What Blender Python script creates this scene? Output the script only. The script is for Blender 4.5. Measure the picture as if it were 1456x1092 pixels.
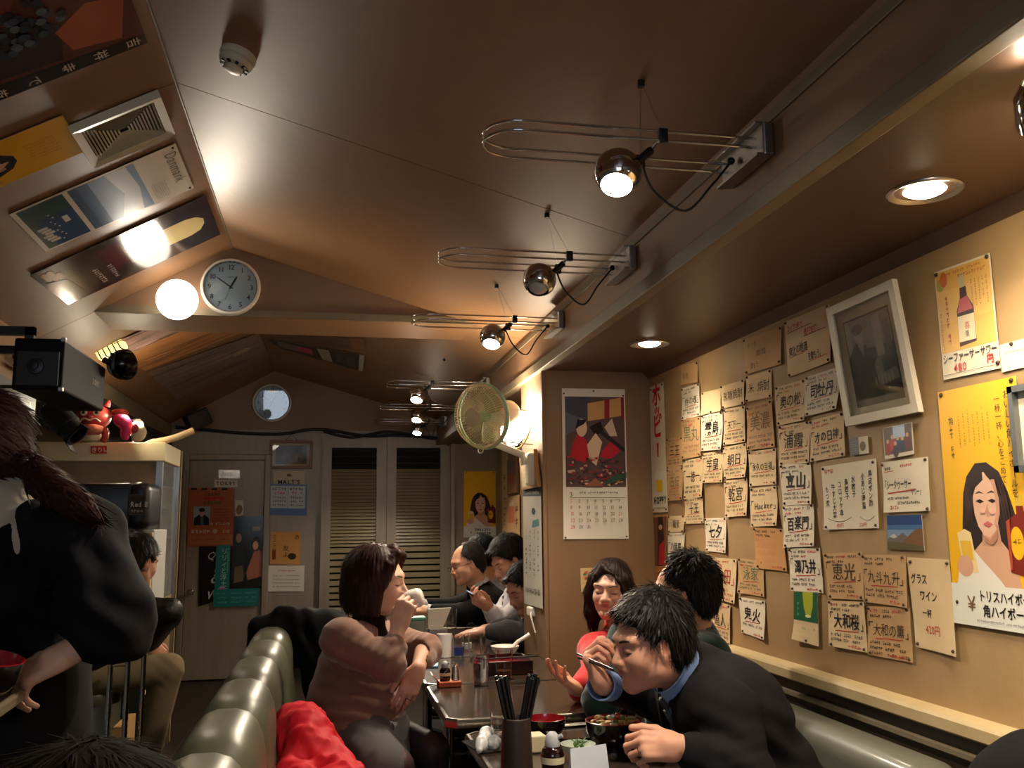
import bpy, bmesh, math, random
import numpy as np
from mathutils import Vector, Matrix

for _o in list(bpy.data.objects):
    bpy.data.objects.remove(_o, do_unlink=True)
SC = bpy.context.scene
COL = SC.collection
# ------------------------------------------------------------------ camera
IW, IH, FPX = 1456.0, 1092.0, 1290.0
CAM = np.array([0.0, 0.0, 1.32])
_yaw, _pit, _rol = math.radians(11.5), math.radians(8.7), math.radians(-0.6)
_f = np.array([math.sin(_yaw) * math.cos(_pit), math.cos(_yaw) * math.cos(_pit), math.sin(_pit)])
_r = np.array([math.cos(_yaw), -math.sin(_yaw), 0.0]); _u = np.cross(_r, _f)
CR = math.cos(_rol) * _r + math.sin(_rol) * _u
CU = -math.sin(_rol) * _r + math.cos(_rol) * _u
_cd = bpy.data.cameras.new('camera'); _co = bpy.data.objects.new('camera', _cd); COL.objects.link(_co)
_cd.sensor_fit = 'HORIZONTAL'; _cd.sensor_width = 36.0; _cd.lens = FPX / IW * 36.0
_cd.clip_start = 0.05; _cd.clip_end = 60
_co.matrix_world = Matrix(((CR[0], CU[0], -_f[0], CAM[0]), (CR[1], CU[1], -_f[1], CAM[1]), (CR[2], CU[2], -_f[2], CAM[2]), (0, 0, 0, 1)))
SC.camera = _co
# ------------------------------------------------------------------ world, exposure
W = bpy.data.worlds.new('world'); SC.world = W; W.use_nodes = True
W.node_tree.nodes['Background'].inputs[0].default_value = (0.72, 0.84, 1.0, 1)
W.node_tree.nodes['Background'].inputs[1].default_value = 4.5
SC.view_settings.view_transform = 'Standard'; SC.view_settings.look = 'None'
SC.view_settings.gamma = 1.0; SC.view_settings.use_curve_mapping = False
SC.view_settings.exposure = 0.48
# portal in the street window behind the camera: only guides sampling of the daylight
_pl = bpy.data.lights.new('window_portal', 'AREA'); _pl.shape = 'RECTANGLE'; _pl.size = 2.4; _pl.size_y = 1.0
_pl.cycles.is_portal = True
_po = bpy.data.objects.new('window_portal', _pl); COL.objects.link(_po)
_po.location = (-0.8, -3.0, 1.75); _po.rotation_euler = (math.radians(90), 0, 0)

# ------------------------------------------------------------------ helpers
def ray(px, py):
    return ((px - IW / 2) * CR - (py - IH / 2) * CU + FPX * _f) / FPX
def atX(px, py, X): d = ray(px, py); return CAM + d * ((X - CAM[0]) / d[0])
def atY(px, py, Y): d = ray(px, py); return CAM + d * ((Y - CAM[1]) / d[1])
def atZ(px, py, Z): d = ray(px, py); return CAM + d * ((Z - CAM[2]) / d[2])
def atP(px, py, n, p0):
    d = ray(px, py); n = np.array(n, float); return CAM + d * (((np.array(p0) - CAM) @ n) / (d @ n))
def V(*a): return np.array(a, float)
def unit(v): v = np.array(v, float); return v / max(1e-9, np.linalg.norm(v))
def lin(c):
    return tuple((x / 12.92 if x <= 0.04045 else ((x + 0.055) / 1.055) ** 2.4) for x in c)
def rgb(r, g, b): return lin((r / 255, g / 255, b / 255))

MATS = {}
def mat(name, col=(0.5, 0.5, 0.5), rough=0.5, metal=0.0, spec=0.5, noise=None, bump=None, emit=None, estr=0.0, trans=0.0, ior=1.45, coat=0.0, stretch=(1, 1, 1), attr=False, alpha=1.0, sss=0.0, noise2=None, sheen=0.0):
    if name in MATS: return MATS[name]
    m = bpy.data.materials.new(name); m.use_nodes = True; nt = m.node_tree; N = nt.nodes; L = nt.links
    b = N['Principled BSDF']
    b.inputs['Base Color'].default_value = (*col, 1); b.inputs['Roughness'].default_value = rough
    b.inputs['Metallic'].default_value = metal; b.inputs['Specular IOR Level'].default_value = spec
    b.inputs['Transmission Weight'].default_value = trans; b.inputs['IOR'].default_value = ior
    b.inputs['Coat Weight'].default_value = coat; b.inputs['Alpha'].default_value = alpha
    b.inputs['Coat Roughness'].default_value = 0.12
    if sheen: b.inputs['Sheen Weight'].default_value = sheen
    if sss:
        b.inputs['Subsurface Weight'].default_value = sss
        b.inputs['Subsurface Radius'].default_value = (0.012, 0.005, 0.003); b.inputs['Subsurface Scale'].default_value = 1.0
    if emit: b.inputs['Emission Color'].default_value = (*emit, 1); b.inputs['Emission Strength'].default_value = estr
    src = None
    if attr:
        a = N.new('ShaderNodeAttribute'); a.attribute_name = 'Col'; src = a.outputs['Color']
    if noise or bump:
        tc = N.new('ShaderNodeTexCoord'); mp = N.new('ShaderNodeMapping'); mp.inputs['Scale'].default_value = stretch
        L.new(tc.outputs['Object'], mp.inputs['Vector'])
    for k, ns in enumerate((noise, noise2)):
        if not ns: continue
        sc_, amt = ns[0], ns[1]; tint = ns[2] if len(ns) > 2 else (0, 0, 0)
        t = N.new('ShaderNodeTexNoise'); t.inputs['Scale'].default_value = sc_; t.inputs['Detail'].default_value = 5; t.inputs['Roughness'].default_value = 0.62
        L.new(mp.outputs[0], t.inputs['Vector'])
        r_ = N.new('ShaderNodeMapRange'); r_.inputs['From Min'].default_value = 0.3; r_.inputs['From Max'].default_value = 0.7
        r_.inputs['To Min'].default_value = amt; r_.inputs['To Max'].default_value = 0.0
        L.new(t.outputs['Fac'], r_.inputs['Value'])
        mx = N.new('ShaderNodeMix'); mx.data_type = 'RGBA'; mx.blend_type = 'MIX'
        L.new(r_.outputs[0], mx.inputs[0])
        if src is None: mx.inputs[6].default_value = (*col, 1)
        else: L.new(src, mx.inputs[6])
        mx.inputs[7].default_value = (*tint, 1); src = mx.outputs[2]
    if src is not None: L.new(src, b.inputs['Base Color'])
    if bump:
        t = N.new('ShaderNodeTexNoise'); t.inputs['Scale'].default_value = bump[0]; t.inputs['Detail'].default_value = 4
        L.new(mp.outputs[0], t.inputs['Vector'])
        bn = N.new('ShaderNodeBump'); bn.inputs['Strength'].default_value = bump[1]; bn.inputs['Distance'].default_value = bump[2] if len(bump) > 2 else 0.005
        L.new(t.outputs['Fac'], bn.inputs['Height']); L.new(bn.outputs[0], b.inputs['Normal'])
    MATS[name] = m
    return m

class MB:
    """collects shapes in WORLD coordinates; build() links them as one mesh object"""
    def __init__(s): s.v = []; s.f = []; s.c = []
    def add(s, vs, fs, col=None):
        o = len(s.v); s.v.extend([tuple(map(float, p)) for p in vs]); s.f.extend([tuple(i + o for i in f) for f in fs])
        s.c.extend([col] * len(fs)); return s
    def box(s, c, size, R=None, bevel=0.0, seg=2):
        bm = bmesh.new(); bmesh.ops.create_cube(bm, size=1.0)
        for v in bm.verts: v.co = Vector((v.co.x * size[0], v.co.y * size[1], v.co.z * size[2]))
        if bevel: bmesh.ops.bevel(bm, geom=list(bm.edges), offset=bevel, segments=seg, affect='EDGES', profile=0.5)
        R = np.array(R) if R is not None else np.eye(3)
        bm.verts.index_update()
        vs = [R @ np.array(v.co) + np.array(c) for v in bm.verts]; fs = [[v.index for v in f.verts] for f in bm.faces]
        bm.free(); return s.add(vs, fs)
    def span(s, a, b, bevel=0.0, seg=2):
        a, b = np.array(a, float), np.array(b, float)
        return s.box((a + b) / 2, np.abs(b - a), None, bevel, seg)
    def tube(s, path, r, n=8, closed=False, caps=True):
        P = [np.array(p, float) for p in path]; m = len(P)
        rs = r if hasattr(r, '__len__') else [r] * m
        vs = []; fs = []; prev = None
        for i in range(m):
            if closed: t = unit(P[(i + 1) % m] - P[i - 1])
            else: t = unit(P[min(i + 1, m - 1)] - P[max(i - 1, 0)])
            if prev is None:
                a = np.array([0, 0, 1.0]) if abs(t[2]) < 0.9 else np.array([1.0, 0, 0])
                x = unit(np.cross(t, a))
            else: x = unit(prev - t * (prev @ t))
            prev = x; y = np.cross(t, x)
            for k in range(n):
                a = 2 * math.pi * k / n; vs.append(P[i] + rs[i] * (math.cos(a) * x + math.sin(a) * y))
        for i in range(m if closed else m - 1):
            j = (i + 1) % m
            for k in range(n): fs.append((i * n + k, i * n + (k + 1) % n, j * n + (k + 1) % n, j * n + k))
        if caps and not closed: fs.append(tuple(range(n))[::-1]); fs.append(tuple((m - 1) * n + k for k in range(n)))
        return s.add(vs, fs)
    def lathe(s, prof, n=24, o=(0, 0, 0), axis=(0, 0, 1), close=True):
        z = unit(axis); a = np.array([1.0, 0, 0]) if abs(z[0]) < 0.9 else np.array([0, 1.0, 0])
        x = unit(np.cross(a, z)); y = np.cross(z, x); o = np.array(o, float); vs = []; fs = []
        for (r, h) in prof:
            for k in range(n):
                t = 2 * math.pi * k / n; vs.append(o + z * h + r * (math.cos(t) * x + math.sin(t) * y))
        for i in range(len(prof) - 1):
            for k in range(n): fs.append((i * n + k, i * n + (k + 1) % n, (i + 1) * n + (k + 1) % n, (i + 1) * n + k))
        if close:
            if prof[0][0] > 1e-6: fs.append(tuple(range(n))[::-1])
            if prof[-1][0] > 1e-6: fs.append(tuple((len(prof) - 1) * n + k for k in range(n)))
        return s.add(vs, fs)
    def ball(s, c, r, n=16, R=None):
        rr = np.array(r if hasattr(r, '__len__') else (r, r, r), float); vs = []; fs = []; m = n // 2
        R = np.array(R) if R is not None else np.eye(3)
        for i in range(1, m):
            p = math.pi * i / m
            for k in range(n):
                t = 2 * math.pi * k / n
                vs.append(np.array(c) + R @ (rr * np.array([math.sin(p) * math.cos(t), math.sin(p) * math.sin(t), math.cos(p)])))
        top = len(vs); vs.append(np.array(c) + R @ (rr * np.array([0, 0, 1]))); vs.append(np.array(c) - R @ (rr * np.array([0, 0, 1])))
        for i in range(m - 2):
            for k in range(n): fs.append((i * n + k, (i + 1) * n + k, (i + 1) * n + (k + 1) % n, i * n + (k + 1) % n))
        for k in range(n): fs.append((top, k, (k + 1) % n)); fs.append((top + 1, (m - 2) * n + (k + 1) % n, (m - 2) * n + k))
        return s.add(vs, fs)
    def prism(s, pts, d):
        """extrude polygon pts (3d list) along vector d"""
        n = len(pts); d = np.array(d, float); vs = [np.array(p, float) for p in pts] + [np.array(p, float) + d for p in pts]
        fs = [tuple(range(n))[::-1], tuple(range(n, 2 * n))] + [(i, (i + 1) % n, n + (i + 1) % n, n + i) for i in range(n)]
        return s.add(vs, fs)
    def build(s, name, m, parent=None, smooth=None, base=None):
        vs = np.array(s.v, float)
        if parent is not None: org = np.array(WORLDPOS[parent.name])
        elif base is not None: org = np.array(base, float)
        else: org = np.array([(vs[:, 0].min() + vs[:, 0].max()) / 2, (vs[:, 1].min() + vs[:, 1].max()) / 2, vs[:, 2].min()])
        me = bpy.data.meshes.new(name); me.from_pydata([tuple(p) for p in vs - org], [], s.f); me.materials.append(m)
        if any(c is not None for c in s.c):
            ca = me.color_attributes.new('Col', 'FLOAT_COLOR', 'CORNER')
            buf = []
            for f, c in zip(s.f, s.c): buf.extend([*(c or (0.5, 0.5, 0.5)), 1.0] * len(f))
            ca.data.foreach_set('color', buf)
        fix_normals(me)
        if smooth is not None:
            me.polygons.foreach_set('use_smooth', [True] * len(me.polygons)); me.set_sharp_from_angle(angle=math.radians(smooth))
        return link(name, me, parent, org)
def fix_normals(me):
    bm = bmesh.new(); bm.from_mesh(me); bmesh.ops.recalc_face_normals(bm, faces=bm.faces); bm.to_mesh(me); bm.free()
WORLDPOS = {}
def link(name, me, parent, org):
    o = bpy.data.objects.new(name, me); COL.objects.link(o)
    if parent is not None: o.parent = parent
    else: o.location = tuple(map(float, org))
    WORLDPOS[o.name] = tuple(map(float, org))
    return o
def tag(o, label, cat, group=None):
    o['label'] = label; o['category'] = cat
    if group: o['group'] = group
    return o
def struct(o): o['kind'] = 'structure'; return o
def thing(name, label, cat, loc, group=None):
    o = bpy.data.objects.new(name, None); COL.objects.link(o); o.location = tuple(map(float, loc)); o.empty_display_size = 0.05
    WORLDPOS[o.name] = tuple(map(float, loc))
    return tag(o, label, cat, group)
def copyparts(src, dst):
    for ch in [c for c in bpy.data.objects if c.parent == src]:
        n = ch.copy(); COL.objects.link(n); n.parent = dst; copyparts(ch, n)
def basis(x, z):
    """columns: x, y, z with x kept and z made orthogonal"""
    x = unit(x); z = np.array(z, float); z = unit(z - x * (z @ x)); return np.column_stack((x, np.cross(z, x), z))
def spot(name, loc, target, power, col, size=0.05, angle=120, blend=0.6, parent=None):
    l = bpy.data.lights.new(name, 'SPOT'); l.energy = power; l.color = col; l.shadow_soft_size = size
    l.spot_size = math.radians(angle); l.spot_blend = blend
    o = bpy.data.objects.new(name, l); COL.objects.link(o)
    d = Vector(tuple(np.array(target, float) - np.array(loc, float)))
    q = d.to_track_quat('-Z', 'Y')
    if parent is not None: o.parent = parent; o.location = tuple(np.array(loc, float) - np.array(WORLDPOS[parent.name]))
    else: o.location = tuple(loc)
    o.rotation_euler = q.to_euler(); return o
def point(name, loc, power, col, size=0.05, parent=None):
    l = bpy.data.lights.new(name, 'POINT'); l.energy = power; l.color = col; l.shadow_soft_size = size
    o = bpy.data.objects.new(name, l); COL.objects.link(o)
    if parent is not None: o.parent = parent; o.location = tuple(np.array(loc, float) - np.array(WORLDPOS[parent.name]))
    else: o.location = tuple(loc)
    return o
def bez(p0, p1, p2, n=12):
    p0, p1, p2 = map(np.array, (p0, p1, p2)); return [(1 - t) ** 2 * p0 + 2 * t * (1 - t) * p1 + t * t * p2 for t in np.linspace(0, 1, n)]
def catmull(pts, n=6, closed=False):
    P = [np.array(p, float) for p in pts]; out = []; m = len(P)
    for i in range(m if closed else m - 1):
        p0, p1, p2, p3 = (P[(i - 1) % m] if closed or i > 0 else P[0]), P[i], P[(i + 1) % m], (P[(i + 2) % m] if closed or i + 2 < m else P[-1])
        for t in np.linspace(0, 1, n, endpoint=False):
            out.append(0.5 * (2 * p1 + (p2 - p0) * t + (2 * p0 - 5 * p1 + 4 * p2 - p3) * t * t + (3 * p1 - p0 - 3 * p2 + p3) * t ** 3))
    if not closed: out.append(P[-1])
    return out

WARM = (1.0, 0.85, 0.66)
# ------------------------------------------------------------------ flat print and paper
_gc = bpy.data.curves.new('glyph', 'FONT'); _go = bpy.data.objects.new('glyph', _gc); _gc.resolution_u = 2
GLY = {}
def glyph(ch, bold=0.0):
    k = (ch, bold)
    if k not in GLY:
        _gc.body = ch; _gc.offset = bold
        try:
            m = _go.to_mesh(); vs = [(v.co.x, v.co.y) for v in m.vertices]; fs = [tuple(p.vertices) for p in m.polygons]; _go.to_mesh_clear()
        except Exception: vs, fs = [], []
        adv = 1.0 if ord(ch) > 0x2e7f else ((max([v[0] for v in vs]) + 0.09) if vs else 0.35)
        GLY[k] = (vs, fs, adv)
    return GLY[k]
PRINT = None
class Sheet:
    """a quad in the world (TL,TR,BR,BL) carrying stacked coloured polygons; u right, v up, metres"""
    def __init__(s, corners, normal, curl=None, lift=0.003):
        s.P = [np.array(p, float) for p in corners]; s.n = unit(normal)
        s.W = float((np.linalg.norm(s.P[1] - s.P[0]) + np.linalg.norm(s.P[2] - s.P[3])) / 2)
        s.H = float((np.linalg.norm(s.P[3] - s.P[0]) + np.linalg.norm(s.P[2] - s.P[1])) / 2)
        s.mb = MB(); s.k = 1; s.curl = curl; s.lift = lift; s.seed = random.Random(int(abs(s.P[0][1] * 7919 + s.P[0][2] * 104729)))
    def at(s, u, v, off):
        a, b = u / s.W, v / s.H
        p = (s.P[3] * (1 - a) + s.P[2] * a) * (1 - b) + (s.P[0] * (1 - a) + s.P[1] * a) * b
        c = s.curl(a, b) if s.curl else 0.0
        return p + s.n * (s.lift + off + c)
    def poly(s, pts, col, keep=False):
        off = 0.0004 + s.k * 0.00008
        s.mb.add([s.at(u, v, off) for u, v in pts], [tuple(range(len(pts)))], col)
        if not keep: s.k += 1
    def fpoly(s, pts, col): s.poly([(u * s.W, v * s.H) for u, v in pts], col)
    def rect(s, u, v, w, h, col): s.poly([(u, v), (u + w, v), (u + w, v + h), (u, v + h)], col)
    def frect(s, u, v, w, h, col): s.rect(u * s.W, v * s.H, w * s.W, h * s.H, col)
    def ell(s, u, v, a, b, col, n=20, rot=0.0):
        cr, sr = math.cos(rot), math.sin(rot)
        s.poly([(u + a * math.cos(t) * cr - b * math.sin(t) * sr, v + a * math.cos(t) * sr + b * math.sin(t) * cr) for t in np.linspace(0, 2 * math.pi, n, endpoint=False)], col)
    def fell(s, u, v, a, b, col, n=20, rot=0.0): s.ell(u * s.W, v * s.H, a * s.W, b * s.H, col, n, rot)
    def text(s, t, u, v, size, col, vert=False, bold=0.0, sx=1.0, slant=0.0, jit=0.0):
        """baseline-left at (u,v) (or top of column when vert)"""
        off = 0.0004 + s.k * 0.00008
        for ch in t:
            if ch == ' ':
                if vert: v -= size * 0.5
                else: u += size * 0.5 * sx
                continue
            vs, fs, adv = glyph(ch, bold)
            du = jit * size * (s.seed.random() - 0.5); dv = jit * size * (s.seed.random() - 0.5); sc = size * (1 + jit * (s.seed.random() - 0.5))
            if vert:
                if ch in 'ー-〜': pts = [((0.62 - (y - 0.38)) * sc * sx, (0.92 - x) * sc - size) for x, y in vs]
                else: pts = [(x * sc * sx, y * sc - size * 0.86) for x, y in vs]
            else: pts = [((x + slant * y) * sc * sx, y * sc) for x, y in vs]
            s.mb.add([s.at(u + du + a, v + dv + b, off) for a, b in pts], fs, col)
            if vert: v -= size * (1.0 if ord(ch) > 0x2e7f else 0.75)
            else: u += adv * size * sx
        s.k += 1
        return u
    def ctext(s, t, cu, v, size, col, **k):
        w = sum(glyph(c, k.get('bold', 0))[2] if c != ' ' else 0.5 for c in t) * size * k.get('sx', 1.0)
        s.text(t, cu - w / 2, v, size, col, **k)
    def scrib(s, u, v, w, h, col, n=None, gap=0.21):
        """illegible small writing: a row of tiny strokes"""
        n = n or max(2, int(w / (h * 0.95))); cw = w / n; off = 0.0004 + s.k * 0.00008; R = s.seed
        for i in range(n):
            if R.random() < 0.06: continue
            x0 = u + i * cw + cw * 0.08; ww = cw * 0.8
            for j in range(R.choice((2, 2, 3))):
                yy = v + h * (0.1 + 0.75 * R.random()); t = h * gap * 0.6
                s.mb.add([s.at(x0, yy, off), s.at(x0 + ww, yy + h * 0.06, off), s.at(x0 + ww, yy + t + h * 0.06, off), s.at(x0, yy + t, off)], [(0, 1, 2, 3)], col)
            for j in range(R.choice((1, 2))):
                xx = x0 + ww * (0.1 + 0.7 * R.random()); t = h * gap * 0.6
                s.mb.add([s.at(xx, v, off), s.at(xx + t, v, off), s.at(xx + t, v + h, off), s.at(xx, v + h, off)], [(0, 1, 2, 3)], col)
        s.k += 1
    def vscrib(s, u, v, w, h, col, n=None):
        n = n or max(2, int(h / (w * 1.05))); ch = h / n
        for i in range(n): s.scrib(u, v + i * ch + ch * 0.1, w, ch * 0.8, col, n=1); s.k -= 1
        s.k += 1
    def wave(s, u0, u1, v, t, col):
        """hand drawn underline"""
        pts = np.linspace(u0, u1, 7); R = s.seed
        vv = [v + (R.random() - 0.5) * t * 0.8 + (a - u0) * 0.03 for a in pts]
        for i in range(6): s.poly([(pts[i], vv[i]), (pts[i + 1], vv[i + 1]), (pts[i + 1], vv[i + 1] + t), (pts[i], vv[i] + t)], col, keep=True)
        s.k += 1
    def paper(s, name, m, label, cat, group=None, thick=0.0006, nu=6, nv=6, parent=None):
        b = MB(); vs = []; fs = []
        for off in (0.0, -thick):
            for j in range(nv + 1):
                for i in range(nu + 1): vs.append(s.at(s.W * i / nu, s.H * j / nv, off))
        M = (nu + 1) * (nv + 1); q = lambda i, j: j * (nu + 1) + i
        for j in range(nv):
            for i in range(nu):
                fs.append((q(i, j), q(i + 1, j), q(i + 1, j + 1), q(i, j + 1))); fs.append(tuple(M + k for k in (q(i, j), q(i, j + 1), q(i + 1, j + 1), q(i + 1, j))))
        ring = [q(i, 0) for i in range(nu)] + [q(nu, j) for j in range(nv)] + [q(i, nv) for i in range(nu, 0, -1)] + [q(0, j) for j in range(nv, 0, -1)]
        for a, c in zip(ring, ring[1:] + ring[:1]): fs.append((a, M + a, M + c, c))
        b.add(vs, fs); o = b.build(name, m, parent)
        if parent is None: tag(o, label, cat, group)
        s.obj = o; return o
    def finish(s, name='print', parent=None, rough=None):
        if not s.mb.v: return None
        p = parent or s.obj
        # prints keep their face winding; make sure normals face out
        vs = np.array(s.mb.v) - np.array(WORLDPOS[p.name])
        me = bpy.data.meshes.new(name); me.from_pydata([tuple(q) for q in vs], [], s.mb.f)
        me.materials.append(MATS[rough or 'print_ink'])
        ca = me.color_attributes.new('Col', 'FLOAT_COLOR', 'CORNER'); buf = []
        for f, c in zip(s.mb.f, s.mb.c): buf.extend([*c, 1.0] * len(f))
        ca.data.foreach_set('color', buf)
        return link(name, me, p, WORLDPOS[p.name])
    def pins(s, spots, m, r=0.0045):
        for (a, b_) in spots:
            p = s.at(a * s.W, b_ * s.H, 0.0)
            q = MB(); q.lathe([(r, -0.001), (r, 0.002), (r * 0.6, 0.005), (0.0003, 0.006)], 8, p, s.n); q.build('push_pin', m, s.obj, smooth=40)
mat('print_ink', (0.5, 0.5, 0.5), 0.65, attr=True, spec=0.3)
mat('print_gloss', (0.5, 0.5, 0.5), 0.16, attr=True, spec=0.6)
mat('print_satin', (0.5, 0.5, 0.5), 0.35, attr=True, spec=0.5)
# ================================================================== SETTING
M_WALL = mat('stained_wallpaper', rgb(178, 146, 102), 0.62, noise=(1.6, 0.38, rgb(120, 84, 46)), noise2=(9, 0.16, rgb(96, 66, 38)), bump=(140, 0.15, 0.002))
M_PILL = mat('brown_veneer', rgb(138, 108, 78), 0.5, noise=(3, 0.35, rgb(106, 80, 54)), stretch=(1, 1, 0.25), bump=(90, 0.08, 0.002))
M_CEIL = mat('lacquered_ceiling_board', rgb(146, 110, 78), 0.48, noise=(1.3, 0.22, rgb(98, 68, 46)), noise2=(22, 0.10, rgb(70, 48, 32)), bump=(60, 0.05, 0.003))
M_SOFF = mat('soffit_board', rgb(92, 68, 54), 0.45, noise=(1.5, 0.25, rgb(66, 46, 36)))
M_TRIM = mat('greyed_trim', rgb(130, 118, 94), 0.55, noise=(6, 0.35, rgb(92, 74, 52)))
M_PANEL = mat('painted_wood_panel', rgb(156, 144, 128), 0.34, noise=(4, 0.35, rgb(112, 98, 82)), stretch=(6, 6, 0.5), bump=(40, 0.12, 0.002))
M_GABLE = mat('gable_board', rgb(142, 112, 86), 0.5, noise=(2, 0.25, rgb(104, 74, 50)))
M_FLOOR = mat('dark_floor_boards', rgb(44, 34, 28), 0.4, noise=(5, 0.4, rgb(20, 15, 12)), stretch=(1, 0.2, 1))
M_GREY = mat('grey_painted_wall', rgb(96, 100, 96), 0.6, noise=(4, 0.25, rgb(64, 66, 60)))
M_LEDGE = mat('cream_ledge', rgb(190, 168, 126), 0.55, noise=(14, 0.25, rgb(140, 112, 72)))
M_DARK = mat('dark_wood', rgb(52, 38, 30), 0.45, noise=(6, 0.3, rgb(30, 20, 14)))
RX, RZ = -0.5, 2.72                      # ridge
SR, SL = -0.287, 0.56                    # slopes of the right and left ceiling
YB, YF, XR, XF, ZS = 8.5, -3.0, 1.55, 1.0, 2.05
XL, YL = -1.4, 4.75
def zc(x): return RZ + (SR * (x - RX) if x > RX else SL * (x - RX))
NR, NL, P0 = (-SR, 0, 1), (-SL, 0, 1), (RX, 0, RZ)

b = MB(); b.span((-2.8, YF - 0.1, -0.06), (1.75, YB + 0.1, -0.004)); fl = struct(b.build('floor', mat('floor_bed', rgb(20, 16, 14), 0.8)))
# floor boards (those in view are single pieces)
_bd = None
for i in range(22):
    x0 = -2.2 + i * 0.15
    if x0 > 0.35: break
    for (y0, y1) in ((3.2, 5.0), (5.0, 6.8), (6.8, 8.5)):
        if _bd is None:
            q = MB(); q.span((x0 + 0.002, y0 + 0.002, -0.006), (x0 + 0.148, y1 - 0.002, 0.0), 0.0015, 1); _bd = q.build('floor_board', M_FLOOR, fl)
        else:
            c = bpy.data.objects.new('floor_board', _bd.data); COL.objects.link(c); c.parent = fl; c.location = (x0 + 2.2, y0 - 3.2, 0)
b = MB(); b.span((-2.8, YF, -0.01), (1.7, 3.2, -0.001)); b.span((0.5, 3.2, -0.01), (1.7, YB, -0.001)); b.build('floor_covering', M_FLOOR, fl)

# right wall with lower dado
b = MB(); b.span((XR, YF, 0), (XR + 0.1, YB + 0.1, 2.6)); struct(b.build('wall_right', M_WALL))
b = MB(); b.prism([(XR, YF, 0.845), (XR - 0.045, YF, 0.84), (XR - 0.05, YF, 0.832), (XR - 0.05, YF, 0.805), (XR - 0.045, YF, 0.80), (XR, YF, 0.80)], (0, 4.22 - YF, 0)); struct(b.build('trim_1', M_LEDGE))
b = MB(); b.span((XR - 0.02, YF, 0.1), (XR, 4.22, 0.80)); struct(b.build('trim_2', M_DARK))
b = MB(); b.span((XR - 0.035, YF, 0.745), (XR - 0.02, 4.22, 0.762), 0.003); struct(b.build('trim_3', M_TRIM))
# back wall: painted panels below, plaster gable above
b = MB(); b.span((-2.8, YB, 0), (1.7, YB + 0.1, 2.17)); wb = struct(b.build('wall_back', M_PANEL))
b = MB(); b.prism([(-2.8, YB - 0.01, 2.17), (1.7, YB - 0.01, 2.17), (1.7, YB - 0.01, 2.8), (-2.8, YB - 0.01, 2.8)], (0, 0.12, 0)); b.build('gable_panel', M_GABLE, wb)
b = MB(); b.span((1.14, YB - 0.14, 0), (1.6, YB, 2.2)); struct(b.build('wall_back_right', mat('taupe_wall', rgb(146, 128, 112), 0.6, noise=(3, 0.25, rgb(116, 96, 80)))))
b = MB(); b.span((-1.3, YB - 0.03, 2.155), (1.2, YB, 2.175)); struct(b.build('trim_4', M_PANEL))
# front wall behind the camera, with street window
b = MB()
b.span((-2.8, YF - 0.12, 0), (1.7, YF, 1.25)); b.span((-2.8, YF - 0.12, 2.25), (1.7, YF, 2.9)); b.span((-2.8, YF - 0.12, 1.25), (-2.0, YF, 2.25)); b.span((0.4, YF - 0.12, 1.25), (1.7, YF, 2.25))
struct(b.build('wall_front', M_WALL))
b = MB()
for x in (-1.97, -1.4, -0.8, -0.2, 0.37): b.span((x - 0.03, YF - 0.08, 1.25), (x + 0.03, YF - 0.02, 2.25))
b.span((-2, YF - 0.08, 1.25), (0.4, YF - 0.02, 1.30)); b.span((-2, YF - 0.08, 2.20), (0.4, YF - 0.02, 2.25)); struct(b.build('window_1', M_DARK))
# left wall (grey painted) and kitchen recess behind it
b = MB(); b.span((XL - 0.1, YF, 0), (XL, YL, 1.98)); struct(b.build('wall_left', M_GREY))
b = MB(); b.span((XL - 0.1, YF, 1.98), (XL - 0.005, YL, 2.3)); struct(b.build('wall_left_upper', M_WALL))
b = MB(); b.span((-2.9, YL, 0), (-2.8, YB, 2.4)); b.span((-2.9, YL - 0.1, 0), (XL - 0.1, YL, 2.4)); struct(b.build('wall_left_kitchen', M_GREY))
b = MB(); b.span((-2.9, YL - 0.05, 2.2), (XL, YB, 2.26)); struct(b.build('ceiling_kitchen', mat('kitchen_ceiling', rgb(120, 100, 78), 0.6)))
b = MB(); b.span((XL - 0.06, YL - 0.02, 2.08), (XL + 0.03, YB, 2.215), 0.006); struct(b.build('trim_5', M_TRIM))

# ceiling: backing plus lacquered boards with narrow joints
b = MB(); b.prism([(RX, YF, RZ + 0.012), (XF + 0.7, YF, zc(XF + 0.7) + 0.012), (XF + 0.7, YF, zc(XF + 0.7) + 0.08), (RX, YF, RZ + 0.09), (XL - 0.3, YF, zc(XL - 0.3) + 0.08), (XL - 0.3, YF, zc(XL - 0.3) + 0.012)], (0, YB - YF + 0.1, 0))
ce = struct(b.build('ceiling', M_DARK))
_seams = [YF, -0.75, 1.05, 2.87, 4.66, 6.5, YB]
for y0, y1 in zip(_seams, _seams[1:]):
    for (xa, xb) in ((RX + 0.001, XF + 0.05), (XL - 0.15, RX - 0.001)):
        b = MB(); b.prism([(xa, y0 + 0.002, zc(xa)), (xb, y0 + 0.002, zc(xb)), (xb, y0 + 0.002, zc(xb) + 0.011), (xa, y0 + 0.002, zc(xa) + 0.011)], (0, y1 - y0 - 0.004, 0)); b.build('ceiling_board', M_CEIL, ce)
# ridge bead
b = MB(); b.tube([(RX, YF, RZ - 0.001), (RX, YB, RZ - 0.001)], 0.004, 6); b.build('ridge_bead', M_TRIM, ce)
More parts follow.
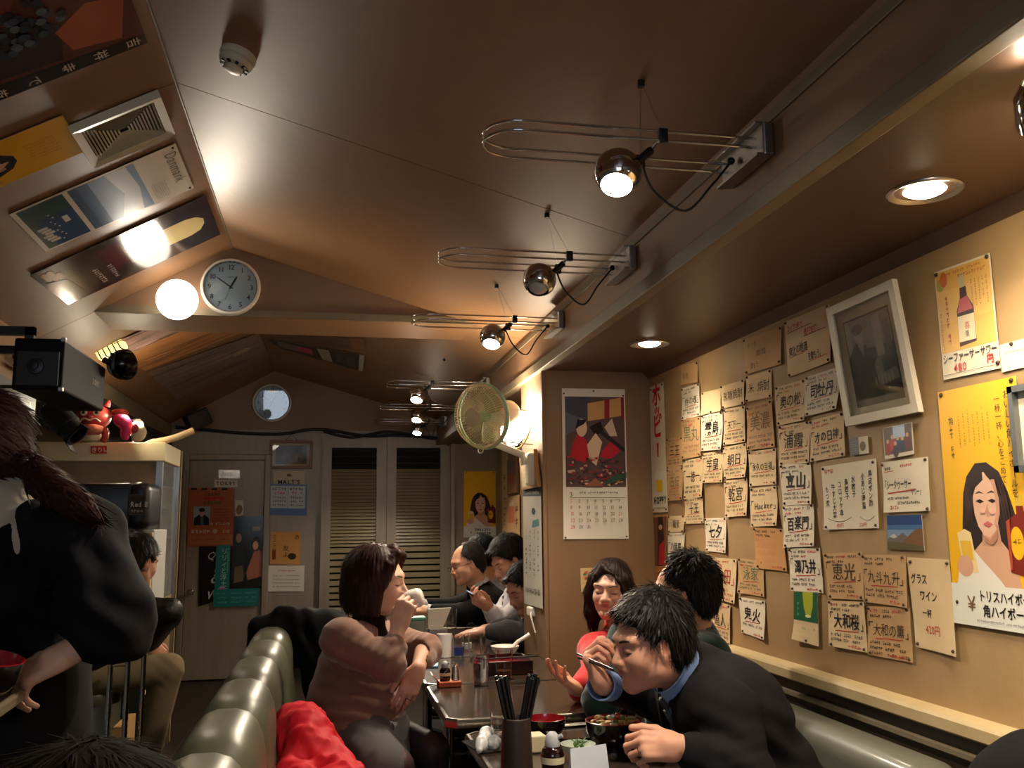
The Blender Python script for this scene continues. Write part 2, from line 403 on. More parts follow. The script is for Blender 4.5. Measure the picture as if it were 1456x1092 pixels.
# gable beam across the room
b = MB(); YG0, YG1, ZG = 4.66, 5.07, 2.37
xl = RX + (ZG - RZ) / SL; xr = RX + (ZG - RZ) / SR
b.prism([(xl, YG0, ZG), (xr, YG0, ZG), (RX, YG0, RZ)], (0, YG1 - YG0, 0)); gb = struct(b.build('ceiling_gable_beam', M_GABLE))
b = MB(); b.prism([(xl - 0.02, YG0 - 0.012, ZG - 0.008), (xr + 0.02, YG0 - 0.012, ZG - 0.008), (xr - 0.09, YG0 - 0.012, ZG + 0.028), (xl + 0.05, YG0 - 0.012, ZG + 0.028)], (0, 0.018, 0)); b.build('bottom_rail', M_TRIM, gb)
b = MB(); b.span((xl - 0.02, YG0, ZG - 0.008), (xr + 0.02, YG1, ZG - 0.001)); b.build('underside_board', M_CEIL, gb)
# soffit along the right wall and its fascia
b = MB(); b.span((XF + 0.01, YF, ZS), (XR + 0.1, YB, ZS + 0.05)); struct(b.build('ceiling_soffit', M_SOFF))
b = MB(); b.span((XF, YF, ZS + 0.03), (XF + 0.02, YB, zc(XF) + 0.02)); fa = struct(b.build('wall_fascia', mat('fascia_board', rgb(150, 118, 90), 0.5, noise=(3, 0.25, rgb(104, 74, 52)))))
b = MB(); b.span((XF - 0.014, YF, ZS - 0.004), (XF + 0.03, YB, ZS + 0.045), 0.004); struct(b.build('trim_6', M_TRIM))
b = MB(); b.span((XF - 0.006, YF, ZS + 0.19), (XF, YB, ZS + 0.215), 0.002); struct(b.build('trim_7', M_TRIM))
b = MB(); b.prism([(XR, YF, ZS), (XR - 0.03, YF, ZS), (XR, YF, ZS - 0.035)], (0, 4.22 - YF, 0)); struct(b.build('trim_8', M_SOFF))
# pillar / partition with the calendar
b = MB(); b.span((1.01, 4.22, 0), (XR, 4.72, ZS)); struct(b.build('wall_pillar', M_PILL))
b = MB(); b.span((1.003, 4.213, 0.0), (1.022, 4.232, ZS), 0.004); struct(b.build('trim_9', M_PILL))
# ================================================================== LAMPS
M_CHROME = mat('chrome', (0.62, 0.6, 0.58), 0.08, 1.0)
M_STEEL = mat('brushed_steel', (0.45, 0.43, 0.41), 0.32, 1.0, noise=(60, 0.2, (0.25, 0.24, 0.22)), stretch=(1, 20, 20))
M_BLACKP = mat('black_plastic', rgb(22, 22, 23), 0.4)
M_CABLE = mat('black_cable', rgb(16, 14, 14), 0.5)
M_BULB = mat('lit_bulb', (1, 0.85, 0.62), 0.3, emit=(1.0, 0.84, 0.64), estr=70)
M_OFF = mat('unlit_bulb', (0.55, 0.55, 0.52), 0.15, coat=0.5)
M_GLOBE = mat('lit_globe', (1, 0.9, 0.75), 0.3, emit=(1.0, 0.88, 0.72), estr=5)
M_DOWN = mat('lit_downlight', (1, 0.85, 0.62), 0.3, emit=(1.0, 0.82, 0.55), estr=45)
def arm_lamp(Y, xb, tipx, lit, label, power=30):
    z = 2.185; t = thing('arm_lamp', label, 'lamp', (0.985, Y, z), 'chrome arm lamps on the fascia')
    hw = 0.078; r = 0.0032
    for dz in (0.0, 0.022):
        path = [(0.975, Y - hw, z + dz)] + [(tipx + hw + hw * math.cos(a), Y - hw * math.sin(a), z + dz) for a in np.linspace(math.pi / 2, 3 * math.pi / 2, 13)] + [(0.975, Y + hw, z + dz)]
        b = MB(); b.tube(path, r, 8); b.build('arm_rail', M_CHROME, t, smooth=60)
    b = MB(); b.span((0.972, Y - 0.115, z - 0.03), (0.998, Y + 0.115, z + 0.05), 0.004); br = b.build('wall_bracket', M_STEEL, t)
    b = MB(); b.span((0.955, Y - 0.112, z - 0.032), (0.974, Y + 0.112, z - 0.026)); b.span((0.955, Y - 0.112, z + 0.045), (0.974, Y + 0.112, z + 0.05)); b.build('flange', M_STEEL, br)
    b = MB(); b.ball((0.958, Y + 0.03, z + 0.01), 0.010, 10); b.build('cable_gland', M_BLACKP, br, smooth=60)
    # carriage and ball
    c = V(xb, Y, z - 0.052)
    b = MB(); b.box((xb + 0.085, Y - hw, z + 0.011), (0.022, 0.016, 0.034), bevel=0.003); b.box((xb + 0.085, Y + hw, z + 0.011), (0.022, 0.016, 0.034), bevel=0.003); b.tube([(xb + 0.085, Y - hw, z + 0.011), (xb + 0.085, Y + hw, z + 0.011)], 0.005, 8); b.tube([(xb + 0.085, Y, z + 0.01), c + V(0.045, 0, 0.025)], 0.010, 8); b.build('carriage', M_BLACKP, t, smooth=40)
    ax = unit((-0.25, -0.45, -1.0)); prof = []; R = 0.057
    for a in np.linspace(math.radians(40), math.pi - 0.02, 16): prof.append((R * math.sin(a), R * math.cos(a)))
    prof.insert(0, (R * 0.96 * math.sin(math.radians(42)), R * 0.93 * math.cos(math.radians(42))))
    b = MB(); b.lathe(prof, 28, c, ax, close=False); b.build('ball_shade', M_CHROME, t, smooth=60)
    b = MB(); b.ball(c + ax * 0.012, 0.042, 16); b.build('bulb', M_BULB if lit else M_OFF, t, smooth=60)
    # feed cable and suspension wires
    p0 = c + V(0.06, 0, 0.03); p1 = V(0.955, Y + 0.03, z + 0.005)
    b = MB(); b.tube(catmull([p0, p0 + V(0.035, 0.02, -0.06), (p0 + p1) / 2 + V(0, 0.02, -0.115), p1 + V(-0.05, 0, -0.06), p1], 6), 0.0032, 6); b.build('feed_cable', M_CABLE, t, smooth=60)
    an = V(0.72, Y, zc(0.72))
    b = MB(); b.tube([an, (xb + 0.085, Y - hw, z + 0.02)], 0.0007, 4); b.tube([an, (xb + 0.085, Y + hw, z + 0.02)], 0.0007, 4); b.build('suspension_wire', M_STEEL, t)
    b = MB(); b.lathe([(0.009, -0.016), (0.009, 0.0), (0.004, 0.002)], 10, an + V(0, 0, -0.001), (0, 0, 1)); b.build('ceiling_hook', M_BLACKP, t, smooth=40)
    if lit: spot('arm_lamp_light', c + ax * 0.06, c + ax, power, WARM, 0.04, 142, 0.5, t)
    return t
arm_lamp(1.945, 0.655, 0.335, True, 'chrome arm lamp, lit, nearest to the smoke detector', 62)
arm_lamp(2.905, 0.69, 0.345, False, 'chrome arm lamp whose bulb is not lit, between two lit ones')
arm_lamp(3.86, 0.70, 0.345, True, 'chrome arm lamp, lit, right in front of the gable beam', 66)
arm_lamp(5.72, 0.55, 0.355, True, 'chrome arm lamp, lit, first one behind the gable beam', 46)
arm_lamp(6.85, 0.66, 0.375, True, 'chrome arm lamp, lit, middle one of three behind the gable beam', 46)
arm_lamp(7.85, 0.76, 0.385, True, 'chrome arm lamp, lit, closest to the louvred doors', 46)

def downlight(x, y, label, power=26):
    t = thing('recessed_downlight', label, 'downlight', (x, y, ZS), 'recessed soffit downlights')
    b = MB(); b.lathe([(0.082, -0.003), (0.078, -0.006), (0.066, -0.002), (0.052, 0.012)], 32, (x, y, ZS), (0, 0, 1), close=False); b.lathe([(0.082, -0.003), (0.083, 0.004)], 32, (x, y, ZS), (0, 0, 1), close=False); b.build('trim_ring', M_STEEL, t, smooth=50)
    b = MB(); b.ball((x, y, ZS + 0.008), (0.05, 0.05, 0.022), 20); b.build('lens', M_DOWN, t, smooth=60)
    spot('downlight_light', (x, y, ZS - 0.016), (x + 0.03, y, 0), power, (1.0, 0.85, 0.63), 0.05, 125, 0.8, t)
downlight(1.305, 1.73, 'steel rimmed recessed downlight beside the framed photograph wall section')
downlight(1.30, 3.515, 'steel rimmed recessed downlight near the pillar with the calendar')
# lamp clipped under the soffit near the tall bottle poster
t = thing('soffit_spot_lamp', 'round glass-fronted spot lamp hung under the soffit', 'lamp', (1.13, 1.195, ZS))
c = V(1.135, 1.19, 1.985); ax = unit((0.75, 0.35, -0.75))
b = MB(); b.lathe([(0.02, -0.05), (0.04, -0.03), (0.052, 0.01), (0.054, 0.022), (0.046, 0.024), (0.044, 0.012)], 28, c, ax, close=False); b.build('shade', M_CHROME, t, smooth=50)
b = MB(); b.ball(c + ax * 0.004, 0.036, 16); b.build('bulb', M_BULB, t, smooth=60)
b = MB(); b.tube([(1.13, 1.195, ZS), c - ax * 0.045], 0.01, 8); b.build('stem', M_BLACKP, t, smooth=60)
spot('soffit_spot_light', c + ax * 0.05, c + ax, 30, (1.0, 0.85, 0.63), 0.03, 110, 0.7, t)

# globe lamp on the gable beam
g = atY(252, 426, 4.53)
t = thing('globe_lamp', 'glowing white globe lamp beside the wall clock', 'lamp', (g[0], YG0, g[2]))
b = MB(); b.ball(g, 0.098, 28); b.build('globe', M_GLOBE, t, smooth=60)
b = MB(); b.lathe([(0.045, 0.0), (0.045, 0.02), (0.03, 0.03), (0.028, 0.06)], 20, (g[0], YG0, g[2]), (0, -1, 0)); b.build('socket', M_BLACKP, t, smooth=40)
spot('globe_light', g + V(0, -0.11, 0), g + V(0.6, -1.11, 0.0), 20, (1.0, 0.87, 0.70), 0.09, 125, 0.9, t)
# added unseen arm lamps along the fascia, to light the near ceiling
arm_lamp(0.98, 0.655, 0.335, True, 'chrome arm lamp, lit, before the one near the smoke detector', 14)
arm_lamp(0.02, 0.655, 0.335, True, 'added chrome arm lamp out of view, lit, at the street window end', 22)
# ================================================================== PAPERS ON THE RIGHT WALL
CROPS = {'A': (920, 420, 4.964), 'B': (920, 600, 4.964), 'C': (920, 760, 4.964), 'D': (1100, 340, 4.09), 'E': (1100, 560, 4.09), 'F': (1100, 720, 4.09), 'G': (930, 480, 4.961), 'P': (0, 0, 1.0)}
def pxs(s):
    """'A 10,20 B 3,4 ...' -> four pixel points; a letter names the view the numbers were read in"""
    out = []; k = 'P'
    for w in s.split():
        if w in CROPS: k = w
        else:
            x, y = map(float, w.split(',')); c = CROPS[k]; out.append((c[0] + x / c[2], c[1] + y / c[2]))
    return out
WHITE, CREAM, TAN, ORANGE = rgb(226, 214, 190), rgb(220, 194, 152), rgb(198, 160, 112), rgb(196, 142, 88)
M_PAP = {'w': mat('white_menu_paper', WHITE, 0.75, noise=(8, 0.12, rgb(196, 168, 120))), 'c': mat('yellowed_menu_paper', CREAM, 0.75, noise=(7, 0.25, rgb(186, 142, 90))),
         't': mat('tan_aged_paper', TAN, 0.75, noise=(6, 0.35, rgb(168, 118, 70))), 'o': mat('orange_aged_paper', ORANGE, 0.75, noise=(6, 0.3, rgb(170, 112, 62)))}
M_PIN = mat('dark_push_pin', rgb(62, 44, 30), 0.35)
INK, RED, GREEN, FADE = rgb(34, 28, 26), rgb(190, 44, 40), rgb(96, 112, 84), rgb(128, 104, 78)
_pk = [0]
FLAT = lambda a, b: 0.0
def wall_sheet(s, X=XR, n=(-1, 0, 0), curl=None, lift=None):
    _pk[0] += 1
    rr = random.Random(_pk[0]); a1, a2 = rr.uniform(0.002, 0.010), rr.uniform(0.001, 0.007)
    if curl is None: curl = lambda a, b: a1 * (1 - b) ** 3 * a ** 2 + a2 * (1 - a) ** 3 * (1 - b) ** 2 + 0.0015 * math.sin(3 * a + 5 * b + a1 * 500)
    return Sheet([atX(x, y, X) for x, y in pxs(s)], n, curl, lift if lift is not None else 0.004 + 0.0013 * (_pk[0] % 4))
MENU = 'handwritten drink menu papers on the wall'
def menu(pts, tone, title, what, ink=INK, head=2, foot=2, under=True, size=None, v=0.44, bold=0.0, price=RED, pins=((0.06, 0.96), (0.94, 0.96), (0.93, 0.05), (0.07, 0.05)), brackets=True, fade=False):
    s = wall_sheet(pts); R = s.seed
    lab = what
    s.paper('menu_paper', M_PAP[tone], lab, 'paper', MENU)
    W_, H_ = s.W, s.H; small = ink if not fade else FADE
    for r in range(head):
        y = H_ * (0.88 - r * 0.10); x0 = W_ * 0.08
        for k in range(2 + (r == 0)):
            w = W_ * R.uniform(0.16, 0.27)
            if x0 + w > W_ * 0.94: break
            s.scrib(x0, y, w, H_ * 0.066, RED if (R.random() < 0.25) else small); x0 += w + W_ * 0.06
    if title:
        n = sum(1.0 if ord(c) > 0x2e7f else 0.55 for c in title) + (0.7 if brackets else 0)
        sz = size * H_ if size else min(0.86 * W_ / n, 0.40 * H_); sx = min(1.25, 0.86 * W_ / n / sz)
        if brackets:
            t = 0.022 * H_
            s.rect(W_ * 0.05, H_ * v + sz * 0.95 - t, W_ * 0.09, t, ink); s.rect(W_ * 0.05, H_ * v + sz * 0.55, t, sz * 0.4, ink)
            s.rect(W_ * 0.87, H_ * v - sz * 0.12, W_ * 0.07, t, ink); s.rect(W_ * 0.94 - t, H_ * v - sz * 0.12, t, sz * 0.42, ink)
        tot = sum(1.0 if ord(c) > 0x2e7f else 0.55 for c in title) * sz * sx
        s.text(title, (W_ - tot) / 2, H_ * v, sz, ink, sx=sx, bold=bold, slant=0.06, jit=0.08)
    if under: s.wave(W_ * 0.2, W_ * 0.82, H_ * (v - 0.09), H_ * 0.016, RED)
    for r in range(foot):
        y = H_ * (0.24 - r * 0.105); x0 = W_ * 0.07
        while x0 < W_ * 0.80:
            w = W_ * R.uniform(0.16, 0.3); w = min(w, W_ * 0.94 - x0)
            s.scrib(x0, y, w, H_ * 0.068, small); x0 += w + W_ * 0.05
    s.scrib(W_ * 0.52, H_ * 0.035, W_ * 0.34, H_ * 0.065, price, n=4)
    s.finish('handwriting'); s.pins(pins, M_PIN)
    return s
menu('A 250,660 378,620 382,848 262,880', 'w', '侍の魂', 'small white menu paper, second down in the second column from the banner', size=0.27)
menu('G 342,550 493,520 497,790 350,800', 'w', '霧島', 'bright white menu paper with two thick brush characters, under the blank cream paper', bold=0.012)
menu('G 205,570 335,560 345,835 212,860', 't', '黒丸', 'faded tan menu paper with greenish writing, third down in the second column from the banner', ink=GREEN, fade=True, brackets=False, under=False)
menu('G 95,715 205,700 210,915 98,930', 't', '三王', 'small tan menu paper touching the banner, upper of the two tan ones', fade=False, brackets=False)
menu('G 98,930 208,915 B 265,548 160,556', 't', '古伝', 'small tan menu paper touching the banner, lower of the two tan ones', ink=FADE)
menu('G 215,860 350,840 B 408,530 275,545', 'c', '一徳一', 'yellowed menu paper, fourth down in the second column from the banner', under=False)
menu('A 530,645 697,595 703,765 545,800', 'c', '黒糖焼酎', 'yellowed heading paper of four characters, at the top of the fourth column from the banner', head=0, foot=0, under=False, brackets=False, size=0.42, v=0.35, price=CREAM)
menu('A 705,575 885,525 892,715 712,755', 'c', '米 焼酎', 'yellowed heading paper of three spaced characters, between a faded notice and a faded tan paper', head=0, foot=0, under=False, brackets=False, size=0.42, v=0.35, price=CREAM)
s = wall_sheet('A 690,315 955,220 962,485 705,560'); s.paper('menu_paper', M_PAP['t'], 'faded tan notice with three lines of writing, beside the large red-lettered notice', 'paper', MENU)
s.text('芋 一番', s.W * 0.1, s.H * 0.72, s.H * 0.16, FADE, slant=0.1); s.text('焼酎(泡盛)', s.W * 0.34, s.H * 0.44, s.H * 0.18, INK, sx=0.7); s.text('飲もう', s.W * 0.16, s.H * 0.12, s.H * 0.2, INK, sx=0.8); s.finish('handwriting'); s.pins(((0.03, 0.96), (0.97, 0.96), (0.96, 0.08), (0.05, 0.05)), M_PIN)
s = wall_sheet('A 985,190 1295,60 1320,465 1010,580'); s.paper('menu_paper', M_PAP['c'], 'large cream notice with two lines of red lettering over black writing', 'paper', MENU)
s.text('コップ1杯で', s.W * 0.05, s.H * 0.80, s.H * 0.125, RED, sx=0.8, bold=0.015); s.wave(s.W * 0.05, s.W * 0.62, s.H * 0.765, s.H * 0.012, INK)
s.text('復興支援!', s.W * 0.44, s.H * 0.63, s.H * 0.135, RED, sx=0.8, bold=0.015); s.wave(s.W * 0.44, s.W * 0.92, s.H * 0.60, s.H * 0.012, INK)
s.text('東北の地酒', s.W * 0.05, s.H * 0.36, s.H * 0.18, INK, sx=0.74, bold=0.012, jit=0.15); s.wave(s.W * 0.06, s.W * 0.45, s.H * 0.32, s.H * 0.012, RED)
s.text('を飲もう。', s.W * 0.50, s.H * 0.17, s.H * 0.16, INK, sx=0.62, bold=0.012); s.wave(s.W * 0.5, s.W * 0.95, s.H * 0.13, s.H * 0.012, RED)
s.finish('handwriting'); s.pins(((0.03, 0.97), (0.96, 0.97), (0.96, 0.04), (0.05, 0.03)), M_PIN)
s = wall_sheet('A 395,690 530,655 540,815 395,845'); s.paper('menu_paper', M_PAP['c'], 'blank cream paper at the top of the third column from the banner', 'paper', MENU); s.scrib(s.W * 0.2, s.H * 0.6, s.W * 0.6, s.H * 0.12, CREAM); s.pins(((0.1, 0.95), (0.5, 0.05)), M_PIN)
s = wall_sheet('A 245,495 362,470 370,612 248,635'); s.paper('menu_paper', M_PAP['t'], 'faded tan heading paper with pale green letters, highest one near the banner', 'paper', MENU); s.text('麦 焼', s.W * 0.1, s.H * 0.3, s.H * 0.36, GREEN, sx=0.8); s.finish('handwriting'); s.pins(((0.95, 0.95),), M_PIN)
menu('A 548,805 698,780 B 705,140 555,165', 'c', '天下一', 'yellowed menu paper with three thin characters, below the four-character heading paper', head=1, size=0.24, ink=rgb(90, 70, 52))
menu('A 712,790 892,735 B 915,175 728,200', 't', '美濃', 'large tan faded menu paper right below the three-character heading paper', ink=FADE, foot=3, brackets=False, under=False)
menu('B 545,180 712,150 722,388 555,405', 'c', '朝日', 'yellowed menu paper, third down in the fourth column from the banner', head=1)
menu('B 722,210 915,185 925,440 735,455', 'c', '永久の至福', 'yellowed menu paper with five characters underlined in red', head=1, foot=1)
menu('B 398,225 545,195 548,425 410,430', 'c', '芋皇', 'cream menu paper directly under the bright white two-character one, bare wall below it')
menu('B 275,545 405,525 412,715 280,718', 'c', '十王', 'yellowed menu paper with two simple bold characters, lowest in the second column from the banner', bold=0.01, foot=2, brackets=False)
menu('B 558,415 718,395 728,660 570,672', 'c', '乾宮', 'yellowed menu paper with bare wall below, fourth down in the fourth column from the banner')
menu('B 735,470 918,450 938,730 745,740', 'c', 'Hacker', 'yellowed menu paper with one word in Latin letters', size=0.24)
menu('B 755,745 968,755 1000,1055 790,1030', 'o', '', 'orange-tan paper with faint lines, under the one in Latin letters', foot=0, under=False)
menu('A 915,650 1130,590 1140,880 930,920', 'c', '奥の松', 'cream menu paper below the large notice with red lettering, three characters', bold=0.008)
menu('A 1130,580 1375,500 1370,800 1140,855', 'w', '司牡丹', 'white menu paper with three bold characters beside the white framed photograph', bold=0.018)
menu('A 935,925 1150,885 B 1165,285 950,310', 'c', '浦霞', 'cream menu paper with two characters, just above the boldest two-character white paper', bold=0.006)
menu('E 215,160 415,105 430,360 232,395', 'c', '才の日神', 'cream menu paper with four characters, between the white framed photograph and the snack list', bold=0.01)
menu('E 45,415 222,395 242,640 65,650', 'w', '立山', 'white menu paper with the boldest two characters, beside the snack list', bold=0.028)
menu('E 65,655 242,640 258,885 75,895', 'w', '百楽門', 'white menu paper with three characters, below the boldest two-character paper', bold=0.02)
menu('F 90,245 275,240 298,505 110,490', 'w', '澤乃井', 'bright white menu paper overlapping the green strip poster', bold=0.02)
menu('F 300,275 520,265 545,545 330,535', 't', '恵光', 'tan menu paper with two characters, upper one next to the green strip poster', ink=rgb(70, 52, 38))
menu('F 520,280 775,285 800,590 540,555', 't', '九斗九升', 'tan menu paper with four characters, next to the tall cream wine paper', ink=rgb(70, 52, 38))
menu('F 325,545 540,555 560,850 340,810', 'c', '大和桜', 'cream menu paper with three bold characters, lower one next to the green strip poster', bold=0.016)
menu('F 545,580 800,590 820,910 560,860', 't', '大和の薫', 'tan menu paper, bottom one next to the tall cream wine paper', foot=3, ink=rgb(70, 52, 38))
menu('B 415,680 565,675 572,925 430,910', 'w', '七夕', 'white menu paper with two bold characters, bare wall above it', bold=0.016)
menu('B 160,665 270,660 275,775 163,778', 'c', '羅里', 'small yellowed paper above a small white one, in the column touching the banner', head=0, foot=0, under=False, brackets=False, size=0.5, v=0.3, price=CREAM)
menu('B 160,785 275,780 275,985 165,990', 'w', '八佳里', 'small white menu paper, lowest in the column touching the banner', bold=0.012, head=1, size=0.26)
menu('C 650,165 830,190 838,440 655,410', 't', '泳家', 'tan faded menu paper with greenish letters, below the bare wall patch', ink=GREEN, brackets=False)
menu('C 660,440 838,470 848,745 675,690', 'w', '鬼火', 'white menu paper with two spaced bold characters just above the ledge', bold=0.018, head=1, foot=1, brackets=False)
menu('C 420,155 640,175 640,490 440,440', 'c', '芋山田', 'cream menu paper with large characters written in red', ink=rgb(176, 60, 44), under=False)
menu('C 440,455 600,500 600,790 480,740', 'c', '道人', 'cream menu paper under the one with large red characters')
# bar snack list
s = wall_sheet('E 285,425 600,375 628,780 308,790'); s.paper('menu_paper', M_PAP['w'], 'white snack list with seven upright columns of writing', 'paper', MENU)
s.scrib(s.W * 0.06, s.H * 0.87, s.W * 0.18, s.H * 0.07, RED, n=3)
for i, c in enumerate(('もつ煮', '牛すじ大葉', 'コロッケ串', '鳥餃子', '水餃子', '小あじ南蛮', '鳥皮ポン酢')):
    s.text(c, s.W * (0.05 + i * 0.128 + (0.04 if i > 4 else 0)), s.H * (0.68 + i * 0.028), s.H * 0.108, INK, vert=True, sx=0.98, bold=0.012)
for a, c in ((0.08, 0.52), (0.68, 0.94)):
    q = [(a + (c - a) * t, 0.17 - 0.06 * math.sin(math.pi * t)) for t in np.linspace(0, 1, 9)]
    for p, r in zip(q, q[1:]): s.poly([(p[0] * s.W, p[1] * s.H), (r[0] * s.W, r[1] * s.H), (r[0] * s.W, r[1] * s.H + 0.0015), (p[0] * s.W, p[1] * s.H + 0.0015)], INK, keep=True)
s.text('450円', s.W * 0.24, s.H * 0.03, s.H * 0.075, RED); s.text('250円', s.W * 0.66, s.H * 0.03, s.H * 0.075, RED)
s.finish('handwriting'); s.pins(((0.04, 0.96), (0.95, 0.95), (0.95, 0.04), (0.05, 0.04)), M_PIN)
s = wall_sheet('E 638,400 905,365 928,680 655,690'); s.paper('menu_paper', M_PAP['w'], 'white menu paper with a long katakana word, above the mountain snapshot', 'paper', MENU)
s.scrib(s.W * 0.06, s.H * 0.82, s.W * 0.2, s.H * 0.07, INK); s.scrib(s.W * 0.42, s.H * 0.86, s.W * 0.26, s.H * 0.06, RED); s.wave(s.W * 0.05, s.W * 0.28, s.H * 0.79, 0.0015, RED)
s.text('「シークヮーサー', s.W * 0.0, s.H * 0.46, s.H * 0.2, INK, sx=0.58, bold=0.016, slant=0.1); s.text('サワー」', s.W * 0.62, s.H * 0.32, s.H * 0.15, INK, sx=0.6, bold=0.012); s.wave(s.W * 0.1, s.W * 0.7, s.H * 0.37, 0.003, RED)
s.scrib(s.W * 0.06, s.H * 0.24, s.W * 0.5, s.H * 0.05, INK); s.scrib(s.W * 0.3, s.H * 0.14, s.W * 0.5, s.H * 0.06, INK); s.scrib(s.W * 0.14, s.H * 0.05, s.W * 0.2, s.H * 0.07, RED)
s.finish('handwriting'); s.pins(((0.03, 0.95), (0.95, 0.95), (0.95, 0.04)), M_PIN)
s = wall_sheet('F 790,295 1030,310 1090,875 840,815'); s.paper('menu_paper', M_PAP['c'], 'tall cream paper about a glass of wine with red price 420', 'paper', MENU)
s.text('グラス', s.W * 0.06, s.H * 0.72, s.H * 0.125, INK, sx=0.75, bold=0.016); s.text('ワイン', s.W * 0.24, s.H * 0.54, s.H * 0.125, INK, sx=0.8, bold=0.016); s.text('一杯', s.W * 0.26, s.H * 0.36, s.H * 0.10, INK, sx=0.85, bold=0.016); s.text('420円', s.W * 0.3, s.H * 0.18, s.H * 0.12, RED, sx=0.78)
s.finish('handwriting'); s.pins(((0.08, 0.95), (0.95, 0.96), (0.94, 0.05), (0.06, 0.04)), M_PIN)
# green strip with a yellow ear of corn, folded foot
s = wall_sheet('F 130,495 268,500 275,815 130,770', curl=lambda a, b: 0.03 * max(0, 0.3 - b) * (1 - a)); s.paper('drink_strip_poster', M_PAP['c'], 'narrow green strip poster with a yellow shape and a folded pale foot', 'poster')
s.frect(0, 0.42, 1, 0.58, rgb(28, 92, 60)); s.fpoly([(0.38, 1.0), (0.82, 1.0), (0.80, 0.72), (0.72, 0.55), (0.62, 0.5), (0.5, 0.56), (0.42, 0.72)], rgb(170, 176, 40)); s.fell(0.61, 0.53, 0.12, 0.03, rgb(226, 220, 150))
s.vscrib(s.W * 0.14, s.H * 0.5, s.W * 0.1, s.H * 0.3, rgb(120, 170, 120)); s.text('480', s.W * 0.34, s.H * 0.24, s.H * 0.10, rgb(150, 160, 110)); s.text('円', s.W * 0.82, s.H * 0.27, s.H * 0.05, INK); s.scrib(s.W * 0.3, s.H * 0.12, s.W * 0.5, s.H * 0.05, CREAM)
s.finish('print'); s.pins(((0.55, 0.05),), M_PIN)
# red lettered vertical banner
s = wall_sheet('P 924.4,551 944.6,543.3 950.6,727.9 929,728.9', curl=FLAT); s.paper('vertical_banner', M_PAP['w'], 'narrow white vertical banner with big red letters, in the corner by the pillar', 'banner')
HR = rgb(206, 22, 44)
s.text('ホ', s.W * 0.16, s.H * 0.845, s.W * 0.62, HR, bold=0.03); s.text('ッ', s.W * 0.27, s.H * 0.735, s.W * 0.46, HR, bold=0.03); s.text('ピ', s.W * 0.18, s.H * 0.595, s.W * 0.64, HR, bold=0.03)
s.fpoly([(0.42, 0.54), (0.56, 0.54), (0.52, 0.43), (0.44, 0.43)], HR); s.rect(s.W * 0.445, s.H * 0.43, s.W * 0.09, s.H * 0.1, HR)
for k in range(6): s.fell(0.34 + 0.07 * k, 0.285 + 0.018 * math.sin(k * 1.3), 0.10, 0.03, rgb(230, 222, 205))
s.fpoly([(0.30, 0.25), (0.74, 0.25), (0.70, 0.16), (0.36, 0.16)], rgb(232, 190, 30)); s.text('HOPPY', s.W * 0.14, s.H * 0.065, s.W * 0.24, INK, bold=0.03, sx=0.95); s.scrib(s.W * 0.1, s.H * 0.025, s.W * 0.8, s.H * 0.012, INK)
s.finish('print'); s.pins(((0.1, 0.975), (0.9, 0.985), (0.92, 0.02), (0.08, 0.02)), M_PIN)
# dark red strip in the corner below
s = wall_sheet('B 50,665 150,655 C 130,330 65,330', curl=FLAT); s.paper('narrow_poster', M_PAP['o'], 'narrow brown and red poster in the wall corner under the banner', 'poster')
s.frect(0.03, 0.02, 0.94, 0.96, rgb(120, 78, 50)); s.fpoly([(0.35, 0.98), (0.7, 0.98), (0.9, 0.5), (0.8, 0.2), (0.3, 0.2)], rgb(52, 34, 30)); s.fpoly([(0.45, 0.55), (0.85, 0.62), (0.95, 0.25), (0.4, 0.25)], rgb(178, 34, 44)); s.fell(0.55, 0.82, 0.14, 0.04, rgb(206, 160, 124)); s.frect(0.05, 0.03, 0.9, 0.2, rgb(186, 116, 62)); s.scrib(s.W * 0.15, s.H * 0.1, s.W * 0.7, s.H * 0.04, INK)
s.finish('print')
# photographs
s = wall_sheet('E 452,260 558,245 565,345 460,360', curl=FLAT); s.paper('photo_print', M_PAP['w'], 'tiny snapshot, grey on one half and pale on the other', 'photo', 'snapshots on the wall', )
s.frect(0, 0, 0.5, 1, rgb(84, 86, 90)); [s.frect(0.02, 0.1 + 0.13 * k, 0.46, 0.03, rgb(140, 140, 140)) for k in range(6)]; s.fell(0.72, 0.45, 0.16, 0.28, rgb(104, 78, 50)); s.finish('print', rough='print_satin')
s = wall_sheet('E 648,200 820,165 832,350 662,382', curl=FLAT); s.paper('photo_print', M_PAP['w'], 'group snapshot of people in red and blue, white border', 'photo', 'snapshots on the wall')
s.frect(0.03, 0.12, 0.94, 0.86, rgb(92, 78, 76)); s.frect(0.35, 0.6, 0.4, 0.38, rgb(178, 196, 220))
for u, v, c in ((0.15, 0.3, (150, 40, 46)), (0.32, 0.42, (180, 60, 60)), (0.5, 0.35, (60, 70, 110)), (0.66, 0.32, (50, 60, 90)), (0.83, 0.4, (110, 60, 60)), (0.42, 0.2, (70, 60, 70))):
    s.fell(u, v, 0.10, 0.2, rgb(*c)); s.fell(u, v + 0.24, 0.05, 0.07, rgb(206, 160, 130))
s.finish('print', rough='print_satin')
s = wall_sheet('E 668,708 868,702 885,912 672,905', curl=FLAT); s.paper('photo_print', M_PAP['w'], 'snapshot of bare mountain slopes under deep blue sky', 'photo', 'snapshots on the wall')
s.frect(0, 0, 1, 1, rgb(120, 150, 180)); s.frect(0, 0.72, 1, 0.28, rgb(28, 66, 122)); s.frect(0, 0.58, 1, 0.14, rgb(66, 108, 158))
